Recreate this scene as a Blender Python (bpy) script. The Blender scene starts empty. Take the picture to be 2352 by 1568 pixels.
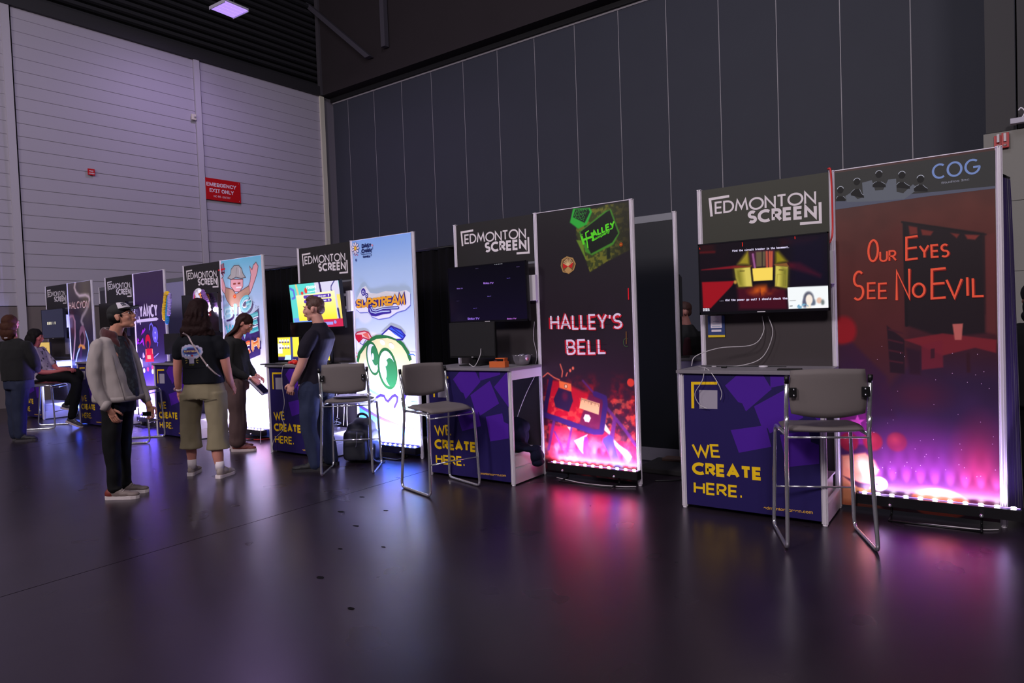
import bpy, bmesh, math, random
import numpy as np
from mathutils import Vector, Matrix, Quaternion, noise
from mathutils.bvhtree import BVHTree
random.seed(7); np.random.seed(7)
SC = bpy.context.scene
COL = SC.collection
PI = math.pi

# ---------------------------------------------------------------- camera, world, exposure, lights
cam_d = bpy.data.cameras.new('camera'); cam = bpy.data.objects.new('camera', cam_d); COL.objects.link(cam)
SC.camera = cam
yaw, pitch, roll = -0.6202, -0.0304, -0.0370
f_ = Vector((math.sin(yaw)*math.cos(pitch), math.cos(yaw)*math.cos(pitch), math.sin(pitch)))
r0 = Vector((math.cos(yaw), -math.sin(yaw), 0)); u0 = r0.cross(f_)
r_ = r0*math.cos(roll)+u0*math.sin(roll); u_ = -r0*math.sin(roll)+u0*math.cos(roll)
M = Matrix((r_, u_, -f_)).transposed().to_4x4(); M.translation = Vector((-0.0563, -5.4066, 1.4728))
cam.matrix_world = M
cam_d.sensor_width = 36.0; cam_d.lens = 1540.84/2352*36.0
cam_d.clip_start = 0.05; cam_d.clip_end = 200
cam_d.dof.use_dof = False
SC.view_settings.view_transform = 'Standard'; SC.view_settings.look = 'None'
SC.view_settings.gamma = 1; SC.view_settings.use_curve_mapping = False
SC.view_settings.exposure = 0.0
W = bpy.data.worlds.new('hall_air'); SC.world = W; W.use_nodes = True
W.node_tree.nodes['Background'].inputs[0].default_value = (.30, .25, .33, 1)
W.node_tree.nodes['Background'].inputs[1].default_value = 0.05

def area_light(name, loc, target, size, power, color, sy=None, spread=PI):
    d = bpy.data.lights.new(name, 'AREA'); d.energy = power; d.color = color
    d.shape = 'RECTANGLE' if sy else 'SQUARE'; d.size = size
    if sy: d.size_y = sy
    d.spread = spread
    o = bpy.data.objects.new(name, d); COL.objects.link(o); o.location = loc
    o.rotation_euler = (Vector(target)-Vector(loc)).to_track_quat('-Z', 'Y').to_euler()
    return o
# unseen fill lights added high up, aimed at the booths and walls
FILL_COL = (1.0, .90, .95)
area_light('fill_light', (3.5, -10.5, 8.5), (0, 0, 1), 2.0, 560, FILL_COL)
area_light('fill_light', (-4.5, -11.5, 8.5), (-5, 0, 1), 2.0, 620, FILL_COL)
area_light('fill_light', (-11.5, -9.5, 8.5), (-12, 0, 1), 2.0, 290, FILL_COL)
area_light('fill_light', (-4.0, -3.0, 12.5), (-17, 3.5, 4), 3.0, 185, (.80, .74, 1.0))
area_light('fill_light', (-2.0, -2.0, 12.5), (-8, 9, 5), 3.0, 160, (.86, .86, 1.0))

# ---------------------------------------------------------------- helpers
def lin(c):
    c = np.asarray(c, dtype=float)/255.0
    return np.where(c <= .04045, c/12.92, ((c+.055)/1.055)**2.4)
def L4(c):
    l = lin(c); return (float(l[0]), float(l[1]), float(l[2]), 1.0)
MATS = {}
def mat(name, col=None, rough=.5, metal=0, spec=.5, emit=None, es=0, bump=0, bscale=60, var=0, vscale=8, sheen=0, coat=0, alpha=None, trans=0, rvar=0):
    if name in MATS: return MATS[name]
    m = bpy.data.materials.new(name); m.use_nodes = True; nt = m.node_tree
    b = nt.nodes['Principled BSDF']
    if col is not None: b.inputs['Base Color'].default_value = L4(col)
    b.inputs['Roughness'].default_value = rough; b.inputs['Metallic'].default_value = metal
    b.inputs['Specular IOR Level'].default_value = spec
    b.inputs['Coat Weight'].default_value = coat
    b.inputs['Sheen Weight'].default_value = sheen
    b.inputs['Transmission Weight'].default_value = trans
    if emit is not None:
        b.inputs['Emission Color'].default_value = L4(emit); b.inputs['Emission Strength'].default_value = es
    tc = nt.nodes.new('ShaderNodeTexCoord')
    if bump:
        n = nt.nodes.new('ShaderNodeTexNoise'); n.inputs['Scale'].default_value = bscale; n.inputs['Detail'].default_value = 4
        nt.links.new(tc.outputs['Object'], n.inputs['Vector'])
        bp = nt.nodes.new('ShaderNodeBump'); bp.inputs['Strength'].default_value = bump; bp.inputs['Distance'].default_value = .01
        nt.links.new(n.outputs['Fac'], bp.inputs['Height']); nt.links.new(bp.outputs['Normal'], b.inputs['Normal'])
    if var or rvar:
        n = nt.nodes.new('ShaderNodeTexNoise'); n.inputs['Scale'].default_value = vscale; n.inputs['Detail'].default_value = 5
        nt.links.new(tc.outputs['Object'], n.inputs['Vector'])
        if var:
            mx = nt.nodes.new('ShaderNodeMix'); mx.data_type = 'RGBA'
            c = lin(col)
            mx.inputs[6].default_value = (*(c*(1-var)), 1); mx.inputs[7].default_value = (*np.minimum(c*(1+var), 1), 1)
            nt.links.new(n.outputs['Fac'], mx.inputs[0]); nt.links.new(mx.outputs[2], b.inputs['Base Color'])
        if rvar:
            mr = nt.nodes.new('ShaderNodeMapRange'); mr.inputs[3].default_value = rough-rvar; mr.inputs[4].default_value = rough+rvar
            nt.links.new(n.outputs['Fac'], mr.inputs[0]); nt.links.new(mr.outputs[0], b.inputs['Roughness'])
    MATS[name] = m
    return m
def attr_mat(name, rough=.4, spec=.4, emit=0, coat=0, base=1.0):
    if name in MATS: return MATS[name]
    m = bpy.data.materials.new(name); m.use_nodes = True; nt = m.node_tree; b = nt.nodes['Principled BSDF']
    a = nt.nodes.new('ShaderNodeAttribute'); a.attribute_name = 'col'
    if base: nt.links.new(a.outputs['Color'], b.inputs['Base Color'])
    else: b.inputs['Base Color'].default_value = (.004, .004, .005, 1)
    b.inputs['Roughness'].default_value = rough; b.inputs['Specular IOR Level'].default_value = spec
    b.inputs['Coat Weight'].default_value = coat; b.inputs['Coat Roughness'].default_value = .12
    if emit:
        nt.links.new(a.outputs['Color'], b.inputs['Emission Color']); b.inputs['Emission Strength'].default_value = emit
    MATS[name] = m
    return m

def tag(o, label=None, cat=None, group=None, kind=None):
    if label: o['label'] = label
    if cat: o['category'] = cat
    if group: o['group'] = group
    if kind: o['kind'] = kind
    return o
def thing(name, label, cat, loc=(0, 0, 0), rz=0, group=None):
    o = bpy.data.objects.new(name, None); COL.objects.link(o); o.empty_display_size = .1
    o.location = loc; o.rotation_euler = (0, 0, rz)
    return tag(o, label, cat, group)
def copy_tree(o, parent=None):
    c = o.copy(); COL.objects.link(c); c.parent = parent
    for ch in list(o.children): copy_tree(ch, c)
    return c

class MB:
    """collects faces into one mesh"""
    def __init__(s): s.v = []; s.f = []; s.m = []; s.sm = []
    def add(s, vs, fs, mi=0, smooth=False):
        o = len(s.v); s.v += [tuple(p) for p in vs]
        s.f += [tuple(i+o for i in f) for f in fs]; s.m += [mi]*len(fs); s.sm += [smooth]*len(fs); return s
    def box(s, x0, x1, y0, y1, z0, z1, mi=0, bev=0):
        if bev:
            bm = bmesh.new(); bmesh.ops.create_cube(bm, size=1)
            for v in bm.verts: v.co = Vector(((x0+x1)/2+v.co.x*(x1-x0), (y0+y1)/2+v.co.y*(y1-y0), (z0+z1)/2+v.co.z*(z1-z0)))
            bmesh.ops.bevel(bm, geom=bm.edges[:], offset=bev, segments=2, affect='EDGES', profile=.7)
            bm.verts.index_update()
            s.add([v.co for v in bm.verts], [[v.index for v in f.verts] for f in bm.faces], mi); bm.free(); return s
        vs = [(x, y, z) for x in (x0, x1) for y in (y0, y1) for z in (z0, z1)]
        return s.add(vs, [(0, 1, 3, 2), (4, 6, 7, 5), (0, 4, 5, 1), (2, 3, 7, 6), (0, 2, 6, 4), (1, 5, 7, 3)], mi)
    def hull(s, a, b, mi=0):
        """a, b: two equal rings of points"""
        n = len(a)
        return s.add(list(a)+list(b), [(i, (i+1) % n, n+(i+1) % n, n+i) for i in range(n)]+[tuple(range(n-1, -1, -1)), tuple(range(n, 2*n))], mi)
    def tube(s, pts, r, n=8, mi=0, flat=1.0, closed=False, up=None):
        pts = [Vector(p) for p in pts]; k = len(pts)
        rs = r if isinstance(r, (list, tuple)) else [r]*k
        vs = []; fr = None
        for i, p in enumerate(pts):
            if closed: t = (pts[(i+1) % k]-pts[i-1])
            else: t = pts[min(i+1, k-1)]-pts[max(i-1, 0)]
            t = t.normalized() if t.length > 1e-9 else Vector((0, 0, 1))
            if fr is None:
                a = Vector(up) if up else (Vector((0, 0, 1)) if abs(t.z) < .9 else Vector((1, 0, 0)))
                fr = (a-t*a.dot(t)).normalized()
            else:
                fr = (fr-t*fr.dot(t)).normalized()
            w = t.cross(fr)
            rr = rs[i]; ra, rb = rr if isinstance(rr, tuple) else (rr*flat, rr)
            for j in range(n):
                an = 2*PI*j/n
                vs.append(p+fr*(math.cos(an)*ra)+w*(math.sin(an)*rb))
        fs = []
        for i in range(k if closed else k-1):
            a = i*n; b = ((i+1) % k)*n
            for j in range(n): fs.append((a+j, a+(j+1) % n, b+(j+1) % n, b+j))
        if not closed: fs += [tuple(range(n-1, -1, -1)), tuple(range((k-1)*n, k*n))]
        return s.add(vs, fs, mi, True)
    def ell(s, c, r, n=12, m=8, mi=0, rot=None):
        c = Vector(c); vs = []; fs = []
        R = rot if rot is not None else Matrix.Identity(3)
        for i in range(1, m):
            th = PI*i/m
            for j in range(n):
                ph = 2*PI*j/n
                vs.append(c+R @ Vector((r[0]*math.sin(th)*math.cos(ph), r[1]*math.sin(th)*math.sin(ph), r[2]*math.cos(th))))
        vs.append(c+R @ Vector((0, 0, r[2]))); vs.append(c+R @ Vector((0, 0, -r[2])))
        t = len(vs)-2; b = t+1
        for i in range(m-2):
            for j in range(n): fs.append((i*n+j, (i+1)*n+j, (i+1)*n+(j+1) % n, i*n+(j+1) % n))
        for j in range(n):
            fs.append((t, j, (j+1) % n)); fs.append((b, (m-2)*n+(j+1) % n, (m-2)*n+j))
        return s.add(vs, fs, mi, True)
    def lathe(s, prof, n=20, c=(0, 0, 0), mi=0):
        vs = []; fs = []
        for (r, z) in prof:
            for j in range(n): vs.append((c[0]+r*math.cos(2*PI*j/n), c[1]+r*math.sin(2*PI*j/n), c[2]+z))
        for i in range(len(prof)-1):
            for j in range(n): fs.append((i*n+j, i*n+(j+1) % n, (i+1)*n+(j+1) % n, (i+1)*n+j))
        return s.add(vs, fs, mi, True)
    def mesh(s, name, mats):
        me = bpy.data.meshes.new(name); me.from_pydata(s.v, [], s.f)
        for m in (mats if isinstance(mats, (list, tuple)) else [mats]): me.materials.append(m)
        me.polygons.foreach_set('material_index', s.m); me.polygons.foreach_set('use_smooth', s.sm)
        me.update(); return me
    def build(s, name, mats, parent=None, label=None, kind=None):
        o = bpy.data.objects.new(name, s.mesh(name, mats)); COL.objects.link(o); o.parent = parent
        if label: o['label'] = label
        if kind: o['kind'] = kind
        return o
def arc_pts(path, rad=.03, n=5):
    """rounds the corners of a polyline"""
    P = [Vector(p) for p in path]; out = [P[0]]
    for i in range(1, len(P)-1):
        a = (P[i-1]-P[i]); b = (P[i+1]-P[i]); r = min(rad, a.length*.45, b.length*.45)
        a = P[i]+a.normalized()*r; b = P[i]+b.normalized()*r
        for k in range(n+1):
            t = k/n; out.append(a*(1-t)**2+P[i]*2*t*(1-t)+b*t*t)
    out.append(P[-1]); return out
def spline(pts, n=8):
    P = [Vector(p) for p in pts]; P = [P[0]*2-P[1]]+P+[P[-1]*2-P[-2]]; out = []
    for i in range(1, len(P)-2):
        for k in range(n):
            t = k/n
            out.append(.5*((2*P[i])+(-P[i-1]+P[i+1])*t+(2*P[i-1]-5*P[i]+4*P[i+1]-P[i+2])*t*t+(-P[i-1]+3*P[i]-3*P[i+1]+P[i+2])*t**3))
    out.append(P[-2]); return out

# ---------------------------------------------------------------- flat print: coloured shapes laid on a panel
def _arc(cx, cy, rx, ry, a0, a1, n=14):
    return [(cx+rx*math.cos(math.radians(a0+(a1-a0)*i/n)), cy+ry*math.sin(math.radians(a0+(a1-a0)*i/n))) for i in range(n+1)]
GLYPH = {
 'A': (.78, [[(0, 0), (.39, 1), (.78, 0)], [(.14, .33), (.64, .33)]]),
 'B': (.56, [[(0, 0), (0, 1), (.3, 1)]+_arc(.3, .75, .22, .25, 90, -90)+[(0, .5)], [(.3, .5)]+_arc(.3, .25, .26, .25, 90, -90)+[(0, 0)]]),
 'C': (.8, [_arc(.5, .5, .5, .5, 52, 308, 22)]),
 'D': (.72, [[(0, 0), (0, 1), (.25, 1)]+_arc(.25, .5, .47, .5, 90, -90, 18)+[(0, 0)]]),
 'E': (.5, [[(.5, 1), (0, 1), (0, 0), (.5, 0)], [(0, .5), (.46, .5)]]),
 'F': (.48, [[(.48, 1), (0, 1), (0, 0)], [(0, .5), (.42, .5)]]),
 'G': (.9, [_arc(.5, .5, .5, .5, 50, 350, 24)+[(.98, .46), (.55, .46)]]),
 'H': (.66, [[(0, 0), (0, 1)], [(.66, 0), (.66, 1)], [(0, .52), (.66, .52)]]),
 'I': (.06, [[(.03, 0), (.03, 1)]]),
 'K': (.6, [[(0, 0), (0, 1)], [(.56, 1), (0, .45)], [(.18, .6), (.6, 0)]]),
 'L': (.46, [[(0, 1), (0, 0), (.46, 0)]]),
 'M': (.92, [[(0, 0), (.14, 1), (.46, .22), (.78, 1), (.92, 0)]]),
 'N': (.7, [[(0, 0), (0, 1), (.7, 0), (.7, 1)]]),
 'O': (1.0, [_arc(.5, .5, .5, .5, 0, 360, 30)]),
 'P': (.54, [[(0, 0), (0, 1), (.28, 1)]+_arc(.28, .73, .26, .27, 90, -90)+[(0, .46)]]),
 'R': (.56, [[(0, 0), (0, 1), (.28, 1)]+_arc(.28, .73, .25, .27, 90, -90)+[(0, .46)], [(.26, .46), (.58, 0)]]),
 'S': (.52, [_arc(.27, .745, .24, .255, 40, 270, 16)[:-1]+_arc(.26, .245, .26, .245, 90, -140, 16)]),
 'T': (.6, [[(.3, 0), (.3, 1)], [(0, 1), (.6, 1)]]),
 'U': (.62, [[(0, 1), (0, .32)]+_arc(.31, .31, .31, .31, 180, 360)+[(.62, 1)]]),
 'V': (.7, [[(0, 1), (.35, 0), (.7, 1)]]),
 'W': (1.06, [[(0, 1), (.28, 0), (.53, .82), (.78, 0), (1.06, 1)]]),
 'X': (.62, [[(0, 0), (.62, 1)], [(0, 1), (.62, 0)]]),
 'Y': (.66, [[(0, 1), (.33, .46), (.66, 1)], [(.33, .48), (.33, 0)]]),
 "'": (.06, [[(.04, 1), (.03, .72)]]),
 '.': (.1, [[(0, .05), (.1, .05)]]),
 '-': (.3, [[(0, .45), (.3, .45)]]),
 ' ': (.28, []),
}
_FONT = {}
def font(which):
    if which in _FONT: return _FONT[which]
    f = None
    if which:
        try:
            import os
            f = bpy.data.fonts.load(os.path.join(bpy.utils.system_resource('DATAFILES'), 'fonts', which))
        except Exception: f = None
    _FONT[which] = f; return f
_TXT = {}
def text_mesh(body, which=None, weight=0.0):
    k = (body, which, weight)
    if k in _TXT: return _TXT[k]
    cu = bpy.data.curves.new('lettering', 'FONT'); cu.body = body; cu.size = 1; cu.offset = weight; cu.resolution_u = 3
    f = font(which)
    if f: cu.font = f
    o = bpy.data.objects.new('lettering', cu); COL.objects.link(o)
    dg = bpy.context.evaluated_depsgraph_get(); me = o.evaluated_get(dg).to_mesh()
    vs = [tuple(v.co) for v in me.vertices]; fs = [tuple(p.vertices) for p in me.polygons]
    o.evaluated_get(dg).to_mesh_clear(); bpy.data.objects.remove(o); bpy.data.curves.remove(cu)
    _TXT[k] = (vs, fs); return _TXT[k]
class Art:
    """print on a vertical panel: (u, v) -> x = u, z = v, facing -Y; later shapes lie a hair further forward"""
    def __init__(s, x0=0, z0=0, step=.00012): s.v = []; s.f = []; s.c = []; s.k = 1; s.x0 = x0; s.z0 = z0; s.step = step
    def raw(s, pts, faces, col):
        o = len(s.v); y = -s.k*s.step
        s.v += [(p[0]+s.x0, y, p[1]+s.z0) for p in pts]
        for f in faces:
            a = sum(pts[f[i-1]][0]*pts[f[i]][1]-pts[f[i]][0]*pts[f[i-1]][1] for i in range(len(f)))
            g = [i+o for i in f]
            if a < 0: g.reverse()
            s.f.append(tuple(g)); s.c.append(col)
    def poly(s, pts, col): s.raw(pts, [tuple(range(len(pts)))], col); s.k += 1; return s
    def rect(s, u0, u1, v0, v1, col): return s.poly([(u0, v0), (u1, v0), (u1, v1), (u0, v1)], col)
    def ell(s, cx, cy, rx, ry, col, rot=0, n=28):
        ca, sa = math.cos(rot), math.sin(rot)
        return s.poly([(cx+rx*math.cos(t)*ca-ry*math.sin(t)*sa, cy+rx*math.cos(t)*sa+ry*math.sin(t)*ca) for t in [2*PI*i/n for i in range(n)]], col)
    def stroke(s, pts, w, col, round_=False, closed=False):
        P = [Vector(p) for p in pts]
        Q = [P[0]]
        for p in P[1:]:
            if (p-Q[-1]).length > 1e-5: Q.append(p)
        P = Q; n = len(P)
        if n < 2: return s
        if closed or (P[0]-P[-1]).length < 1e-4: closed = True
        if closed and (P[0]-P[-1]).length < 1e-4: P = P[:-1]; n -= 1
        Lf = []; Rt = []
        for i in range(n):
            a = (P[i]-P[i-1]).normalized() if (closed or i > 0) else None
            b = (P[(i+1) % n]-P[i]).normalized() if (closed or i < n-1) else None
            if a is None: a = b
            if b is None: b = a
            na = Vector((-a.y, a.x)); nb = Vector((-b.y, b.x)); m = na+nb
            if m.length < .35: m = nb if m.length < 1e-6 else m.normalized()*.7
            else: m = m.normalized()
            d = max(m.dot(na), .42)
            Lf.append(P[i]+m*(w/2/d)); Rt.append(P[i]-m*(w/2/d))
        pts2 = [tuple(p) for p in Lf+Rt]
        fs = [(i, (i+1) % n, n+(i+1) % n, n+i) for i in range(n if closed else n-1)]
        s.raw(pts2, fs, col); s.k += 1
        if round_ and not closed:
            for e in (P[0], P[-1]): s.ell(e.x, e.y, w/2, w/2, col, n=12)
        return s
    def stext(s, body, p0, p1, top, w, col, round_=False, gap=.2, jit=0, slant=0, both=None):
        """stroke lettering from p0 to p1 along the base line, cap height given by top (above p0)"""
        adv = []; x = 0
        for ch in body:
            g = GLYPH.get(ch, GLYPH[' ']); adv.append(x); x += g[0]+gap
        tot = x-gap
        p0 = Vector(p0); p1 = Vector(p1); up = Vector(top)-p0; ri = (p1-p0)/tot
        rnd = random.Random(len(body)*7+ord(body[0]))
        hw = w/2/max(up.length, 1e-6)
        for ch, a in zip(body, adv):
            g = GLYPH.get(ch, GLYPH[' ']); jy = (rnd.random()-.5)*jit; js = 1+(rnd.random()-.5)*jit
            for pl in g[1]:
                q = [p0+ri*(a+px)+up*((hw+py*(1-2*hw))*js+jy)+ri*slant*py for px, py in pl]
                s.stroke(q, w, col, round_)
        return s
    def text(s, body, p0, p1, top, col, which='Inter.woff2', weight=0.0):
        vs, fs = text_mesh(body, which, weight)
        if not vs: return s
        xs = [v[0] for v in vs]; ys = [v[1] for v in vs]; x0, x1 = min(xs), max(xs); h = .72
        p0 = Vector(p0); p1 = Vector(p1); up = (Vector(top)-p0)/h; ri = (p1-p0)/(x1-x0)
        s.raw([tuple(p0+ri*(v[0]-x0)+up*v[1]) for v in vs], fs, col); s.k += 1
        return s
    def build(s, name, material, parent, y=0, kind=None):
        me = bpy.data.meshes.new(name); me.from_pydata([(a, b+y, c) for a, b, c in s.v], [], s.f); me.materials.append(material)
        at = me.color_attributes.new('col', 'FLOAT_COLOR', 'CORNER')
        cl = {}
        arr = np.ones((len(me.loops), 4), dtype=np.float32); i = 0
        for f, c in zip(s.f, s.c):
            if c not in cl: cl[c] = lin(c)
            arr[i:i+len(f), :3] = cl[c]; i += len(f)
        at.data.foreach_set('color', arr.ravel()); me.update()
        o = bpy.data.objects.new(name, me); COL.objects.link(o); o.parent = parent
        if kind: o['kind'] = kind
        return o
class Paint:
    """a printed picture held as colours on a fine grid"""
    def __init__(s, u0, u1, v0, v1, nx, ny, base):
        s.U, s.V = np.meshgrid(np.linspace(u0, u1, nx), np.linspace(v0, v1, ny)); s.nx, s.ny = nx, ny
        s.C = np.ones((ny, nx, 3))*np.array(base, float)
        s.px = (u1-u0)/nx
    def mix(s, a, col):
        a = np.clip(a, 0, 1)[..., None]; s.C = s.C*(1-a)+np.array(col, float)*a; return s
    def sd(s, pts):
        P = np.array(pts); d = np.full(s.U.shape, 1e9); ins = np.zeros(s.U.shape, bool); n = len(P)
        for i in range(n):
            ax, ay = P[i]; bx, by = P[(i+1) % n]; ex, ey = bx-ax, by-ay; wx, wy = s.U-ax, s.V-ay
            t = np.clip((wx*ex+wy*ey)/(ex*ex+ey*ey+1e-12), 0, 1)
            d = np.minimum(d, (wx-ex*t)**2+(wy-ey*t)**2)
            c = ((ay > s.V) != (by > s.V)) & (s.U < (bx-ax)*(s.V-ay)/((by-ay) if abs(by-ay) > 1e-9 else 1e-9)+ax)
            ins ^= c
        d = np.sqrt(d); return np.where(ins, -d, d)
    def poly(s, pts, col, soft=.006, op=1): return s.mix(np.clip(.5-s.sd(pts)/soft, 0, 1)*op, col)
    def line(s, pts, w, col, soft=.006, op=1):
        d = np.full(s.U.shape, 1e9)
        for (ax, ay), (bx, by) in zip(pts[:-1], pts[1:]):
            ex, ey = bx-ax, by-ay; wx, wy = s.U-ax, s.V-ay; t = np.clip((wx*ex+wy*ey)/(ex*ex+ey*ey+1e-12), 0, 1)
            d = np.minimum(d, np.hypot(wx-ex*t, wy-ey*t))
        return s.mix(np.clip(.5-(d-w/2)/soft, 0, 1)*op, col)
    def ell(s, cx, cy, rx, ry, col, soft=.006, rot=0, op=1):
        ca, sa = math.cos(rot), math.sin(rot); x = (s.U-cx)*ca+(s.V-cy)*sa; y = -(s.U-cx)*sa+(s.V-cy)*ca
        d = (np.hypot(x/rx, y/ry)-1)*min(rx, ry); return s.mix(np.clip(.5-d/soft, 0, 1)*op, col)
    def vgrad(s, stops):
        vs = [a for a, _ in stops]; cs = np.array([c for _, c in stops], float)
        for k in range(3): s.C[..., k] = np.interp(s.V, vs, cs[:, k])
        return s
    def noise(s, scale, seed=0, oct=3):
        rng = np.random.RandomState(seed); out = np.zeros(s.U.shape); amp = 1; tot = 0
        for o in range(oct):
            n = 64; g = rng.rand(n, n); x = (s.U*scale*2**o) % (n-1); y = (s.V*scale*2**o) % (n-1)
            xi = x.astype(int); yi = y.astype(int); fx = x-xi; fy = y-yi; fx = fx*fx*(3-2*fx); fy = fy*fy*(3-2*fy)
            v = g[yi, xi]*(1-fx)*(1-fy)+g[yi, xi+1]*fx*(1-fy)+g[yi+1, xi]*(1-fx)*fy+g[yi+1, xi+1]*fx*fy
            out += v*amp; tot += amp; amp *= .5
        return out/tot
    def build(s, name, material, parent, y=0, surf=None):
        ny, nx = s.ny, s.nx; co = np.zeros((ny*nx, 3)); co[:, 0] = s.U.ravel(); co[:, 1] = y; co[:, 2] = s.V.ravel()
        if surf is not None: co = surf(co)
        i = np.arange((ny-1)*nx).reshape(ny-1, nx)[:, :-1].ravel()
        F = np.stack([i, i+1, i+nx+1, i+nx], 1).ravel()
        me = bpy.data.meshes.new(name); nf = len(i)
        me.vertices.add(ny*nx); me.vertices.foreach_set('co', co.ravel()); me.loops.add(nf*4); me.loops.foreach_set('vertex_index', F)
        me.polygons.add(nf); me.polygons.foreach_set('loop_start', np.arange(nf)*4); me.update(calc_edges=True); me.validate()
        me.materials.append(material)
        at = me.color_attributes.new('col', 'FLOAT_COLOR', 'POINT'); arr = np.ones((ny*nx, 4), np.float32); arr[:, :3] = lin(np.clip(s.C, 0, 255)).reshape(-1, 3)
        at.data.foreach_set('color', arr.ravel())
        o = bpy.data.objects.new(name, me); COL.objects.link(o); o.parent = parent
        return o

BX = [0, -2.5583, -5.1592, -7.9551, -10.5886, -13.0857]
BY = [0, -.0628, -.0400, -.0002, .0345, .0230]
PW = .9898; HT = 2.48; CD = .5084; CH = 1.034

# ---------------------------------------------------------------- materials
ALU = mat('brushed_aluminium', (232, 226, 234), rough=.36, metal=.2, bump=.02, bscale=200)
ALU_DARK = mat('dull_aluminium', (120, 122, 128), rough=.45, metal=.5)
SLOT = mat('post_groove', (70, 68, 74), rough=.6, metal=.3)
CHROME = mat('chrome', (228, 228, 234), rough=.17, metal=.86)
PANEL = mat('dark_laminate_panel', (46, 41, 44), rough=.42, spec=.4, bump=.02, bscale=300)
HEADER = mat('header_print', (36, 34, 35), rough=.5, spec=.3)
BLACKPL = mat('black_plastic', (11, 11, 13), rough=.4, spec=.4)
BLACKGL = mat('black_screen_glass', (5, 5, 8), rough=.14, spec=.6)
WHITEPL = mat('white_laminate', (205, 200, 208), rough=.42, spec=.4)
GREYTOP = mat('grey_counter_laminate', (124, 119, 126), rough=.4, spec=.4)
DRAPE = mat('black_drape', (13, 12, 15), rough=.92, spec=.1, bump=.2, bscale=40)
PRINT = attr_mat('print_on_panel', rough=.33, spec=.45)
PRINTM = attr_mat('matt_print', rough=.55, spec=.25)
SCREEN = attr_mat('lit_screen', rough=.25, spec=.4, emit=1.0, base=0)
CABLE_W = mat('white_cable', (190, 185, 190), rough=.45)
CABLE_B = mat('black_cable', (15, 15, 17), rough=.5)
CABLE_R = mat('red_cable', (200, 30, 30), rough=.45)

# ---------------------------------------------------------------- floor
m = bpy.data.materials.new('polished_concrete'); m.use_nodes = True; nt = m.node_tree; b = nt.nodes['Principled BSDF']
tc = nt.nodes.new('ShaderNodeTexCoord')
n1 = nt.nodes.new('ShaderNodeTexNoise'); n1.inputs['Scale'].default_value = .9; n1.inputs['Detail'].default_value = 8; n1.inputs['Roughness'].default_value = .62
n2 = nt.nodes.new('ShaderNodeTexNoise'); n2.inputs['Scale'].default_value = 2.2; n2.inputs['Detail'].default_value = 2
for n in (n1, n2): nt.links.new(tc.outputs['Object'], n.inputs['Vector'])
cr = nt.nodes.new('ShaderNodeValToRGB'); cr.color_ramp.elements[0].position = .3; cr.color_ramp.elements[0].color = (.010, .0065, .0105, 1)
cr.color_ramp.elements[1].position = .75; cr.color_ramp.elements[1].color = (.021, .014, .022, 1)
nt.links.new(n1.outputs['Fac'], cr.inputs[0]); nt.links.new(cr.outputs[0], b.inputs['Base Color'])
mr = nt.nodes.new('ShaderNodeMapRange'); mr.inputs[1].default_value = .3; mr.inputs[2].default_value = .7; mr.inputs[3].default_value = .272; mr.inputs[4].default_value = .292
nt.links.new(n2.outputs['Fac'], mr.inputs[0]); nt.links.new(mr.outputs[0], b.inputs['Roughness'])
bp = nt.nodes.new('ShaderNodeBump'); bp.inputs['Strength'].default_value = .006; bp.inputs['Distance'].default_value = .02
n3 = nt.nodes.new('ShaderNodeTexNoise'); n3.inputs['Scale'].default_value = 140; nt.links.new(tc.outputs['Object'], n3.inputs['Vector'])
nt.links.new(n3.outputs['Fac'], bp.inputs['Height']); nt.links.new(bp.outputs['Normal'], b.inputs['Normal'])
b.inputs['Specular IOR Level'].default_value = .72; b.inputs['Specular Tint'].default_value = (.90, .74, 1, 1)  # violet haze of light over the floor is put into the specular tint
FLOOR = m
JOINT = mat('joint_shadow_gap', (12, 10, 12), rough=.8, spec=.1)
fm = MB()
jx = [-16.6, -10.65, -4.70, 1.25, 7.2]
xs = [-22.0]+jx+[14.0]
for a, c in zip(xs[:-1], xs[1:]):
    fm.box(a+.004, c-.004, -24, 14, -.12, 0)
fl = fm.build('floor', FLOOR, kind='structure')
for k, x in enumerate(jx):
    MB().box(x-.004, x+.004, -24, 14, -.12, -.004).build('floor_joint', JOINT, fl)
sb = MB()
rr = random.Random(3)
for (x, y) in [(-3.37, -2.33), (-3.9, -2.1), (-3.3, -2.9), (-4.5, -1.5), (-4.3, -1.9), (-2.8, -3.1), (-3.6, -2.5), (-4.0, -1.7)]:
    s_ = .012+.02*rr.random(); a = rr.random()*3
    sb.add([(x+s_*math.cos(a+t)*(1+.5*rr.random()), y+s_*.6*math.sin(a+t)*(1+.4*rr.random()), .0009) for t in [0, 1, 2, 3, 4, 5.2]], [(0, 1, 2, 3, 4, 5)])
sb.build('floor_scuff', JOINT, fl, kind='stuff')

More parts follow.
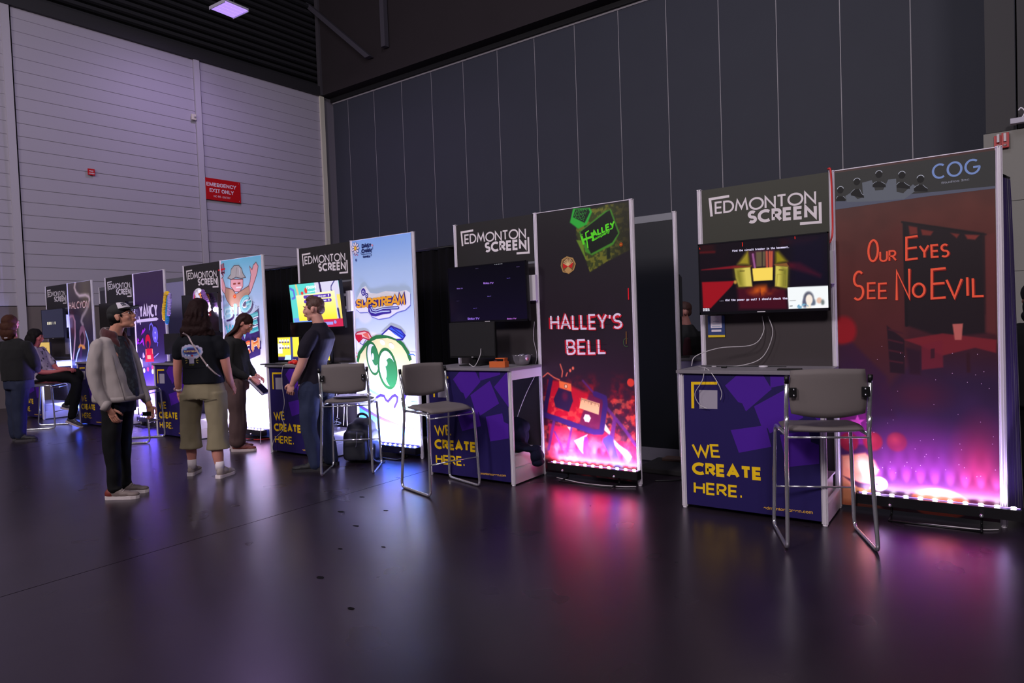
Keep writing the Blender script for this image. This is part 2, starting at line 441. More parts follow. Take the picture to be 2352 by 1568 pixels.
# ---------------------------------------------------------------- dark panelled wall
WY = 9.0
DW = mat('dark_wall_panel', (64, 66, 76), rough=.6, spec=.25, var=.06, vscale=1.2, bump=.03, bscale=120)
SEAM = mat('pale_panel_joint', (165, 160, 165), rough=.5)
wall = MB().box(-17.6, 6, WY+.06, WY+.3, 0, 8.95).build('wall_back', mat('wall_backing', (120, 118, 122), rough=.7), kind='structure')
sx = [-1.177-1.1638*k for k in range(-1, 14)]
edges = [-17.0]+sorted(sx)+[1.15]
edges = sorted(set([round(e, 4) for e in edges]))
me = None
for a, c in zip(edges[:-1], edges[1:]):
    if c-a < .1: continue
    MB().box(a+.009, c-.009, WY, WY+.058, 0, 8.56).build('wall_panel', DW, wall)
    MB().box(c-.008, c+.008, WY+.004, WY+.06, 0, 8.56).build('joint_strip', SEAM, wall)
MB().box(-17.0, 1.2, WY-.02, WY+.0, 8.56, 8.60).build('top_trim', SEAM, wall)
MB().box(-17.0, 1.2, WY-.1, WY+.05, 8.60, 8.95).build('top_recess', mat('recess_black', (20, 20, 23), rough=.7), wall)
BULK = mat('bulkhead_dark', (52, 46, 49), rough=.75, spec=.2, var=.08, vscale=1)
bk = MB().box(-17.02, 6, WY-.45, WY+.3, 8.72, 14.0).build('trim_bulkhead', BULK, kind='structure')
MB().box(-17.06, -16.92, WY-.52, WY-.42, 8.72, 14.0).build('corner_strip', mat('strip_grey', (74, 70, 76), rough=.6), bk)

# ---------------------------------------------------------------- pale sided wall on the left
O = Vector((-17.04, 8.53)); D = Vector((-.033, -.9995)); N = Vector((.9995, -.033))
def WP(s, z, off=0):
    p = O+D*s+N*off; return (p.x, p.y, z)
WWM = mat('pale_wall_siding', (178, 172, 184), rough=.5, spec=.3, var=.035, vscale=.8)
def wbox(mb, s0, s1, z0, z1, o0, o1, mi=0):
    a = [WP(s0, z0, o0), WP(s1, z0, o0), WP(s1, z0, o1), WP(s0, z0, o1)]; b_ = [WP(s0, z1, o0), WP(s1, z1, o0), WP(s1, z1, o1), WP(s0, z1, o1)]
    return mb.hull(a, b_, mi)
def wprof(mb, s0, s1, prof):
    """horizontal board with a profile (offset, z)"""
    a = [WP(s0, z, o) for o, z in prof]; b_ = [WP(s1, z, o) for o, z in prof]
    return mb.hull(a, b_)
wl = wbox(MB(), -.6, 30, 0, 8.9, -.3, -.04).build('wall_left', mat('wall_core', (120, 115, 124), rough=.7), kind='structure')
bays = [(-.02, 3.86), (4.06, 8.08), (8.24, 12.2), (12.4, 16.4)]
for (s0, s1) in bays:
    z = 2.20; 
    while z < 8.69:
        z1 = min(z+.2853, 8.70)
        wprof(MB(), s0, s1, [(-.04, z), (.006, z), (.014, z+.008), (.004, z1-.006), (.000, z1), (-.04, z1)]).build('siding_board', WWM, wl)
        z += .2853
POSTM = mat('pale_wall_post', (190, 184, 194), rough=.45, spec=.3)
for s0 in (3.86, 8.08, 12.2):
    wbox(MB(), s0+.04, s0+.19, 0, 8.70, -.04, .06).build('wall_post', POSTM, wl)
    wbox(MB(), s0, s0+.04, 0, 8.70, -.04, -.01).build('shadow_gap', JOINT, wl)
wbox(MB(), -.10, .05, 0, 8.70, -.04, .07).build('corner_post', mat('cream_corner_post', (215, 210, 190), rough=.5), wl)
lw = mat('lower_wall_grey', (116, 106, 104), rough=.7, spec=.2, var=.05)
for k in range(11):
    wbox(MB(), -.02+k*1.55, 1.515+k*1.55, 0, 2.185, -.04, .0).build('lower_panel', lw, wl)
# dark corrugated band above
CORR = mat('dark_corrugated_cladding', (44, 43, 47), rough=.6, spec=.3)
cg = wbox(MB(), -.6, 30, 8.74, 14, -.6, -.36).build('trim_upper_wall', mat('upper_backing', (22, 21, 24), rough=.8), kind='structure')
wbox(MB(), -.02, 16.4, 8.70, 8.98, -.36, .10).build('edge_beam', mat('edge_beam_dark', (42, 40, 44), rough=.6), cg)
for k in range(20):
    z = 8.99+k*.2
    wprof(MB(), -.02, 16.4, [(-.36, z), (-.16, z+.02), (-.10, z+.05), (-.10, z+.13), (-.16, z+.16), (-.36, z+.18)]).build('cladding_rib', CORR, cg)
# roof over everything
MB().box(-22, 14, -24, 14, 14.0, 14.3).build('ceiling', mat('roof_black', (16, 15, 18), rough=.9), kind='structure')
# braces
br = MB().hull([(-17.75+dx, 8.42+dy, 11.95) for dx, dy in ((-.1, -.08), (.1, -.08), (.1, .08), (-.1, .08))], [(-14.65+dx, 8.42+dy, 9.27) for dx, dy in ((-.1, -.08), (.1, -.08), (.1, .08), (-.1, .08))]).build('trim_diagonal_brace', mat('steel_paint', (78, 74, 84), rough=.55), kind='structure')
MB().box(-14.08, -13.92, 8.35, 8.5, 9.40, 14.0).build('trim_hanger_post', MATS['steel_paint'], kind='structure')

# high-bay fixture that hangs in view
hb = thing('high_bay_light', 'flat square violet ceiling light hung high above the pale wall', 'light', (-14.5, 3.9, 9.0), math.radians(2))
MB().box(-.31, .31, -.31, .31, .02, .06, bev=.006).build('housing', mat('fixture_white', (200, 195, 210), rough=.5), hb)
lens = mat('fixture_lens', (200, 190, 230), emit=(176, 140, 255), es=1.15)
for k in range(4): MB().box(-.29+k*.147, -.155+k*.147, -.29, .29, .004, .021).build('lens_strip', lens, hb)
MB().box(-.3, .3, -.315, -.30, -.02, .05).build('end_cap', MATS['fixture_white'], hb); MB().box(-.3, .3, .30, .315, -.02, .05).build('end_cap', MATS['fixture_white'], hb)
MB().box(-.1, .1, -.2, .2, .06, .12).build('driver_box', MATS['fixture_white'], hb)
MB().tube([(-.2, 0, .1), (-.2, 0, 5.0)], .006, 6).build('hanger', ALU_DARK, hb); MB().tube([(.2, 0, .1), (.2, 0, 5.0)], .006, 6).build('hanger', ALU_DARK, hb)
area_light('high_bay_glow', (-14.5, 3.9, 8.97), (-14.5, 3.9, 0), .55, 80, (.66, .48, 1.0))

# signs on the pale wall
RED = (196, 12, 22)
def wall_sign(name, label, cat, s0, s1, z0, z1, draw):
    mid = O+D*((s0+s1)/2)+N*.05
    t = thing(name, label, cat, (mid.x, mid.y, 0), math.atan2(N.y, N.x)+PI/2)
    w = abs(s1-s0)
    MB().box(-w/2, w/2, -.006, .006, z0, z1).build('plate', mat('sign_plate_red', RED, rough=.45), t)
    for ln in draw:
        A = Art(0, 0); A.text(ln[0], (ln[1], z1-ln[3]), (ln[2], z1-ln[3]), (ln[1], z1-ln[4]), (235, 225, 235), weight=ln[5]); A.build('lettering', PRINTM, t, y=-.0065, kind='stuff' if False else None)
    for sx_ in (-w/2+.05, w/2-.05):
        for zz in (z0+.05, z1-.05): MB().ell((sx_, -.008, zz), (.008, .004, .008), 8, 5).build('screw', ALU, t)
    return t
draw_exit = [('EMERGENCY', -.43, .43, .21, .08, .02), ('EXIT ONLY', -.35, .35, .37, .24, .02), ('NO RE-ENTRY', -.24, .24, .50, .43, 0)]
wall_sign('emergency_exit_sign', 'large red emergency exit sign on the pale wall', 'sign', 3.99, 2.885, 5.04, 5.62, draw_exit)
draw_fire = [('FIRE', -.045, .045, .066, .03, .02), ('ALARM', -.06, .06, .12, .084, .02)]
wall_sign('fire_alarm_sign', 'small square red fire alarm sign on the pale wall', 'sign', 6.74, 6.59, 5.26, 5.41, draw_fire)
t = thing('wall_detector', 'small cream detector box beside the pale wall post', 'detector', WP(4.14, 7.08, .06))
t.rotation_euler[2] = math.atan2(N.y, N.x)+PI/2
MB().box(-.06, .06, -.05, .0, .0, .15, bev=.01).build('housing', mat('detector_cream', (215, 208, 190), rough=.5), t)
MB().ell((.02, -.055, .07), (.03, .012, .03), 10, 6).build('lens', mat('detector_grey', (150, 148, 145), rough=.4), t)

# ---------------------------------------------------------------- pier at the right edge
PIER = mat('grey_block_pier', (150, 148, 142), rough=.8, spec=.2, var=.06, vscale=2, bump=.05, bscale=50)
pr = thing('concrete_pier', 'pale grey block pier at the right edge below dark steel', 'pier', (-.105, 6.0, 0)); pr['kind'] = 'structure'
pr.name = 'wall_right'
for k in range(4): MB().box(0, 1.9, 0, .8, .0+k*.95, .945+k*.95, bev=.006).build('block', PIER, pr)
ds = mat('dark_steel_column', (46, 43, 46), rough=.6)
MB().box(.03, .36, .1, .7, 3.82, 14).build('column', ds, pr); MB().box(.385, .70, .06, .7, 3.82, 14).build('column', ds, pr)
MB().box(.70, 1.9, .2, .7, 3.82, 14).build('upper_panel', mat('dark_upper', (26, 24, 26), rough=.7), pr)
st = thing('alarm_strobe', 'red two lamp alarm strobe at the top of the grey pier', 'alarm', (.012, 5.99, 3.545))
MB().box(0, .08, -.03, .0, .0, .20, bev=.006).build('back_box', mat('alarm_red', (190, 14, 20), rough=.35), st); MB().box(.082, .166, -.05, .0, .02, .22, bev=.006).build('back_box', MATS['alarm_red'], st)
for x_ in (.045, .12):
    MB().box(x_-.015, x_+.015, -.075, -.03, .1, .21, bev=.004).build('lamp', mat('strobe_lens', (225, 215, 220), rough=.2), st)
    MB().ell((x_, -.05, .055), (.022, .016, .018), 10, 6).build('sounder', mat('strobe_grey', (180, 150, 150), rough=.4), st)
rl = thing('ceiling_rail_light', 'white rail lamp hanging at the top right edge', 'light', (.19, 5.9, 3.85))
MB().box(0, .9, -.05, .05, 0, .07, bev=.006).build('housing', mat('fixture_white', (200, 195, 210)), rl)
MB().tube(spline([(.13, 0, .07), (.16, 0, .14), (.12, 0, .2), (.09, 0, .17)]), .01, 6).build('hook', ALU, rl)

# ================================================================ booths
def post_mesh(h=HT):
    mb = MB(); pr_ = []
    for k in range(8):
        a = PI/4*k; c, s_ = math.cos(a), math.sin(a)
        for (d, t) in ((.020, -.0082), (.020, -.0042), (.011, -.0042), (.011, .0042), (.020, .0042), (.020, .0082)):
            pr_.append((c*d-s_*t, s_*d+c*t))
    mb.hull([(x, y, .012) for x, y in pr_], [(x, y, h) for x, y in pr_])
    mb.lathe([(.0, 0), (.017, 0), (.017, .006), (.009, .008), (.009, .014)], 12)
    mb.box(-.018, .018, -.018, .018, h, h+.004)
    return mb
POST = post_mesh().mesh('post', ALU); POST_LOW = post_mesh(CH-.002).mesh('post', ALU)
def add_post(parent, u, y=0, low=False):
    o = bpy.data.objects.new('post', POST_LOW if low else POST); COL.objects.link(o); o.parent = parent; o.location = (u, y, 0); return o

LOGO = dict(
 tl=[(-1.735,2.401),(-1.891,2.397),(-1.881,2.257)], br=[(-1.07,2.265),(-1.07,2.119),(-1.212,2.123)],
 ed=[(-1.847,2.273),(-1.103,2.258),(-1.846,2.371)], scr=[(-1.586,2.165),(-1.104,2.152),(-1.585,2.266)])
def logo(A, col):
    A.stroke(LOGO['tl'], .020, col); A.stroke(LOGO['br'], .020, col)
    A.stext('EDMONTON', *LOGO['ed'], .0150, col, gap=.2)
    A.stext('SCREEN', *LOGO['scr'], .0235, col, gap=.31)
DOTS = 11
def light_bar(n, u0, u1, power, color, label, dots=False, z=.135):
    t = thing('light_bar', label, 'light', (BX[n], BY[n], 0), group='light bars under the posters')
    MB().box(u0, u1, -.105, -.030, z-.075, z-.004, bev=.004).build('housing', mat('bar_housing', (20, 19, 22), rough=.35), t)
    for ue in (u0, u1): MB().box(ue-.006, ue+.006, -.108, -.027, z-.078, z-.001, bev=.002).build('end_cap', BLACKPL, t)
    w = mat('bar_lens_%d' % n, (230, 220, 255), emit=tuple(int(255*c) for c in color), es=1.6)
    MB().box(u0+.01, u1-.01, -.064, -.056, z-.004, z).build('lens_strip', w, t)
    dm = mat('bar_diode_%d' % n, (255, 250, 255), emit=(255, 240, 255), es=45)
    k = DOTS
    for i in range(k):
        u = u0+.045+(u1-u0-.09)*i/(k-1)
        MB().ell((u, -.058, z+.002), (.016, .009, .006), 8, 5).build('diode', dm, t)
    c = (u0+u1)/2
    for s_ in (-.26, .26):
        MB().tube(arc_pts([(c+s_, -.10, z-.06), (c+s_, -.06, z-.06), (c+s_, -.06, .012), (c+s_, -.22, .012)], .02), .008, 6).build('foot', BLACKPL, t)
        MB().ell((c+s_, -.16, z-.05), (.012, .014, .012), 10, 6).build('knob', CHROME, t)
    MB().tube([(c-.26, -.22, .012), (c+.26, -.22, .012)], .008, 6).build('cross_bar', BLACKPL, t)
    if dots:
        for i in range(k):
            u = u0+.045+(u1-u0-.09)*i/(k-1)
            d = bpy.data.lights.new('diode_beam', 'SPOT'); d.energy = power*5.5/k; d.color = color; d.spot_size = math.radians(36); d.spot_blend = 1.0; d.shadow_soft_size = .006
            o = bpy.data.objects.new('diode_beam', d); COL.objects.link(o); o.parent = t; o.location = (u, -.046, z+.016)
            o.rotation_euler = Vector((0, .13, 1)).to_track_quat('-Z', 'Y').to_euler()
        pw = power*.19
    else: pw = power
    d = bpy.data.lights.new('bar_wash', 'AREA'); d.shape = 'RECTANGLE'; d.size = u1-u0-.04; d.size_y = .02; d.energy = pw; d.color = color; d.spread = math.radians(165)
    o = bpy.data.objects.new('bar_wash', d); COL.objects.link(o); o.parent = t; o.location = (c, -.085, z+.010)
    z_ = -Vector((0, .16, 1)).normalized(); x_ = Vector((1, 0, 0)); y_ = z_.cross(x_)
    o.rotation_euler = Matrix((x_, y_, z_)).transposed().to_euler()
    return t
BOOTH = []
def booth(n, label):
    t = thing('display_wall', label, 'display wall', (BX[n], BY[n], 0), group=None)
    for u in (0, -PW, -2*PW): add_post(t, u)
    P0 = -2*PW+.021; P1 = -PW-.021
    hp = MB().box(P0, P1, -.013, .008, 2.035, HT-.004).build('header_panel', HEADER if n else mat('header_print_olive', (58, 59, 50), rough=.5, spec=.3), t)
    A = Art(0, 0, .00004); logo(A, (226, 218, 222)); A.build('lettering', PRINTM, hp, y=-.0132)
    MB().box(P0, P1, -.012, .012, 2.012, 2.033).build('rail', ALU_DARK, t)
    MB().box(P0, P1, -.010, .006, 1.03, 2.010).build('middle_panel', PANEL if n else mat('grey_laminate_panel', (62, 55, 57), rough=.45, spec=.35), t)
    MB().box(P0, P1, -.014, .010, .985, 1.028).build('rail', ALU, t)
    MB().box(P0, P1, -.010, .006, .145, .983).build('lower_panel', PANEL, t)
    MB().box(P0, P1, -.014, .010, .02, .143).build('kick_rail', WHITEPL, t)
    pp = MB().box(-PW+.021, -.021, -.011, .008, .03, HT-.004).build('poster_panel', PANEL, t)
    MB().box(-PW+.021, -.021, -.014, .01, HT-.004, HT+.001).build('top_edge', ALU, t)
    br_ = MB(); br_.box(-1.93, -PW-.0, -.055, -.04, 1.69, 1.72); br_.box(-1.93, -PW-.0, -.055, -.04, 1.84, 1.87); br_.box(-1.06, -PW+.012, -.06, -.026, 1.66, 1.90, bev=.002)
    br_.build('television_bracket', ALU, t)
    BOOTH.append(t)
    return t, pp
def back_wall(n, u0, label, panel_col, light=False):
    t = thing('back_wall', label, 'wall panel', (BX[n], BY[n]+.97, 0))
    m_ = mat('back_panel_%d' % n, panel_col, rough=.45, spec=.35)
    for u in (0, -PW, -2*PW)[:2+(n > 1)]: add_post(t, u)
    for k in range(1+(n > 1)):
        o_ = -PW*k
        MB().box(o_-PW+.02, o_-.02, -.012, .01, .145, HT-.075).build('panel', m_, t)
        MB().box(o_-PW+.02, o_-.02, -.015, .012, HT-.073, HT-.004).build('top_rail', ALU_DARK, t)
        MB().box(o_-PW+.02, o_-.02, -.015, .012, .01, .143).build('kick_rail', mat('kick_grey', (120, 116, 130), rough=.45), t)
    return t
def drape(name, label, x0, x1, y, z1, seed, m=DRAPE, amp=.022, rz=0):
    rnd = random.Random(seed); nx = int(abs(x1-x0)/.018); ph = [rnd.random()*6 for _ in range(4)]
    t = thing(name, label, 'curtain', (x0, y, 0), rz)
    vs = []; w = x1-x0; zs = [.02, .3, .8, 1.4, 2.0, z1-.06, z1-.03]
    for z in zs:
        for i in range(nx+1):
            x = w*i/nx; q = 1-.35*(z/z1)
            vs.append((x+.01*math.sin(x*20+z*2+ph[3]), amp*q*(math.sin(x*46+ph[0]+.25*math.sin(z*2))+.6*math.sin(x*23+ph[1]+z*.3)), z))
    k = nx+1; fs = [(r*k+i, r*k+i+1, (r+1)*k+i+1, (r+1)*k+i) for r in range(len(zs)-1) for i in range(nx)]
    MB().add(vs, fs, 0, True).build('cloth', m, t)
    MB().tube([(0, 0, z1-.02), (w, 0, z1-.02)], .018, 8).build('rail', BLACKPL, t)
    for xx in (0, w): MB().tube([(xx, .02, 0), (xx, .02, z1)], .016, 8).build('upright', ALU_DARK, t)
    return t

BL = ['display wall with the red room poster, nearest the right edge', 'display wall with the dark red cassette poster', 'display wall with the pale blue sky poster',
      'display wall with the blue beach poster and big lettering', 'display wall with the dark purple sword title poster', 'farthest display wall at the left with a smoky poster']
PANELS = []
for n in range(6):
    t, pp = booth(n, BL[n]); PANELS.append(pp)

# ---------------------------------------------------------------- counters
NAVY = (34, 24, 84); TILE = (74, 26, 150); YEL = (244, 200, 20)
TILES = [[(-1.552,1.025),(-1.374,1.028),(-1.316,0.9274),(-1.499,0.761),(-1.524,0.8179),(-1.553,0.8264),(-1.645,0.9434)],
 [(-1.324,1.036),(-1.085,1.039),(-1.087,0.9959),(-1.324,0.9359)], [(-1.441,0.7994),(-1.206,0.9386),(-1.111,0.7363),(-1.336,0.6129),(-1.351,0.6502),(-1.387,0.6446)],
 [(-1.162,0.8836),(-1.018,1.016),(-0.9905,1.017),(-1.005,0.7038)], [(-1.269,0.607),(-1.08,0.6485),(-1.065,0.5714),(-1.016,0.5557),(-1.017,0.4263),(-1.228,0.3829)],
 [(-1.612,0.6181),(-1.362,0.6688),(-1.328,0.5182),(-1.557,0.4557)]]
CT = dict(brk=[(-1.703,0.9597),(-1.89,0.9553),(-1.893,0.7653)], sq=[(-1.843,0.7646),(-1.706,0.7679),(-1.702,0.9064),(-1.84,0.9043)],
 we=[(-1.892,0.3975),(-1.696,0.4058),(-1.903,0.4981)], cr=[(-1.9,0.2615),(-1.407,0.2682),(-1.901,0.357)], he=[(-1.896,0.1173),(-1.544,0.1242),(-1.895,0.209)],
 url=[(-1.391,0.0663),(-1.065,0.0766),(-1.392,0.0941)])
def counter(n, label):
    t = thing('display_counter', label, 'counter', (BX[n], BY[n], 0), group='printed counters before the display walls')
    yf = -CD
    for u in (-PW, -2*PW): add_post(t, u, yf, True)
    fp = MB().box(-2*PW+.021, -PW-.021, yf-.012, yf+.008, .03, CH-.006).build('front_panel', mat('counter_core', (40, 30, 80), rough=.45), t)
    A = Art(0, 0, .00004)
    A.rect(-2*PW+.021, -PW-.021, .03, CH-.006, NAVY)
    for q in TILES: A.poly(q, TILE)
    A.stroke(CT['brk'], .021, YEL)
    A.poly(CT['sq'], (160, 153, 168))
    A.stext('WE', *CT['we'], .0165, YEL, gap=.16); A.stext('CREATE', *CT['cr'], .0245, YEL, gap=.30); A.stext('HERE.', *CT['he'], .0165, YEL, gap=.24)
    A.text('edmontonscreen.com', *CT['url'], (235, 180, 60), weight=.012)
    A.build('printed_graphic', PRINTM, fp, y=yf-.0122)
    MB().box(-2*PW-.03, -PW+.022, yf-.035, -.016, CH-.004, CH+.020, bev=.003).build('counter_top', GREYTOP, t)
    for u in (-PW, -2*PW):
        MB().box(u-.012, u+.012, yf+.02, -.022, .945, CH-.006).build('side_rail', WHITEPL, t)
        MB().box(u-.014, u+.014, yf+.02, -.022, .012, .145).build('kick_rail', WHITEPL, t)
    cb = MB(); cb.box(-1.93, -PW-.03, yf+.04, -.03, .02, .26, bev=.004); cb.build('storage_box', WHITEPL, t)
    MB().box(-1.93, -PW-.015, yf+.035, -.025, .262, .275, bev=.002).build('box_lid', WHITEPL, t)
    return t
CL = ['printed navy counter nearest the right edge under the kitchen game screen', 'printed counter lit magenta with a steel bowl on top', 'printed counter behind the man in the navy t-shirt',
      'printed counter partly hidden behind the woman in olive culottes', 'printed counter left of the man in the white and black cap', 'printed counter behind the seated person at the far left']
for n in range(6): tag(counter(n, CL[n]))

# ---------------------------------------------------------------- televisions
def television(n, label, u0, u1, z0, z1, y, paint=None, rx=0, brand=None):
    w = u1-u0; h = z1-z0
    t = thing('television', label, 'television', (BX[n]+(u0+u1)/2, BY[n]+y, (z0+z1)/2)); t.rotation_euler = (rx, 0, 0)
    MB().box(-w/2, w/2, .002, .045, -h/2, h/2, bev=.004).build('housing', BLACKPL, t)
    MB().box(-w/4, w/4, .045, .09, -h/4, h/4).build('mount', ALU_DARK, t)
    bz = .010
    fr = MB(); fr.box(-w/2, w/2, -.004, .004, -h/2, -h/2+.02); fr.box(-w/2, w/2, -.004, .004, h/2-bz, h/2); fr.box(-w/2, -w/2+bz, -.004, .004, -h/2, h/2); fr.box(w/2-bz, w/2, -.004, .004, -h/2, h/2)
    fr.build('bezel', mat('bezel_black', (18, 17, 24), rough=.25), t)
    MB().box(-.03, .03, -.0055, -.004, -h/2+.006, -h/2+.012).build('maker_badge', ALU, t)
    if paint: paint(t, w, h)
    else: MB().box(-w/2+bz, w/2-bz, -.002, .002, -h/2+.02, h/2-bz).build('screen', BLACKGL, t)
    return t

# ================================================================ posters
def q(l): return l
# ---- poster 1 : dim red room
n = 0; pp = PANELS[0]
R = Paint(-PW+.021, -.021, .03, HT-.004, 210, 470, (60, 36, 34))
R.vgrad([(0, (64, 30, 56)), (.5, (58, 30, 70)), (.95, (42, 24, 50)), (1.2, (62, 24, 34)), (1.6, (84, 34, 32)), (2.1, (92, 46, 38)), (2.5, (70, 42, 36))])
nz = R.noise(6, 1)[..., None]; R.C *= (.86+.28*nz)
R.poly([(-0.9678,1.822),(-0.5406,2.05),(-0.5366,1.341),(-0.5334,1.058),(-0.6813,0.8705),(-0.9627,1.208)], (92, 38, 34), .05, .5)
R.poly([(-0.5405,2.058),(-0.0863,1.933),(-0.0833,1.278),(-0.3304,1.256),(-0.5319,1.341)], (30, 18, 24), .02)
R.poly([(-0.5096,2.028),(-0.4586,2.013),(-0.4563,1.968),(-0.5029,1.964)], (120, 45, 38), .01); R.poly([(-0.4374,1.997),(-0.3647,1.975),(-0.3802,1.948),(-0.4288,1.956)], (120, 45, 38), .01)
R.poly([(-0.2683,1.954),(-0.2174,1.941),(-0.2323,1.915)], (120, 45, 38), .01); R.poly([(-0.1885,1.935),(-0.1089,1.923),(-0.1319,1.895),(-0.1746,1.904)], (130, 50, 42), .01)
R.line([(-0.5483,2.059),(-0.3195,1.994),(-0.0752,1.923)], .012, (22, 14, 18)); R.line([(-0.5328,2.049),(-0.5319,1.341)], .02, (24, 14, 20)); R.line([(-0.0864,1.921),(-0.0845,1.407)], .012, (36, 18, 24))
R.poly([(-0.0752,1.92),(-0.0224,1.928),(-0.0249,1.268),(-0.0832,1.286)], (104, 46, 44), .02, .7)
R.poly([(-0.6534,1.344),(-0.5462,1.241),(-0.5501,1.003),(-0.6381,1.011)], (36, 16, 28), .01)
for k in range(4): R.line([(-0.6409,1.316),(-0.5581,1.287)] if k == 0 else ([(-0.6422,1.242),(-0.5592,1.219)] if k == 1 else ([(-0.6402,1.168),(-0.5604,1.15)] if k == 2 else [(-0.6415,1.094),(-0.5615,1.08)])), .012, (70, 24, 36))
R.poly([(-0.5493,1.241),(-0.3225,1.282),(-0.0253,1.234),(-0.0291,1.148),(-0.1412,1.183),(-0.3247,1.131),(-0.453,1.2)], (132, 34, 42), .01, .85)
R.poly([(-0.4453,1.2),(-0.3231,1.238),(-0.3214,1.051),(-0.4479,1.032)], (118, 30, 44), .01, .8); R.poly([(-0.392,1.176),(-0.3691,1.18),(-0.3701,1.113),(-0.393,1.11)], (60, 20, 34), .006)
R.poly([(-0.192,1.149),(-0.1703,1.149),(-0.1692,1.018),(-0.1894,1.017)], (50, 18, 28), .01); R.poly([(-0.5392,1.186),(-0.4536,1.159),(-0.4531,0.9955),(-0.5185,1.004)], (44, 18, 34), .02)
R.poly([(-0.2652,1.343),(-0.2067,1.345),(-0.2154,1.236),(-0.2535,1.237)], (196, 104, 92), .006)
R.ell(*[(-0.9293,1.313)][0], .082, .105, (150, 16, 28), .03); R.poly([(-0.9628,1.205),(-0.8758,1.227),(-0.663,0.9827),(-0.6033,0.6878),(-0.9728,0.7065)], (52, 20, 52), .03, .8)
R.ell(*[(-0.4739,0.8588)][0], .15, .1, (84, 24, 44), .14, op=.6)
R.poly([(-0.9691,0.7164),(-0.7998,0.753),(-0.771,0.4893),(-0.9705,0.4739)], (200, 40, 170), .02, .55)
R.poly([(-0.8516,0.703),(-0.8387,0.6655),(-0.8047,0.6673),(-0.8323,0.6429),(-0.8229,0.6035),(-0.8531,0.6264),(-0.8845,0.5996),(-0.8734,0.6406),(-0.9005,0.662),(-0.8661,0.664)], (240, 90, 200), .006)
R.ell(*[(-0.4812,0.4017)][0], .30, .22, (140, 36, 120), .25, op=.5)
R.ell(*[(-0.1228,0.3991)][0], .12, .25, (170, 30, 60), .16, op=.55)
for c in [(-0.9106,0.4978),(-0.7572,0.513),(-0.6061,0.5205)]:
    R.ell(c[0], c[1], .062, .068, (156, 26, 48), .016, op=.9 if c[0] < -.75 else .6); R.ell(c[0]-.012, c[1]+.018, .03, .03, (210, 70, 76), .05, op=.5)
R.poly([(-0.9615,0.3931),(-0.8059,0.4256),(-0.748,0.3737),(-0.721,0.3044),(-0.7763,0.2037),(-0.7528,0.1113),(-0.6962,0.0238),(-0.9661,-0.0125)], (226, 148, 104), .02)
R.ell(*[(-0.8586,0.3387)][0], .06, .045, (250, 206, 150), .05, op=.8)
R.poly([(-0.9558,0.2421),(-0.844,0.2058),(-0.7679,0.2008),(-0.7939,0.1597),(-0.8618,0.1711)], (60, 24, 50), .012)
R.ell(*[(-0.7227,0.2097)][0], .055, .05, (245, 235, 235), .008); R.ell(*[(-0.7361,0.2044)][0], .022, .022, (150, 90, 150), .006); R.ell(*[(-0.7361,0.2044)][0], .015, .015, (240, 220, 235), .006); R.ell(*[(-0.7361,0.2044)][0], .008, .008, (60, 30, 90), .004)
R.ell(*[(-0.3547,0.1149)][0], .172, .105, (222, 92, 62), .01); R.ell(*[(-0.3921,0.1647)][0], .11, .05, (250, 170, 130), .05, op=.7)
R.ell(*[(-0.8851,0.0332)][0], .02, .04, (40, 18, 24), .01)
R.poly([(-0.9681,0.0654),(-0.6959,0.0427),(-0.4559,0.0285),(-0.4574,-0.0728),(-0.9724,-0.1502)], (150, 66, 40), .04, .6)
sp = R.noise(60, 5, 1)
R.build('printed_picture', attr_mat('poster_print', rough=.36, spec=.5), pp, y=-.0115)
A = Art(0, 0, .00004)
A.poly([(-0.9653,2.462),(-0.0173,2.46),(-0.0201,2.231),(-0.966,2.256)], (58, 60, 58))
A.poly([(-0.966,2.256),(-0.0201,2.231),(-0.0203,2.215),(-0.3913,2.215),(-0.9672,2.197)], (92, 98, 114))
A.poly([(-0.8996,2.287),(-0.8634,2.306),(-0.822,2.255),(-0.785,2.261),(-0.7897,2.366),(-0.7281,2.375),(-0.7082,2.299),(-0.6594,2.296),(-0.6259,2.364),(-0.5781,2.362),(-0.5764,2.271),(-0.5372,2.256),(-0.4786,2.309),(-0.4452,2.276),(-0.53,2.216),(-0.7391,2.226),(-0.8902,2.242)], (104, 112, 120))
for cx, cy, rr_ in ((85, 228, 12), (148, 196, 13), (232, 168, 14), (320, 171, 14), (391, 186, 14)):
    c = Vector(((cx)/1.667, cy/1.667))
    pass
HEADS = [([(-0.9314,2.334),(-0.9479,2.291),(-0.9151,2.287),(-0.9586,2.277),(-0.9,2.27)]), ([(-0.823,2.378),(-0.8375,2.328),(-0.8072,2.324),(-0.8634,2.306),(-0.7797,2.276)]), ([(-0.6833,2.409),(-0.6973,2.36),(-0.6713,2.356),(-0.7238,2.345),(-0.6425,2.333)]), ([(-0.543,2.382),(-0.5564,2.335),(-0.5312,2.331),(-0.5756,2.32),(-0.4974,2.301)]), ([(-0.4335,2.338),(-0.4448,2.301),(-0.4204,2.297),(-0.4728,2.283),(-0.3935,2.268)])]
for h in HEADS:
    (cx, cy), nl, nr, sl, sr = h
    A.ell(cx, cy, .021, .025, (26, 27, 27)); A.poly([nl, sl, (sl[0], sl[1]-.02), (sr[0], sr[1]-.02), sr, nr], (26, 27, 27))
    A.stroke(_arc(cx, cy, .022, .026, 20, 160), .004, (190, 200, 210)); A.stroke([nl, ((nl[0]+sl[0])/2, sl[1]+.012), sl], .003, (160, 170, 180)); A.stroke([nr, ((nr[0]+sr[0])/2, sr[1]+.012), sr], .003, (160, 170, 180))
A.stext('COG', *[(-0.3594,2.323),(-0.1094,2.323),(-0.3609,2.425)], .013, (128, 158, 214), gap=.3)
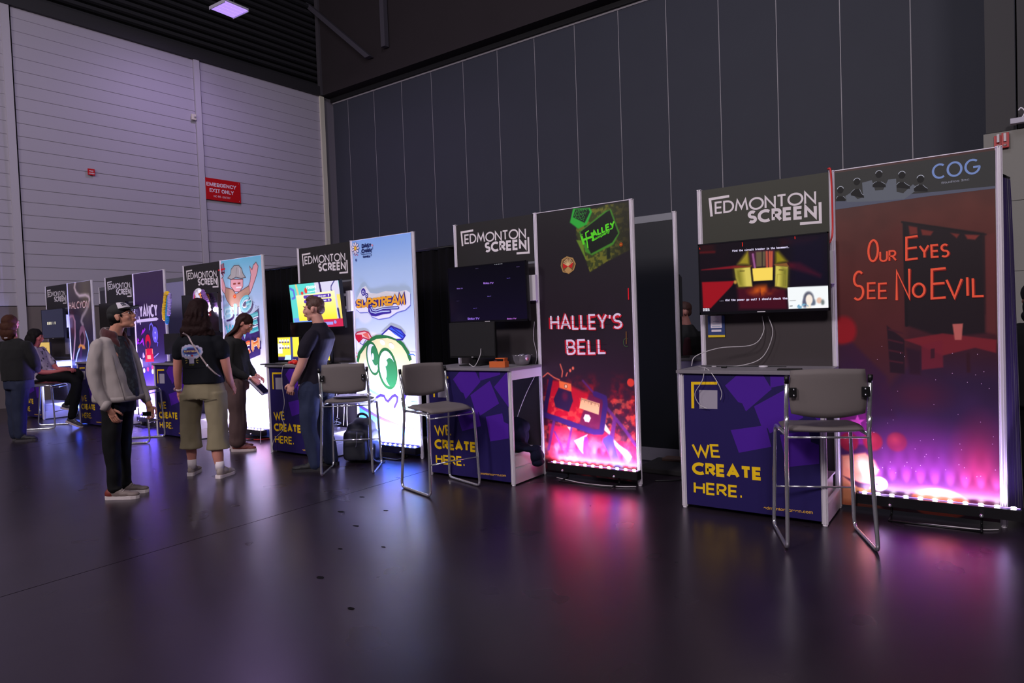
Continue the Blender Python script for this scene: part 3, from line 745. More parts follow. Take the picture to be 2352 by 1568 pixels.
A.text('Studios Inc', *[(-0.3152,2.287),(-0.158,2.288),(-0.3149,2.306)], (150, 156, 168), weight=.01)
for (tx, bx, w) in (('O', [(-0.7604,1.79),(-0.7008,1.796),(-0.7573,1.957)], .012), ('UR', [(-0.6862,1.793),(-0.5909,1.795),(-0.6848,1.873)], .010), ('E', [(-0.526,1.791),(-0.459,1.795),(-0.5234,1.952)], .012),
                    ('YES', [(-0.4436,1.793),(-0.2809,1.794),(-0.4452,1.887)], .011), ('S', [(-0.8614,1.53),(-0.7985,1.538),(-0.8571,1.751)], .013), ('EE', [(-0.7685,1.535),(-0.65,1.536),(-0.7663,1.651)], .011),
                    ('N', [(-0.5892,1.517),(-0.5131,1.528),(-0.5856,1.732)], .013), ('O', [(-0.4912,1.527),(-0.4232,1.527),(-0.4895,1.635)], .012), ('E', [(-0.3807,1.516),(-0.3011,1.519),(-0.3776,1.72)], .013), ('VIL', [(-0.2938,1.517),(-0.0915,1.517),(-0.2948,1.651)], .012)):
    A.stext(tx, *[(p[0]+.004, p[1]-.004) for p in bx], w*1.5, (126, 24, 20), gap=.22, jit=.08)
    A.stext(tx, *bx, w*1.1, (255, 96, 62), gap=.22, jit=.08)
rs = random.Random(4)
for k in range(60):
    u = -.9+.86*rs.random(); v = .3+.9*rs.random()**1.5; A.ell(u, v, .0025, .0025, (220, 180, 210), n=6)
A.build('printed_lettering', PRINTM, pp, y=-.0122)

# ---- poster 2 : dark cassette picture
pp = PANELS[1]
R = Paint(-PW+.021, -.021, .03, HT-.004, 180, 420, (34, 26, 32))
R.vgrad([(0, (40, 18, 34)), (.6, (60, 22, 44)), (1.0, (46, 26, 42)), (1.3, (40, 28, 40)), (2.5, (24, 20, 26))])
n1_ = R.noise(9, 2, 4); n2_ = R.noise(22, 3, 3)
a = np.clip((1.0-R.V)/.25, 0, 1)*np.clip((n1_-.38)*3.2, 0, 1)*np.clip((n2_-.3)*2.5, 0, 1)
R.mix(a*.9, (214, 18, 34))
R.poly([(-0.9079,0.9058),(-0.7877,0.901),(-0.376,0.7554),(-0.3164,0.6737),(-0.3549,0.4753),(-0.8789,0.5602),(-0.9293,0.602)], (206, 16, 40), .03, .9)
R.mix(np.clip((n2_-.5)*6, 0, 1)*(R.V < .75)*(R.V > .35)*.5, (255, 110, 70))
R.poly([(-0.4701,0.7874),(-0.298,0.7513),(-0.3486,0.4335),(-0.4207,0.4039),(-0.5951,0.4888)], (90, 26, 66), .02, .85)
R.poly([(-0.9162,0.499),(-0.4841,0.4173),(-0.3243,0.4562),(-0.2192,0.3728),(-0.0243,0.3737),(-0.0322,0.1409),(-0.9317,0.1265)], (206, 26, 62), .03, .8)
R.mix(np.clip((n1_-.45)*5, 0, 1)*np.clip((.46-R.V)/.1, 0, 1)*.35, (255, 170, 150))
R.poly([(-0.7119,0.4745),(-0.6536,0.4708),(-0.6801,0.4329)], (255, 220, 190), .01)
R.poly([(-0.6419,0.3486),(-0.5003,0.4162),(-0.5434,0.3487),(-0.5519,0.2332),(-0.5871,0.2735)], (255, 232, 210), .012); R.poly([(-0.3326,0.5504),(-0.2663,0.453),(-0.2749,0.428),(-0.3316,0.4698)], (250, 214, 170), .01)
R.poly([(-0.2452,0.3953),(-0.1823,0.3409),(-0.1084,0.2985),(-0.0655,0.2473),(-0.0968,0.2033),(-0.1693,0.2797),(-0.2356,0.3438)], (255, 236, 214), .012)
for ln, w in (([(-0.8548,0.5173),(-0.9267,0.2459)], .03), ([(-0.8504,0.4144),(-0.7709,0.2659)], .022), ([(-0.6664,0.4628),(-0.7111,0.2853)], .026), ([(-0.7285,0.2693),(-0.7453,0.1656)], .022), ([(-0.5181,0.3721),(-0.5304,0.2637),(-0.4934,0.1739)], .05),
              ([(-0.3008,0.6744),(-0.1245,0.483),(-0.025,0.3532)], .03), ([(-0.2199,0.5671),(-0.2569,0.3909)], .04), ([(-0.53,0.9066),(-0.4065,0.7825)], .02), ([(-0.7797,0.2578),(-0.6447,0.276),(-0.5255,0.1782)], .014)):
    R.line(ln, w, (92, 40, 110), .01, .85)
R.poly([(-0.3423,0.3918),(-0.2786,0.4313),(-0.2413,0.399),(-0.2074,0.2765),(-0.1514,0.1429),(-0.2428,0.141),(-0.3073,0.2821),(-0.3514,0.356)], (70, 56, 130), .02)
R.line([(-0.8729,0.9139),(-0.935,0.6759),(-0.9569,0.571)], .045, (44, 24, 70), .01); R.line([(-0.9569,0.571),(-0.8449,0.5473),(-0.4352,0.4419),(-0.3559,0.4471),(-0.3075,0.702),(-0.3133,0.7577),(-0.4063,0.7895)], .05, (56, 30, 96), .01)
R.poly([(-0.7904,0.8353),(-0.6571,0.8029),(-0.6398,0.717),(-0.6896,0.6136),(-0.8321,0.6508),(-0.8506,0.7235)], (46, 26, 62), .01); R.ell(*[(-0.7258,0.7572)][0], .03, .04, (120, 24, 56), .03, op=.7)
R.poly([(-0.7834,0.9011),(-0.6543,0.8751),(-0.653,0.803),(-0.7818,0.8355)], (250, 120, 60), .01); R.ell(*[(-0.712,0.8498)][0], .017, .02, (70, 30, 30), .004); R.ell(*[(-0.712,0.8498)][0], .013, .016, (255, 200, 150), .004)
R.poly([(-0.5524,0.749),(-0.3637,0.7032),(-0.3777,0.602),(-0.5764,0.6535)], (246, 196, 130), .006)
R.poly([(-0.5175,0.6006),(-0.4773,0.5969),(-0.4584,0.5681),(-0.4799,0.5278),(-0.5201,0.5327),(-0.5375,0.5638)], (255, 232, 200), .006)
for ln in ([(-0.9591,0.9344),(-0.9051,0.9722),(-0.8378,0.9293),(-0.7789,0.9085)], [(-0.7645,1.054),(-0.7418,0.9891),(-0.7523,0.9381)], [(-0.7057,0.9462),(-0.6919,0.9754)]): R.line(ln, .011, (255, 120, 90), .01)
for c in [(-0.6594,0.9974),(-0.6287,1.019)]: R.ell(c[0], c[1], .012, .015, (255, 120, 90), .008)
R.ell(*[(-0.0542,0.8998)][0], .034, .036, (232, 66, 50), .006)
# green workshop picture, top right
R.poly([(-0.5398,2.429),(-0.313,2.448),(-0.2288,2.465),(-0.0162,2.455),(-0.0302,2.049),(-0.247,1.966),(-0.4192,1.885),(-0.458,2.002),(-0.5476,2.23)], (58, 70, 26), .02)
n3_ = R.noise(40, 9, 3)
g = R.sd([(-0.5398,2.429),(-0.313,2.448),(-0.2288,2.465),(-0.0162,2.455),(-0.0302,2.049),(-0.247,1.966),(-0.4192,1.885),(-0.458,2.002),(-0.5476,2.23)]) < 0
R.mix(g*np.clip((n3_-.45)*7, 0, 1)*.7, (140, 140, 40)); R.mix(g*np.clip((R.U+.25)/.2, 0, 1)*.75, (30, 26, 20))
R.poly([(-0.5712,2.471),(-0.3975,2.458),(-0.3777,2.418),(-0.4353,2.312),(-0.5234,2.284),(-0.6093,2.351)], (46, 190, 60), .012); R.poly([(-0.5496,2.461),(-0.4139,2.451),(-0.399,2.421),(-0.4563,2.329),(-0.5742,2.395)], (16, 40, 22), .008)
R.poly([(-0.5492,2.187),(-0.4948,2.176),(-0.4573,2.021),(-0.4364,2),(-0.458,2.002)], (110, 150, 40), .01)
R.poly([(-0.2426,2.086),(-0.2094,2.088),(-0.2148,1.996),(-0.2463,1.984)], (24, 34, 18), .01)
R.poly([(-0.5158,2.255),(-0.2463,2.412),(-0.1892,2.418),(-0.1152,2.203),(-0.1798,2.108),(-0.3921,2.034),(-0.4555,2.068)], (70, 150, 40), .012); R.poly([(-0.5027,2.253),(-0.2311,2.402),(-0.2018,2.41),(-0.1274,2.202),(-0.1894,2.128),(-0.4023,2.049)], (14, 20, 16), .008)
R.build('printed_picture', MATS['poster_print'], pp, y=-.0115)
A = Art(0, 0, .00004)
G = (96, 240, 40)
A.stext('H', *[(-0.4695,2.127),(-0.3665,2.15),(-0.4951,2.224)], .020, G, slant=0); A.stext('ALLEY', *[(-0.3811,2.186),(-0.1592,2.255),(-0.3862,2.248)], .015, G, gap=.24)
A.text('Company', *[(-0.3876,2.155),(-0.2045,2.222),(-0.393,2.183)], G, weight=.03); A.text('The', *[(-0.5066,2.211),(-0.4798,2.227),(-0.5081,2.229)], G, weight=.02)
A.stroke([(-0.416,2.256),(-0.449,2.238),(-0.4304,2.102)], .012, G); A.stroke([(-0.1737,2.278),(-0.185,2.249),(-0.2078,2.245)], .010, G)
for k in range(8):
    p0 = [(-0.5366,2.453),(-0.4173,2.448),(-0.5721,2.393),(-0.4625,2.338)]
    t_ = k/8; a0 = Vector(p0[0]).lerp(Vector(p0[2]), t_); b0 = Vector(p0[1]).lerp(Vector(p0[3]), t_)
    for j in range(7):
        if (j*5+k*3) % 7: A.stroke([tuple(a0.lerp(b0, j/7+.02)), tuple(a0.lerp(b0, j/7+.10))], .0035, (80, 220, 90))
hx = [(-0.6528,2.047),(-0.5865,2.027),(-0.5598,1.972),(-0.582,1.916),(-0.6333,1.886),(-0.7002,1.906),(-0.7206,1.966),(-0.7069,2.023)]
A.poly(hx, (176, 140, 84)); c = [(-0.6418,1.955)][0]
A.poly([(c[0]+(p[0]-c[0])*.85, c[1]+(p[1]-c[1])*.85) for p in hx], (120, 84, 50))
for i in range(9):
    an = math.radians(30+15*i); A.stroke([c, (c[0]+.058*math.cos(an), c[1]+.072*math.sin(an))], .006, (226, 196, 140))
A.poly([c, (c[0]-.055, c[1]+.03), (c[0]-.052, c[1]-.02)], (206, 28, 30)); A.poly([c, (c[0]+.055, c[1]+.035), (c[0]+.04, c[1]-.02)], (206, 28, 30)); A.poly([(c[0]-.04, c[1]-.035), c, (c[0]+.04, c[1]-.035), (c[0], c[1]-.07)], (190, 150, 90))
c = [(-0.1026,2.102)][0]; A.ell(c[0], c[1], .014, .016, (240, 90, 20)); A.ell(c[0], c[1], .009, .011, (60, 30, 10)); A.ell(c[0], c[1], .005, .006, (250, 160, 40))
for (tx, bx) in (('HALLEY', [(-0.845,1.375),(-0.2687,1.367),(-0.8462,1.516)]), ("S", [(-0.201,1.372),(-0.1243,1.371),(-0.1961,1.509)]), ("'", [(-0.2476,1.373),(-0.231,1.373),(-0.2429,1.504)]), ('BELL', [(-0.6776,1.142),(-0.2872,1.149),(-0.6787,1.283)])):
    A.stext(tx, *[(p[0]-.010, p[1]) for p in bx], .030, (196, 20, 46), gap=.26, jit=.1)
    A.stext(tx, *[(p[0]+.007, p[1]-.004) for p in bx], .024, (214, 26, 44), gap=.26, jit=.06)
    A.stext(tx, *bx, .018, (240, 226, 244), gap=.26)
    for zz in (.35, .62):
        p0_, p1_, tp = bx; hgt = tp[1]-p0_[1]
        A.stroke([(p0_[0]-.01, p0_[1]+hgt*zz), (p1_[0]+.01, p1_[1]+hgt*zz)], .003, (60, 24, 44))
A.stroke(_arc(*[(-0.0799,1.25)][0], .028, .036, 60, 300), .004, (70, 110, 60)); A.stroke([(-0.0804,1.236),(-0.0785,1.346)], .012, (96, 64, 34))
p0 = [(-0.5484,0.7456),(-0.3662,0.701)]
for i in range(26):
    b_ = Vector(p0[0]).lerp(Vector(p0[1]), i/26); ln = .012+.016*((i % 5) == 0)+.02*(i == 14)
    A.stroke([tuple(b_), (b_[0]-.001, b_[1]-ln)], .0028, (50, 30, 30))
A.rect(-.05, -.04, 1.62, 1.72, (230, 20, 40))
A.build('printed_lettering', PRINTM, pp, y=-.0122)

# ---- poster 3 : pale blue sky with a round fuzzy ball
pp = PANELS[2]
R = Paint(-PW+.021, -.021, .03, HT-.004, 150, 360, (150, 190, 235))
R.vgrad([(0, (40, 70, 190)), (.22, (90, 150, 235)), (.45, (150, 220, 250)), (.75, (236, 246, 252)), (1.3, (226, 240, 252)), (1.7, (205, 228, 252)), (2.1, (186, 216, 254)), (2.5, (140, 185, 252))])
def cloud(pts, rx, ry, col=(246, 250, 255), op=.8):
    for c in pts: R.ell(c[0], c[1], rx, ry, col, .02, op=op)
R.ell(-.97, 1.68, .13, .11, (238, 246, 255), .02); R.ell(-.8, 1.60, .12, .09, (238, 246, 255), .03)
R.ell(-.75, 1.28, .22, .13, (250, 252, 255), .03); R.ell(-.5, 1.22, .2, .14, (250, 252, 255), .03); R.ell(-.25, 1.12, .16, .1, (250, 252, 255), .03)
R.ell(-.35, 1.1, .6, .1, (244, 250, 255), .08)
R.poly([(-1.119,0.6067),(-0.9103,0.5256),(-0.7233,0.4515),(-0.244,0.3379),(-0.03,0.302),(-0.0488,-0.0322),(-1.218,-0.1395)], (50, 120, 205), .01)
n_ = R.noise(5, 6, 2); g = R.V < .42
for k in range(9):
    R.ell(-.95+.12*k, .24+.02*(k % 2), .035, .16, (120, 130, 225) if k % 2 else (60, 170, 225), .05, op=.55)
R.mix(np.clip((.24-R.V)/.12, 0, 1), (22, 24, 130))
R.ell(*[(-0.516,0.9683)][0], .475, .40, (250, 246, 226), .01)
R.build('printed_picture', MATS['poster_print'], pp, y=-.0115)
A = Art(0, 0, .00004)
GR = (40, 118, 56); PU = (62, 42, 156)
# generic round shape with swirls
cc = [(-0.5424,0.9044)][0]
el = lambda k, rx, ry, a0, a1: [(cc[0]+rx*math.cos(math.radians(a0+(a1-a0)*i/40))+.006*math.sin(i*2.7)*(k > 0), cc[1]+ry*math.sin(math.radians(a0+(a1-a0)*i/40))+.006*math.cos(i*3.1)*(k > 0)) for i in range(41)]
A.poly([(-0.9731,1.094),(-0.9069,1.192),(-0.7701,1.304),(-0.6286,1.35),(-0.4475,1.363),(-0.3174,1.329),(-0.213,1.266),(-0.1331,1.173),(-0.0962,1.081),(-0.0953,0.9121),(-0.1349,0.7726),(-0.3553,0.688),(-0.6247,0.6708),(-0.8047,0.7538),(-0.9138,0.898)], (248, 240, 170))
A.poly([(-0.8302,1.094),(-0.7894,0.9973),(-0.7868,0.8516),(-0.5728,0.7763),(-0.3525,0.7351),(-0.157,0.7566),(-0.1128,0.6037),(-0.2044,0.3045),(-0.7305,0.4488),(-0.8098,0.6725),(-0.9617,0.8972)], (252, 250, 246))
A.stroke([(-0.9656,1.061),(-0.9257,1.159),(-0.82,1.256),(-0.7226,1.32),(-0.6288,1.347),(-0.4478,1.357),(-0.3176,1.326),(-0.2134,1.258),(-0.1437,1.173),(-0.1046,1.081)], .044, GR)
ovals = (([(-0.7014,1.103),(-0.6968,1.287)][0], .105, .20, .12), ([(-0.47,0.9878),(-0.4574,1.198)][0], .155, .24, .12))
for (c, rx, ry, tl) in ovals:
    A.ell(c[0], c[1], rx, ry, GR, rot=.18); A.ell(c[0], c[1], rx*.80, ry*.85, (250, 253, 250), rot=.18)
c = ovals[0][0]; A.ell(c[0]+.03, c[1]+.03, .055, .115, (48, 136, 72), rot=.18); A.ell(c[0]+.0, c[1]+.02, .02, .04, (250, 253, 250))
c = ovals[1][0]; A.ell(c[0]+.05, c[1]-.045, .095, .165, (48, 136, 72), rot=.1); A.ell(c[0]-.03, c[1]+.06, .035, .035, (250, 253, 250)); A.ell(c[0]-.05, c[1]-.02, .03, .09, (250, 253, 250), rot=.2)
for c in [(-0.5305,1.285),(-0.3882,1.244)]: A.ell(c[0], c[1], .045, .028, (254, 253, 240), rot=-.5)
A.stroke([(-0.8165,0.7535),(-0.7144,0.708),(-0.5796,0.6643)], .028, (130, 220, 140)); A.stroke([(-0.335,0.5867),(-0.1909,0.5384),(-0.1553,0.602),(-0.0388,0.6145)], .032, (130, 220, 140)); A.stroke([(-0.8083,0.8836),(-0.7819,0.8193),(-0.816,0.7616)], .014, (120, 200, 120))
A.stroke([(-0.7098,0.5952),(-0.6601,0.6535),(-0.6014,0.6796),(-0.5451,0.6735),(-0.5142,0.6269),(-0.4815,0.6123),(-0.4113,0.6703),(-0.3663,0.6876),(-0.3304,0.6653),(-0.3375,0.618),(-0.3808,0.5533)], .030, PU, True); A.stroke([(-0.2248,0.6924),(-0.2038,0.6854),(-0.2275,0.6457)], .028, PU, True)
A.stroke([(-1.07,0.5951),(-0.9107,0.52),(-0.7235,0.4482),(-0.5403,0.3957),(-0.303,0.3364),(-0.0304,0.2957)], .034, PU)
# gift-like blocks
A.poly([(-0.9745,1.387),(-0.9455,1.408),(-0.8231,1.421),(-0.7567,1.404),(-0.708,1.351),(-0.7471,1.319),(-0.8506,1.343),(-0.9223,1.292),(-0.9726,1.345)], (250, 200, 190)); A.poly([(-0.9748,1.382),(-0.871,1.38),(-0.8609,1.349),(-0.9251,1.297),(-0.9731,1.337)], (214, 20, 50)); A.poly([(-0.8555,1.385),(-0.7715,1.406),(-0.7363,1.326),(-0.8123,1.353)], (240, 110, 90))
A.stroke([(-0.9745,1.387),(-0.9455,1.408),(-0.8231,1.421),(-0.7567,1.404),(-0.7057,1.341)], .015, (190, 20, 60)); A.stroke([(-0.9745,1.387),(-0.9729,1.34),(-0.9252,1.294),(-0.8506,1.343),(-0.7399,1.316)], .015, (190, 20, 60)); A.stroke([(-0.8988,1.303),(-0.9077,1.282),(-0.8559,1.26),(-0.7991,1.324)], .008, (60, 50, 160))
A.poly([(-0.5385,1.374),(-0.3832,1.466),(-0.3168,1.405),(-0.2114,1.314),(-0.2941,1.317),(-0.418,1.357)], (250, 252, 255)); A.poly([(-0.4206,1.432),(-0.3762,1.466),(-0.2328,1.418),(-0.1747,1.357),(-0.2113,1.316),(-0.3325,1.375)], (64, 100, 226)); A.stroke([(-0.5387,1.371),(-0.3832,1.466),(-0.2328,1.418),(-0.1706,1.357),(-0.2114,1.314),(-0.3082,1.313)], .018, (50, 40, 150)); A.stroke([(-0.4206,1.432),(-0.3173,1.395),(-0.2041,1.321)], .009, (40, 30, 130)); A.stroke([(-0.3833,1.464),(-0.289,1.404),(-0.1819,1.351)], .009, (40, 30, 130))
A.stroke([(-0.1256,1.147),(-0.0582,1.149),(-0.0298,1.131)], .010, (60, 120, 230)); A.stroke([(-0.9939,1.183),(-0.9586,1.157)], .010, (220, 60, 60)); A.stroke([(-0.9939,1.136),(-0.9617,1.11)], .010, (220, 60, 60))
# title
bl = [(-0.9194,1.694),(-0.1083,1.684),(-0.9193,1.813)]
SH = [(-0.9552,1.685),(-0.9193,1.813),(-0.8288,1.922),(-0.7677,1.939),(-0.6985,1.858),(-0.5895,1.842),(-0.4442,1.864),(-0.263,1.844),(-0.1255,1.856),(-0.0667,1.824),(-0.0702,1.692),(-0.1514,1.642),(-0.2761,1.622),(-0.4054,1.567),(-0.5782,1.552),(-0.6933,1.587),(-0.7493,1.64),(-0.8847,1.64)]
A.poly([(p[0]+.006, p[1]-.012) for p in SH], (120, 130, 214)); A.poly(SH, (250, 250, 255))
segs = [('S', 115, 165, 815, 918), ('L', 185, 212, 815, 912), ('I', 224, 236, 845, 905), ('P', 250, 292, 800, 915), ('S', 305, 352, 800, 912), ('T', 360, 410, 795, 905), ('R', 418, 462, 785, 895), ('E', 476, 518, 780, 890), ('A', 528, 595, 770, 890), ('M', 606, 668, 765, 885)]
def cpt(x, y):
    o_ = [(-1.034,2.655),(0.3535,2.5),(-1.103,1.611),(0.303,1.562)]
    a_ = Vector(o_[0]).lerp(Vector(o_[1]), x/1000); b_ = Vector(o_[2]).lerp(Vector(o_[3]), x/1000); return tuple(a_.lerp(b_, y/1000))
for w_, colr in ((.056, PU), (.026, (255, 178, 48))):
    if w_ > .05:
        for (ox, oy, rr1) in ((196, 735, .042), (236, 775, .030)): c = cpt(ox, oy); A.ell(c[0], c[1], rr1*.9, rr1*1.05, PU)
    for ch, x0_, x1_, yt, yb in segs:
        A.stext(ch, cpt(x0_, yb), cpt(x1_, yb-3), cpt(x0_, yt), w_, colr, round_=True)
for (ox, oy, rr1) in ((196, 740, .022), (236, 775, .016)): c = cpt(ox, oy); A.ell(c[0], c[1], rr1, rr1*1.05, (225, 225, 250)); A.ell(c[0], c[1], rr1*.5, rr1*.6, PU)
A.stroke([cpt(x, y) for x, y in ((270, 900), (272, 950), (300, 985), (345, 990), (430, 965), (510, 955))], .040, PU, True); A.stroke([cpt(x, y) for x, y in ((292, 905), (300, 940), (340, 950), (430, 925), (520, 915), (600, 912))], .034, PU, True)
A.stroke([cpt(x, y) for x, y in ((275, 920), (290, 960), (340, 972), (420, 955), (505, 950))], .012, (200, 220, 250)); A.stroke([cpt(x, y) for x, y in ((290, 905), (310, 940), (350, 948), (430, 920), (600, 912))], .012, (200, 225, 250))
# flower and small studio lettering
c = cpt(101, 245)
for k in range(9):
    an = 2*PI*k/9; A.ell(c[0]+.042*math.cos(an), c[1]+.05*math.sin(an), .026, .014, (60, 40, 110), rot=an); A.ell(c[0]+.042*math.cos(an), c[1]+.05*math.sin(an), .022, .010, (246, 236, 250), rot=an)
A.ell(c[0], c[1], .022, .026, (226, 160, 40)); A.ell(c[0], c[1], .012, .014, (250, 210, 70)); A.stroke([cpt(112, 320), cpt(110, 360)], .004, (250, 250, 255)); A.ell(*cpt(110, 375), .012, .016, (70, 90, 150))
A.ell(*cpt(98, 320), .009, .006, (240, 120, 140)); A.ell(*cpt(126, 318), .009, .006, (240, 120, 140))
NV = (26, 36, 92)
A.stext('DAISY', cpt(183, 243), cpt(288, 232), cpt(183, 196), .0135, NV, gap=.2); A.stext('CHAIN', cpt(180, 300), cpt(290, 290), cpt(180, 252), .0135, NV, gap=.2); A.stext('GAMES', cpt(196, 352), cpt(274, 346), cpt(196, 328), .008, NV, gap=.24)
A.stroke([cpt(x, y) for x, y in ((178, 285), (168, 302), (185, 315), (240, 305), (290, 304), (296, 320), (280, 330))], .005, NV); A.stroke([cpt(290, 258), cpt(306, 250), cpt(312, 232)], .006, NV); A.ell(*cpt(305, 210), .012, .012, (240, 150, 160))
A.build('printed_lettering', PRINTM, pp, y=-.0122)

# ---- poster 4 : beach, blocky figure and big lettering
pp = PANELS[3]
R = Paint(-PW+.021, -.021, .03, HT-.004, 110, 260, (170, 210, 250))
R.vgrad([(0, (60, 90, 200)), (.13, (70, 90, 200)), (.16, (240, 190, 210)), (.5, (246, 246, 252)), (1.2, (240, 240, 255)), (1.6, (200, 215, 250)), (2.1, (175, 215, 250)), (2.5, (110, 195, 225))])
R.mix(np.clip((R.noise(5, 4, 3)-.55)*6, 0, 1)*(R.V < .9)*.5, (150, 225, 235)); R.mix(np.clip((R.noise(8, 14, 2)-.62)*8, 0, 1)*(R.V < .45)*.6, (235, 60, 70))
R.build('printed_picture', MATS['poster_print'], pp, y=-.0115)
A = Art(0, 0, .00004)
def c4(x, y):
    o_ = [(-2.76,2.753),(0.0579,2.502),(-2.953,0.9125),(-0.0669,0.9463)]
    a_ = Vector(o_[0]).lerp(Vector(o_[1]), x/1300); b_ = Vector(o_[2]).lerp(Vector(o_[3]), x/1300); return tuple(a_.lerp(b_, y/1400))
P4 = lambda l: [c4(x, y) for x, y in l]
PK = (236, 170, 178); OUT = (120, 80, 84); TAN = (196, 150, 128)
def blocky(pts, col, out=None):
    if out: A.stroke(P4(pts+[pts[0]]), .022, out)
    A.poly(P4(pts), col)
blocky([(825, 320), (850, 300), (865, 350), (880, 410), (905, 440), (900, 470), (885, 500), (850, 450), (835, 400)], PK, OUT)
blocky([(1150, 170), (1175, 210), (1190, 150), (1215, 120), (1235, 160), (1225, 240), (1200, 330), (1170, 430), (1150, 480), (1130, 430), (1155, 350), (1165, 260)], PK, OUT)
blocky([(890, 420), (960, 440), (1000, 500), (1110, 420), (1140, 400), (1145, 480), (1100, 560), (1100, 640), (950, 640), (900, 560), (880, 500)], TAN, OUT)
blocky([(945, 320), (1075, 320), (1075, 400), (1040, 460), (990, 460), (945, 400)], PK, OUT)
blocky([(915, 300), (945, 260), (950, 200), (980, 158), (1030, 155), (1060, 190), (1075, 250), (1100, 290), (1060, 300), (1000, 285), (950, 315)], (176, 172, 172), (90, 84, 90))
A.stroke(P4([(1010, 175), (1000, 280)]), .012, (140, 134, 138)); A.stroke(P4([(1035, 180), (1045, 270)]), .012, (214, 212, 220))
for x, y in ((985, 370), (1035, 365)): A.rect(c4(x-15, y)[0], c4(x+15, y)[0], c4(x, y+10)[1], c4(x, y-10)[1], (150, 60, 50))
A.rect(c4(985, 0)[0], c4(1040, 0)[0], c4(1010, 425)[1], c4(1010, 405)[1], (246, 240, 244))
A.ell(*c4(988, 520), .035, .028, (230, 40, 30)); A.ell(*c4(988, 520), .018, .014, (250, 160, 40))
for k in range(7): A.stroke(P4([(790+12*k, 160-6*k), (800+12*k, 250+(k % 3)*20)]), .016, (196, 16, 40) if k % 2 else (120, 10, 40))
A.stroke(P4([(800, 210), (880, 190)]), .02, (220, 20, 40)); A.stroke(P4([(800, 250), (870, 235)]), .02, (60, 20, 50))
def big(tx, x0, yb0, x1, yb1, xt, yt, cols, w=.055, gap=.34):
    b0 = c4(x0, yb0); b1 = c4(x1, yb1); tp = c4(xt, yt)
    sh = lambda q_, dx, dz: (q_[0]+dx, q_[1]+dz)
    A.stext(tx, sh(b0, .02, -.03), sh(b1, .02, -.03), sh(tp, .02, -.03), w*1.45, (56, 30, 96), gap=gap)
    A.stext(tx, b0, b1, tp, w*1.3, (240, 244, 250), gap=gap); A.stext(tx, b0, b1, tp, w, cols[0], gap=gap)
    if len(cols) > 1: A.stext(tx, sh(b0, .004, -.004), sh(b1, .004, -.004), sh(tp, .004, -.02), w*.45, cols[1], gap=gap)
A.poly(P4([(870, 1010), (1245, 660), (1262, 1220), (1080, 1310)]), (60, 40, 110))
big('B', 885, 800, 955, 780, 880, 650, [(160, 214, 232), (200, 236, 244)], .06); big('I', 990, 770, 1000, 765, 990, 580, [(120, 206, 220), (170, 230, 236)], .07); big('G', 1060, 730, 1150, 690, 1055, 530, [(84, 190, 205), (150, 226, 230)], .06)
big('WAV', 900, 1010, 1120, 990, 895, 850, [(60, 160, 196), (110, 205, 220)], .05); big('E', 1170, 960, 1240, 930, 1165, 730, [(50, 170, 180), (110, 210, 205)], .06)
big('BEA', 870, 1300, 1080, 1270, 865, 1100, [(240, 96, 60), (250, 150, 90)], .05); big('C', 1100, 1230, 1155, 1205, 1098, 1070, [(238, 90, 50), (250, 170, 100)], .055); big('H', 1185, 1190, 1245, 1160, 1180, 1020, [(240, 120, 50), (250, 190, 110)], .055)
for x, y in ((870, 770), (860, 800), (1195, 600), (1215, 640), (1240, 650)): A.stroke(_arc(*c4(x, y), .012, .018, 0, 300), .004, (70, 80, 120))
A.build('printed_lettering', PRINTM, pp, y=-.0122)

# ---- poster 5 : dark purple with sword title
pp = PANELS[4]
R = Paint(-PW+.021, -.021, .03, HT-.004, 70, 170, (52, 36, 74))
R.vgrad([(0, (70, 60, 180)), (.3, (110, 100, 220)), (.55, (96, 84, 200)), (.75, (70, 50, 130)), (1.1, (54, 38, 84)), (2.5, (58, 36, 74))])
for k in range(9): R.line([(-.95+.12*k, .1), (-.95+.12*k, .62+.03*(k % 3))], .05, (150, 150, 250) if k % 2 else (80, 70, 190), .03, .5)
R.build('printed_picture', MATS['poster_print'], pp, y=-.0115)
A = Art(0, 0, .00004)
WHT = (250, 238, 255)
A.stext('YANCY', *[(-0.8112,1.749),(-0.269,1.752),(-0.8055,1.954)], .040, WHT, gap=.42)
A.stroke([(-0.913,1.699),(-0.2727,1.716)], .05, WHT); A.poly([(-0.2975,1.742),(-0.222,1.714),(-0.3031,1.689)], WHT); A.stroke([(-0.8542,1.776),(-0.8147,1.641)], .03, WHT); A.stroke([(-0.9321,1.716),(-0.9236,1.679)], .03, WHT)
P5 = [(-0.5981,1.361),(-0.6035,1.31),(-0.5995,1.157),(-0.606,1.096)]
A.ell(P5[0][0], P5[0][1], .085, .115, (216, 14, 50)); A.ell(P5[1][0], P5[1][1], .05, .06, (60, 20, 66))
A.poly([(-0.6928,1.239),(-0.4688,1.248),(-0.4312,1.036),(-0.716,1.024)], (216, 14, 50)); A.poly([(-0.6506,1.137),(-0.5324,1.141),(-0.5268,1.08),(-0.6449,1.076)], (250, 190, 120)); A.stroke([(-0.6764,1.239),(-0.6781,1.147)], .02, (240, 170, 110)); A.stroke([(-0.4699,1.238),(-0.4664,1.157)], .02, (240, 170, 110))
A.stroke([(-0.6147,1.015),(-0.6031,0.9334)], .02, (120, 40, 110)); A.stroke([(-0.5044,1.026),(-0.5009,0.9446)], .02, (120, 40, 110)); A.ell(*[(-0.6465,0.9084)][0], .035, .035, (240, 60, 100)); A.ell(*[(-0.4899,0.9345)][0], .04, .035, (240, 60, 100))
for c in [(-0.7721,0.8864),(-0.8705,0.8603),(-0.4963,0.8737)]: A.ell(c[0], c[1], .035, .04, WHT)
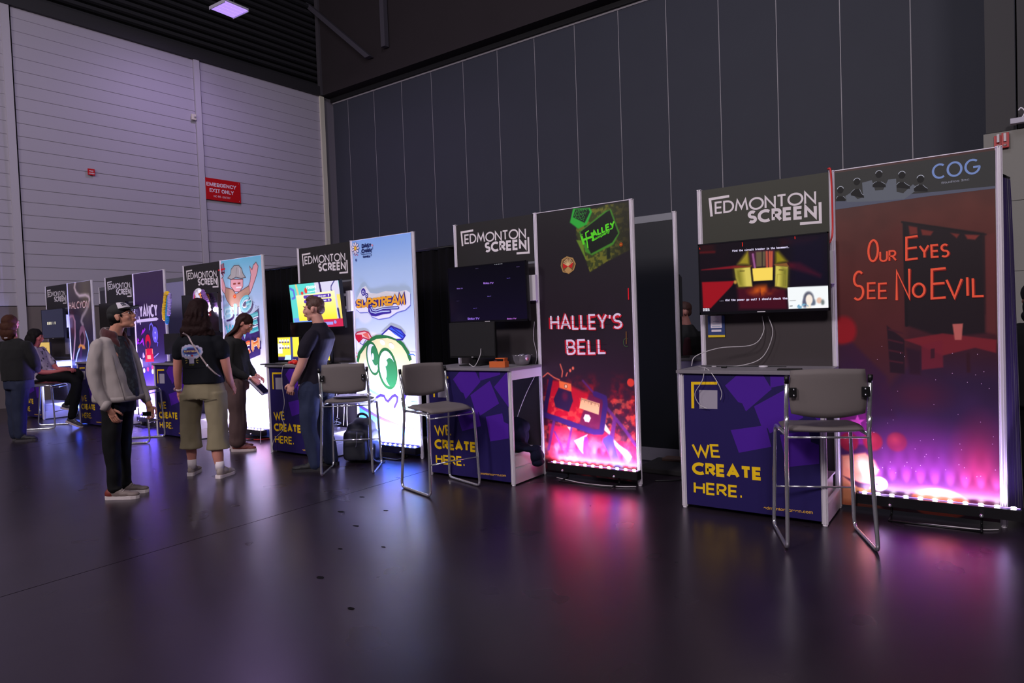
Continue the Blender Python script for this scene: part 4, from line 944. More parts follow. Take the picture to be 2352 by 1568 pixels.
A.poly([(-0.9526,0.9547),(-0.9206,1.054),(-0.8737,1.1),(-0.8441,1.065),(-0.8138,1.075),(-0.7993,0.9416),(-0.8712,0.9306)], WHT); A.poly([(-0.7936,1.147),(-0.7725,1.188),(-0.7439,1.147),(-0.7225,1.117),(-0.7588,1.086),(-0.7987,1.1)], (220, 200, 255))
A.stroke([(-0.4328,1.097),(-0.2789,1.167)], .016, (170, 160, 250)); A.ell(*[(-0.354,1.468)][0], .09, .13, (120, 110, 220)); 
for c in [(-0.3508,1.498),(-0.3596,1.414)]: A.poly([(c[0]-.025, c[1]), (c[0], c[1]+.012), (c[0]+.025, c[1]), (c[0], c[1]-.012)], WHT); A.poly([(c[0]-.008, c[1]), (c[0], c[1]+.035), (c[0]+.008, c[1]), (c[0], c[1]-.035)], WHT)
A.stroke([(-0.529,1.552),(-0.5095,1.622),(-0.4542,1.651),(-0.4116,1.6),(-0.41,1.539)], .026, (130, 120, 230), True)
for (a_, b_, c_) in (([(-0.8134,1.462),(-0.7398,1.567),(-0.7113,1.526)], [(-0.7486,1.486),(-0.6588,1.555),(-0.676,1.586)], 0), ([(-0.9531,1.334),(-0.9302,1.427),(-0.8844,1.385)], [(-0.8923,1.313),(-0.7413,1.363),(-0.7553,1.424)], 0), ([(-0.7664,1.322),(-0.7295,1.28),(-0.7553,1.424)], [(-0.9708,1.365),(-0.868,1.343),(-0.9554,1.313)], 0)):
    A.poly(a_, (214, 50, 236)); A.poly(b_, (190, 60, 240))
A.stroke([(-0.3113,1.347),(-0.2809,1.337),(-0.3057,1.287)], .02, (120, 110, 220), True)
A.build('printed_lettering', PRINTM, pp, y=-.0122)

# ---- poster 6 : smoke and light over a dark ground
pp = PANELS[5]
R = Paint(-PW+.021, -.021, .03, HT-.004, 80, 190, (58, 44, 58))
R.vgrad([(0, (60, 110, 230)), (.5, (40, 60, 170)), (.9, (30, 34, 90)), (1.2, (38, 30, 44)), (1.8, (54, 40, 54)), (2.5, (92, 80, 78))])
R.mix(np.clip((R.noise(7, 21, 3)-.5)*5, 0, 1)*(R.V < .9)*.7, (150, 220, 250)); R.ell(-.25, 2.2, .2, .4, (128, 118, 86), .3, op=.6)
R.line([(-0.6402,2.474),(-0.6887,2.385),(-0.6221,2.289),(-0.4998,2.225),(-0.2941,2.226),(-0.1341,2.213),(-0.0921,2.148),(-0.1559,2.039),(-0.2805,1.932),(-0.4192,1.846),(-0.4821,1.757),(-0.4226,1.698)], .07, (200, 180, 170), .05, .8)
R.line([(-0.6402,2.474),(-0.6887,2.385),(-0.6221,2.289),(-0.4998,2.225),(-0.2431,2.228),(-0.1178,2.183),(-0.1049,2.127)], .04, (246, 220, 220), .03, .8)
R.line([(-1.004,1.819),(-0.9173,1.863),(-0.8099,1.864),(-0.7483,1.765),(-0.7738,1.487),(-0.8527,1.209),(-0.9138,1.069)], .05, (250, 190, 190), .03, .9); R.ell(*[(-0.866,1.722)][0], .10, .22, (120, 60, 60), .1, op=.7)
R.poly([(-0.5833,1.576),(-0.5196,1.666),(-0.4035,1.686),(-0.332,1.605),(-0.349,1.389),(-0.4145,1.276),(-0.5695,1.277),(-0.5905,1.438)], (150, 100, 110), .03); R.poly([(-0.5638,1.484),(-0.4539,1.573),(-0.3886,1.481),(-0.4264,1.345),(-0.5362,1.334)], (60, 30, 40), .02)
R.poly([(-0.6741,1.278),(-0.5867,1.346),(-0.4093,1.317),(-0.3663,1.253),(-0.5724,1.254)], (236, 150, 60), .02); R.line([(-0.3261,1.571),(-0.2375,1.388),(-0.2344,1.252),(-0.3411,1.048)], .03, (200, 230, 250), .02); R.line([(-0.5464,1.254),(-0.6124,1.024)], .09, (70, 34, 70), .02); R.line([(-0.819,0.9763),(-0.7153,1.162),(-0.6246,1.254)], .04, (220, 236, 250), .02)
R.build('printed_picture', MATS['poster_print'], pp, y=-.0115)
A = Art(0, 0, .00004)
A.stext('HALCYON', *[(-0.9539,1.995),(-0.1615,1.995),(-0.9374,2.12)], .034, (120, 66, 60), gap=.3); A.stext('HALCYON', *[(-0.9539,1.995),(-0.1615,1.995),(-0.9361,2.129)], .018, (250, 214, 200), gap=.3)
A.build('printed_lettering', PRINTM, pp, y=-.0122)

# ================================================================ light bars
light_bar(0, -.855, .095, 56, (.60, .42, 1.0), 'light bar with a row of glowing diodes under the red room poster', dots=True, z=.15)
light_bar(1, -.88, .02, 66, (.72, .46, 1.0), 'light bar with glowing diodes under the cassette poster', dots=True, z=.145)
light_bar(2, -.86, .0, 165, (.54, .54, 1.0), 'light bar under the pale blue sky poster, behind the backpack')
light_bar(3, -.90, -.06, 140, (.66, .60, 1.0), 'light bar under the beach poster behind the brown shoes')
light_bar(4, -.90, -.06, 210, (.44, .32, 1.0), 'light bar under the purple poster with the sword title')
light_bar(5, -.90, -.06, 200, (.32, .38, 1.0), 'light bar under the farthest smoky poster')

# ================================================================ televisions
def paint_tv1(t, w, h):
    ox, oz = -1.475, 1.745
    def T(l): return [(a-ox, b-oz) for a, b in l]
    R = Paint(-w/2+.01, w/2-.01, -h/2+.02, h/2-.01, 200, 112, (10, 4, 14))
    R.mix(np.clip((R.noise(5, 31, 3)-.4)*2, 0, 1)*.4, (30, 8, 20))
    R.poly(T([(-1.938,1.962),(-1.824,1.956),(-1.822,2.017),(-1.936,2.042)]), (44, 8, 12), .05, .8); R.line(T([(-1.938,1.961),(-1.824,1.956)]), .012, (96, 12, 18), .02)
    R.poly(T([(-1.931,1.725),(-1.672,1.718),(-1.692,1.682),(-1.865,1.514),(-1.927,1.516)]), (150, 12, 26), .01); R.poly(T([(-1.933,1.825),(-1.664,1.837),(-1.552,1.823),(-1.67,1.814),(-1.933,1.819)]), (120, 16, 30), .008)
    R.poly(T([(-1.276,1.829),(-1.193,1.822),(-1.05,1.725),(-1.055,1.704),(-1.268,1.788)]), (104, 10, 24), .03, .9); R.poly(T([(-1.642,1.496),(-1.655,1.666),(-1.574,1.661),(-1.297,1.636),(-1.284,1.481)]), (70, 6, 26), .03, .9)
    R.poly(T([(-1.322,2.004),(-1.073,1.992),(-1.125,1.963),(-1.323,1.956)]), (50, 8, 18), .05, .7); R.poly(T([(-1.263,2.02),(-1.005,2.01),(-1.005,1.645),(-1.263,1.652)]), (10, 6, 40), .1, .5)
    R.poly(T([(-1.646,1.844),(-1.567,1.942),(-1.558,1.942),(-1.554,1.833)]), (150, 132, 34), .03); R.poly(T([(-1.363,1.915),(-1.341,1.918),(-1.28,1.838),(-1.363,1.827)]), (140, 126, 20), .03)
    R.poly(T([(-1.562,1.938),(-1.366,1.933),(-1.378,1.81),(-1.539,1.809)]), (60, 26, 44), .01)
    R.poly(T([(-1.505,1.928),(-1.435,1.926),(-1.438,1.815),(-1.504,1.815)]), (96, 82, 60), .01); R.line(T([(-1.458,1.928),(-1.46,1.812)]), .006, (30, 20, 26))
    for x in (950, 985): R.line([T([(-1.962,2.139)])[0]] and T([(-1.528,1.912),(-1.515,1.807)]), .012, (150, 84, 140), .008)
    for l in ([(-1.425,1.921),(-1.425,1.805)], [(-1.403,1.919),(-1.404,1.803)], [(-1.388,1.917),(-1.393,1.802)]): R.line(T(l), .014, (190, 84, 60), .008)
    R.poly(T([(-1.67,1.814),(-1.55,1.818),(-1.538,1.666),(-1.641,1.67),(-1.662,1.74)]), (214, 196, 90), .01); R.poly(T([(-1.67,1.814),(-1.615,1.815),(-1.601,1.668),(-1.641,1.67),(-1.667,1.75)]), (110, 104, 26), .05, .8)
    R.poly(T([(-1.67,1.814),(-1.539,1.829),(-1.537,1.822),(-1.552,1.814)]), (120, 70, 30), .006); R.line(T([(-1.627,1.791),(-1.595,1.79)]), .006, (70, 60, 20))
    R.poly(T([(-1.365,1.813),(-1.275,1.798),(-1.284,1.64),(-1.371,1.658)]), (206, 190, 80), .01); R.poly(T([(-1.319,1.801),(-1.273,1.784),(-1.28,1.635),(-1.326,1.647)]), (100, 98, 30), .04, .8); R.poly(T([(-1.377,1.823),(-1.284,1.827),(-1.268,1.797),(-1.365,1.813)]), (130, 84, 40), .006)
    R.line(T([(-1.338,1.779),(-1.311,1.775)]), .006, (80, 66, 20)); R.line(T([(-1.36,1.662),(-1.352,1.746),(-1.299,1.74),(-1.305,1.65)]), .004, (150, 134, 50))
    R.poly(T([(-1.535,1.804),(-1.384,1.802),(-1.387,1.706),(-1.528,1.707)]), (248, 214, 90), .006)
    nz_ = R.noise(14, 8, 3); g_ = np.clip(1-np.hypot((R.U-T([(-1.464,1.633)])[0][0])/.14, (R.V-T([(-1.464,1.633)])[0][1])/.06), 0, 1)
    R.mix(g_*np.clip(nz_*2.4-.4, 0, 1)*1.3, (196, 84, 20)); R.ell(*T([(-1.666,1.708)])[0], .012, .014, (190, 140, 60), .01)
    R.poly(T([(-1.283,1.644),(-1.002,1.641),(-1.002,1.481),(-1.278,1.483)]), (246, 250, 252), .004)
    R.ell(*T([(-1.138,1.554)])[0], .036, .052, (90, 92, 110), .012); R.ell(*T([(-1.163,1.524)])[0], .018, .034, (90, 92, 120), .012); R.ell(*T([(-1.111,1.524)])[0], .02, .03, (100, 110, 130), .012)
    R.ell(*T([(-1.134,1.547)])[0], .024, .038, (250, 236, 224), .008); R.poly(T([(-1.151,1.524),(-1.123,1.523),(-1.123,1.484),(-1.156,1.485)]), (250, 236, 220), .008); R.mix(np.clip((R.noise(60, 3, 1)-.5)*8, 0, 1)*(np.hypot(R.U-T([(-1.18,1.499)])[0][0], (R.V-T([(-1.18,1.499)])[0][1])*2) < .04), (120, 170, 200))
    R.ell(*T([(-1.066,1.537)])[0], .018, .022, (230, 190, 170), .008); R.ell(*T([(-1.043,1.523)])[0], .012, .02, (120, 130, 130), .01); R.line(T([(-1.268,1.545),(-1.228,1.545)]), .003, (120, 120, 124)); R.line(T([(-1.267,1.505),(-1.253,1.506)]), .006, (90, 90, 94)); R.poly(T([(-1.123,1.503),(-1.004,1.5),(-1.002,1.483),(-1.121,1.484)]), (252, 252, 254), .01)
    R.build('screen', SCREEN, t, y=-.0008)
    A = Art(0, 0, .00004); c = (232, 222, 255)
    A.text('Find the circuit breaker in the basement.', *T([(-1.682,1.945),(-1.265,1.936),(-1.683,1.963)]), c, which='DejaVuSansMono.woff2', weight=.03)
    A.build('screen_lettering', SCREEN, t, y=-.0012); A = Art(0, 0, .00004)
    A.text('... did the power go out? I should check the', *T([(-1.791,1.566),(-1.285,1.557),(-1.791,1.585)]), c, which='DejaVuSansMono.woff2', weight=.03)
    A.build('screen_lettering', SCREEN, t, y=-.0012); A = Art(0, 0, .00004)
    for l in ([(-1.605,2.01),(-1.603,1.978)], [(-1.222,2.016),(-1.221,1.996)], [(-1.941,2),(-1.939,1.986)]): A.stroke(T(l), .005, (230, 40, 20))
    A.poly(T([(-1.927,1.516),(-1.877,1.515),(-1.875,1.492),(-1.927,1.492)]), (226, 222, 236))
    for l in [(-1.913,1.503),(-1.889,1.504)]:
        l = T([l])[0]; A.ell(l[0], l[1], .009, .011, (30, 26, 40)); A.ell(l[0], l[1], .006, .008, (230, 226, 240)); A.ell(l[0], l[1], .002, .006, (30, 26, 40))
    A.build('screen_marks', SCREEN, t, y=-.0012)
television(0, 'television showing a dim kitchen game scene with white subtitles', -1.955, -.995, 1.465, 2.03, -.14, paint_tv1)
def paint_tv2(t, w, h):
    ox, oz = -4.08+2.5583, 1.755
    R = Paint(-w/2+.01, w/2-.01, -h/2+.02, h/2-.01, 96, 54, (12, 8, 24))
    R.vgrad([(-.3, (18, 10, 38)), (.3, (8, 6, 18))])
    R.build('screen', attr_mat('dim_screen', rough=.12, spec=.7, emit=.8, base=0), t, y=-.0008)
    A = Art(0, 0, .00004)
    for (x, y, wd, c) in ((457, 445, 48, (170, 120, 230)), (378, 620, 58, (150, 110, 230)), (565, 620, 42, (190, 110, 220)), (326, 470, 30, (130, 100, 190)), (475, 507, 18, (110, 90, 180)), (406, 566, 18, (100, 80, 180)), (324, 530, 12, (70, 60, 110)), (610, 362, 14, (110, 90, 150)), (420, 371, 14, (90, 80, 120)), (566, 418, 16, (110, 90, 200))):
        o_ = cpx2(x, y); o2 = cpx2(x+wd, y-1); hh = (o2[0]-o_[0])*.17
        A = Art(0, 0, .00004); A.text('Roku TV', (o_[0]-ox, o_[1]-oz), (o2[0]-ox, o2[1]-oz), (o_[0]-ox, o_[1]-oz+hh), c, weight=.03); A.build('screen_lettering', SCREEN, t, y=-.0012)
    A = Art(0, 0, .00004)
    for k in range(5):
        o_ = cpx2(510+k*8, 350-k*.6); A.rect(o_[0]-ox, o_[0]-ox+.012, o_[1]-oz, o_[1]-oz+.006, (200, 200, 210))
    A.build('screen_lettering', SCREEN, t, y=-.0012)
def cpx2(x, y):
    o_ = [(-2.671,2.896),(-0.629,2.607),(-2.776,1.143),(-0.689,1.143)]
    a_ = Vector(o_[0]).lerp(Vector(o_[1]), x/800); b_ = Vector(o_[2]).lerp(Vector(o_[3]), x/800); return tuple(a_.lerp(b_, y/800))
television(1, 'television with a dark violet idle screen beside the cassette poster', -1.985, -1.02, 1.47, 2.035, -.14, paint_tv2, rx=math.radians(1.5))
def paint_tv3(t, w, h):
    R = Paint(-w/2+.01, w/2-.01, -h/2+.02, h/2-.01, 130, 74, (90, 205, 200))
    X = lambda f: -w/2+w*f
    Z = lambda f: h/2-h*f
    R.poly([(X(.52), Z(0)), (X(.98), Z(0)), (X(1), Z(.9)), (X(.52), Z(.5))], (205, 200, 225), .005); R.poly([(X(.60), Z(0)), (X(.635), Z(0)), (X(.66), Z(.3)), (X(.62), Z(.3))], (50, 36, 90), .004)
    R.line([(X(.92), Z(.0)), (X(.84), Z(.12)), (X(.83), Z(.2)), (X(.88), Z(.26))], .014, (50, 46, 120)); R.poly([(X(.92), Z(.3)), (X(.99), Z(.3)), (X(1), Z(.95)), (X(.95), Z(.9))], (236, 214, 110), .01); R.line([(X(.92), Z(.6)), (X(.94), Z(.9)), (X(.99), Z(.96))], .03, (40, 40, 110))
    R.poly([(X(.02), Z(.75)), (X(.5), Z(.75)), (X(.5), Z(1)), (X(.05), Z(1))], (110, 150, 232), .01); R.poly([(X(.62), Z(.8)), (X(1), Z(.8)), (X(1), Z(1)), (X(.62), Z(1))], (196, 40, 80), .01)
    R.line([(X(.03), Z(.10)), (X(.09), Z(.14)), (X(.10), Z(.3)), (X(.05), Z(.32))], .03, (96, 110, 210)); R.poly([(X(.13), Z(.0)), (X(.165), Z(.0)), (X(.2), Z(.26)), (X(.16), Z(.26))], (214, 190, 140), .01)
    R.ell(X(.34), Z(.17), .026, .035, (226, 60, 50), .006); R.ell(X(.26), Z(.22), .026, .02, (220, 60, 60), .006)
    R.vgrad_ = None
    sd_ = R.sd([(X(.13), Z(.26)), (X(.89), Z(.22)), (X(.89), Z(.80)), (X(.14), Z(.82))]); gy = np.clip((R.V-Z(.8))/(Z(.22)-Z(.8)), 0, 1)[..., None]
    col = np.array((255, 224, 60))*(1-gy)+np.array((255, 244, 190))*gy; a_ = np.clip(.5-sd_/.004, 0, 1)[..., None]; R.C = R.C*(1-a_)+col*a_
    R.build('screen', attr_mat('bright_screen', rough=.25, emit=1.25, base=0), t, y=-.0008)
    A = Art(0, 0, .00004); PB = (92, 60, 170)
    for z_ in (.305, .405):
        A.rect(X(.30), X(.80), Z(z_+.038), Z(z_-.035), PB); A.ell(X(.30), Z(z_), .02, .02, PB); A.ell(X(.80), Z(z_), .02, .02, PB)
        A.text('00.0 1ST' if z_ < .35 else '00.0 2ND', (X(.57), Z(z_+.02)), (X(.72), Z(z_+.018)), (X(.57), Z(z_-.018)), (250, 246, 255), weight=.03); A.text('Dani', (X(.36), Z(z_+.02)), (X(.46), Z(z_+.02)), (X(.36), Z(z_-.02)), (250, 246, 255), weight=.03)
        A.ell(X(.77), Z(z_-.008), .009, .011, (250, 246, 255)); A.rect(X(.765), X(.775), Z(z_+.025), Z(z_), (250, 246, 255))
    A.text('FINISH!', (X(.36), Z(.135)), (X(.55), Z(.13)), (X(.36), Z(.06)), (250, 255, 255), weight=.03); A.text('You placed 1st', (X(.37), Z(.215)), (X(.55), Z(.205)), (X(.37), Z(.175)), (250, 255, 255), weight=.02)
    A.text('1st', (X(.12), Z(.915)), (X(.21), Z(.91)), (X(.12), Z(.845)), (250, 206, 120), weight=.03); A.rect(X(.60), X(.80), Z(.92), Z(.86), (150, 150, 236)); A.ell(X(.84), Z(.87), .025, .02, (150, 140, 220))
    A.build('screen_lettering', MATS['bright_screen'], t, y=-.0012)
television(2, 'tilted television with a bright yellow and teal game results screen', -1.965, -1.02, 1.465, 2.03, -.16, paint_tv3, rx=math.radians(5))
television(3, 'dark television above the head of the woman in olive culottes', -1.865, -.91, 1.47, 2.03, -.12)
television(4, 'dark television behind the white and black cap', -1.955, -.995, 1.465, 2.03, -.14)
def paint_tv6(t, w, h):
    R = Paint(-w/2+.01, w/2-.01, -h/2+.02, h/2-.01, 48, 27, (44, 46, 72)); R.build('screen', attr_mat('dim_screen', rough=.12, spec=.7, emit=.8, base=0), t, y=-.0008)
    A = Art(0, 0, .00004)
    for (a_, b_) in ((-.24, -.18), (-.165, -.10), (-.085, -.04), (.02, .035), (.10, .14)):
        A = Art(0, 0, .00004); A.rect(a_, b_, -.01, .04, (214, 204, 180)); A.build('screen_lettering', SCREEN, t, y=-.0012)
television(5, 'slate blue television at the far left with one row of tiny text', -1.885, -.90, 1.46, 2.02, -.14, paint_tv6)

# ================================================================ back walls, drapes
back_wall(1, 0, 'black panel standing back behind the cassette poster, seen past its right post', (26, 28, 34))
back_wall(4, 0, 'pale grey lit back panel between the purple poster and the beach booth', (150, 146, 190))  # blue light on the whitish infill is put into the panel colour
back_wall(5, 0, 'dark back panel behind the smoky poster at the far left', (60, 58, 70))
drape('drape', 'black pleated drape between the beach poster and the tilted television', -9.9, -7.7, .93, 2.43, 1)
drape('drape', 'black pleated drape behind the right post of the pale blue poster', -6.6, -4.9, .96, 2.44, 2)
PD = mat('violet_lit_black_velour', (44, 24, 84), rough=.85, sheen=.3, bump=.15)  # black cloth; the violet light on it is put into the colour
t = thing('drape', 'narrow violet lit black drape hanging behind the post at the right edge', 'curtain', (.035, .06, 0))
vs = []; zs = [.05, .4, .9, 1.4, 1.9, 2.15, 2.30]
for z in zs:
    k = (2.3-z)/2.3
    for i in range(25):
        a = i/24; vs.append((-.02+a*(.045+.055*k**.8)+.004*math.sin(a*30+z), .03+.16*a+.012*math.sin(a*38+z*1.3)*(.3+k), z))
fs = [(r*25+i, r*25+i+1, (r+1)*25+i+1, (r+1)*25+i) for r in range(6) for i in range(24)]
MB().add(vs, fs, 0, True).build('cloth', PD, t)
MB().tube([(-.02, .02, 2.31), (.02, .2, 2.31)], .01, 6).build('rail', BLACKPL, t)
bc = thing('back_counter', 'low lavender lit counter seen behind the gap left of the kitchen game booth', 'counter', (-2.12, 1.05, 0))
MB().box(-1.0, 0, 0, .5, 1.012, 1.036, bev=.003).build('counter_top', GREYTOP, bc)
for u in (0, -.99):
    for y in (.02, .48): add_post(bc, u-.0, y, True)
MB().box(-.97, -.02, .01, .03, .05, 1.01).build('panel', mat('lavender_lit_panel', (170, 160, 205), rough=.45), bc)  # lavender light falling on the panel is put into its colour
MB().box(-.012, .012, .04, .46, .93, 1.01).build('side_rail', WHITEPL, bc)
mo = thing('monitor', 'thin dark monitor edge behind the back post left of the kitchen game booth', 'monitor', (-2.66, 1.25, 1.036), math.radians(109))
MB().box(-.3, .3, -.012, .012, .42, .84, bev=.004).build('screen_housing', BLACKPL, mo); MB().box(-.03, .03, -.01, .02, .01, .5).build('stand', BLACKPL, mo); MB().box(-.12, .12, -.08, .1, 0, .012, bev=.003).build('base', BLACKPL, mo)

# ================================================================ bar chairs
SEATM = mat('grey_vinyl_seat', (108, 100, 99), rough=.62, spec=.3, bump=.05, bscale=300)
def make_chair():
    t = thing('bar_chair', '', 'chair')
    hw = .235; rt = .0125
    for s_ in (-1, 1):
        x = s_*hw; xb = s_*(hw+.02)
        side = arc_pts([(x, -.245, .82), (x, -.215, .70), (xb, -.285, .012), (xb, .225, .012), (x, .200, .705), (x, -.19, .705)], .055, 6)
        MB().tube(side, rt, 10).build('side_frame', CHROME, t)
        MB().tube(arc_pts([(x, -.212, .69), (x, -.22, .79), (x, -.268, 1.065)], .03), .013, 10).build('back_post', CHROME, t)
        MB().tube([(x, -.262, 1.03), (x, -.2695, 1.075)], .0145, 10).build('post_cap', BLACKPL, t)
    for (y, z, w_) in ((-.225, .69, hw), (.204, .665, hw+.003), (.218, .275, hw+.014), (.12, .695, hw)):
        MB().tube([(-w_, y, z), (w_, y, z)], .0065, 8).build('cross_rod', CHROME, t)
    # seat: rounded cushion, front edge waterfalls down
    bm = bmesh.new(); nx, ny = 12, 12; top = []; bot = []
    def outl(a, b):
        # superellipse plan
        x = a*.235; y = b*.225
        k = 1-.10*max(0, b)**2*0
        return x*k, y
    for j in range(ny+1):
        for i in range(nx+1):
            a = -1+2*i/nx; b = -1+2*j/ny
            m_ = max(abs(a), abs(b)); l = math.hypot(a, b)
            f = (m_/l if l > 0 else 1); f = f+(1-f)*.62
            X = a*f*.238; Y = b*f*.228
            ed = 1-max(0, m_-.8)/.2
            zt = .742+.010*math.sqrt(max(ed, 0))-.012*(a*a-1)*-1*.6-.022*max(0, b)**3+.006*(b < -.5)
            zb = .712-.018*max(0, b)**3+.012*(1-ed)
            top.append(bm.verts.new((X, Y, zt if m_ < 1 else (zt+zb)/2+.004))); bot.append(bm.verts.new((X*.97, Y*.97, zb)))
    k = nx+1
    for j in range(ny):
        for i in range(nx):
            bm.faces.new((top[j*k+i], top[j*k+i+1], top[(j+1)*k+i+1], top[(j+1)*k+i])); bm.faces.new((bot[j*k+i], bot[(j+1)*k+i], bot[(j+1)*k+i+1], bot[j*k+i+1]))
    ring = [j for j in range(k)]+[k*j+nx for j in range(1, k)]+[nx*k+i for i in range(nx-1, -1, -1)]+[k*j for j in range(ny-1, 0, -1)]
    for a, b in zip(ring, ring[1:]+ring[:1]): bm.faces.new((top[b], top[a], bot[a], bot[b]))
    me = bpy.data.meshes.new('seat'); bmesh.ops.recalc_face_normals(bm, faces=bm.faces); bm.to_mesh(me); bm.free(); me.materials.append(SEATM)
    for p in me.polygons: p.use_smooth = True
    o = bpy.data.objects.new('seat', me); COL.objects.link(o); o.parent = t
    # backrest: curved plate with rounded corners
    bm = bmesh.new(); F = []; B = []; nx, nz = 14, 8
    for j in range(nz+1):
        for i in range(nx+1):
            a = -1+2*i/nx; b = -1+2*j/nz; m_ = max(abs(a), abs(b)); l = math.hypot(a, b); f = (m_/l if l else 1); f = f+(1-f)*.80
            X = a*f*.222; Zl = b*f*.142; Z = .975+Zl; 
            if b < 0: Z -= .018*(1-a*a)
            y = -.262-.03*(1-a*a)-.09*(Zl)*.6+.012
            e_ = .006 if m_ == 1 else 0
            F.append(bm.verts.new((X, y+.010-e_, Z))); B.append(bm.verts.new((X, y-.010+e_, Z)))
    k = nx+1
    for j in range(nz):
        for i in range(nx):
            bm.faces.new((F[j*k+i], F[(j+1)*k+i], F[(j+1)*k+i+1], F[j*k+i+1])); bm.faces.new((B[j*k+i], B[j*k+i+1], B[(j+1)*k+i+1], B[(j+1)*k+i]))
    ring = [j for j in range(k)]+[k*j+nx for j in range(1, nz+1)]+[nz*k+i for i in range(nx-1, -1, -1)]+[k*j for j in range(nz-1, 0, -1)]
    for a, b in zip(ring, ring[1:]+ring[:1]): bm.faces.new((F[a], F[b], B[b], B[a]))
    me = bpy.data.meshes.new('backrest'); bmesh.ops.recalc_face_normals(bm, faces=bm.faces); bm.to_mesh(me); bm.free(); me.materials.append(SEATM)
    for p in me.polygons: p.use_smooth = True
    o = bpy.data.objects.new('backrest', me); COL.objects.link(o); o.parent = t
    for s_ in (-1, 1):
        br_ = MB().box(s_*.205-.022, s_*.205+.022, -.292, -.276, .945, 1.005, bev=.003).build('back_bracket', BLACKPL, t)
        for zz in (.958, .993): MB().ell((s_*.20, -.296, zz), (.006, .004, .006), 8, 5).build('screw', CHROME, br_)
    return t
ch = make_chair()
SPOTS = [((-.965, -.765), (-.39, .92), 'grey bar chair with its back to the camera before the kitchen game counter'),
         ((-4.08, -.93), (.955, -.29), 'grey bar chair turned sideways before the magenta lit counter'),
         ((-5.43, -.785), (-.60, .80), 'grey bar chair with a closed laptop on its seat, beside the backpack'),
         ((-9.70, -.87), (.75, .66), 'bar chair half hidden behind the man in the white and black cap'),
         ((-12.78, -.88), (.72, .69), 'bar chair with a person sitting on it at the far left')]
for i, ((x, y), (dx, dy), lb) in enumerate(SPOTS):
    c = ch if i == 0 else copy_tree(ch)
    c.location = (x, y, 0); c.rotation_euler = (0, 0, math.atan2(-dx, dy)); tag(c, lb, 'chair', 'grey bar chairs in front of the booths')

def place(name, label, cat, loc, rz=0, group=None): return thing(name, label, cat, loc, rz, group)
# laptop lying on chair 3
dx, dy = SPOTS[2][1]; a3 = math.atan2(-dx, dy)
lp = place('laptop', 'closed silver laptop lying on a bar chair seat', 'laptop', (-5.43+.02, -.785+.02, .756), a3)
MB().box(-.17, .17, -.12, .12, 0, .011, bev=.004).build('base', mat('laptop_silver', (170, 165, 185), rough=.3, metal=.6), lp); MB().box(-.168, .168, -.118, .118, .0115, .018, bev=.003).build('lid', MATS['laptop_silver'], lp)
MB().box(.08, .12, -.02, 0, .018, .0195).build('sticker', BLACKPL, lp)

# ================================================================ monitors and laptops on the counters
def monitor(name, label, n, u, y, w, h, rz, z0, paint=None, tilt=0, col=None):
    t = place(name, label, 'monitor', (BX[n]+u, BY[n]+y, CH+.0205), rz)
    MB().box(-w/2, w/2, 0, .03, z0, z0+h, bev=.004).build('screen_housing', BLACKPL, t)
    sc = MB().box(-w/2+.008, w/2-.008, -.002, .001, z0+.018, z0+h-.008)
    if paint is None: sc.build('screen', col or BLACKGL, t)
    else: paint(t, w, h, z0)
    MB().box(-.02, .02, .028, .06, .01, z0+h*.5).build('stand', BLACKPL, t); MB().box(-.12, .12, -.06, .12, 0, .012, bev=.004).build('base', BLACKPL, t)
    MB().box(-.01, .01, -.003, .0, z0+.006, z0+.011).build('maker_mark', ALU, t)
    return t
DIMM = mat('off_monitor_dark', (30, 29, 32), rough=.45, spec=.4)
monitor('monitor', 'dark monitor under the violet idle television', 1, -1.60, -.27, .53, .345, math.radians(6), .075, col=DIMM)
monitor('monitor', 'dark monitor at the left end of the counter by the olive culottes', 3, -1.88, -.30, .50, .31, math.radians(-4), .11, col=DIMM)
monitor('monitor', 'black monitor behind the man in navy, left of the sky poster', 2, -1.70, -.15, .60, .36, math.radians(2), .14)
def gamepaint(t, w, h, z0):
    R = Paint(-w/2+.008, w/2-.008, z0+.018, z0+h-.008, 60, 40, (252, 226, 70)); zc = z0+h
    R.poly([(-w/2, z0+.1), (-w/2+.09, z0+.1), (-w/2+.09, z0+.22), (-w/2, z0+.22)], (244, 246, 250), .004)
    for k in range(4):
        for zz in (.05, .12): R.ell(-w/2+.05+k*.05, zc-zz, .02, .02, (240, 236, 250), .004); R.ell(-w/2+.05+k*.05, zc-zz-.015, .02, .008, (60, 44, 120), .004)
    R.poly([(-w/2, z0), (w/2, z0), (w/2, z0+.06), (-w/2, z0+.06)], (40, 30, 96), .004); R.poly([(-.08, z0+.02), (.06, z0+.02), (.04, z0+.08), (-.06, z0+.08)], (200, 240, 250), .004); R.poly([(.04, z0), (.08, z0), (.08, z0+h), (.04, z0+h)], (60, 66, 140), .004)
    R.build('screen', MATS['bright_screen'], t, y=-.0025)
monitor('monitor', 'small bright yellow game screen left of the man in navy', 2, -1.78, -.36, .40, .30, math.radians(3), .03, paint=gamepaint)
def yp(t, w, h, z0): Paint(-w/2+.008, w/2-.008, z0+.018, z0+h-.008, 20, 20, (252, 220, 60)).build('screen', MATS['bright_screen'], t, y=-.0025)
monitor('monitor', 'narrow slice of a yellow screen right of the man in navy', 2, -1.13, -.30, .22, .24, math.radians(-30), .03, paint=yp)
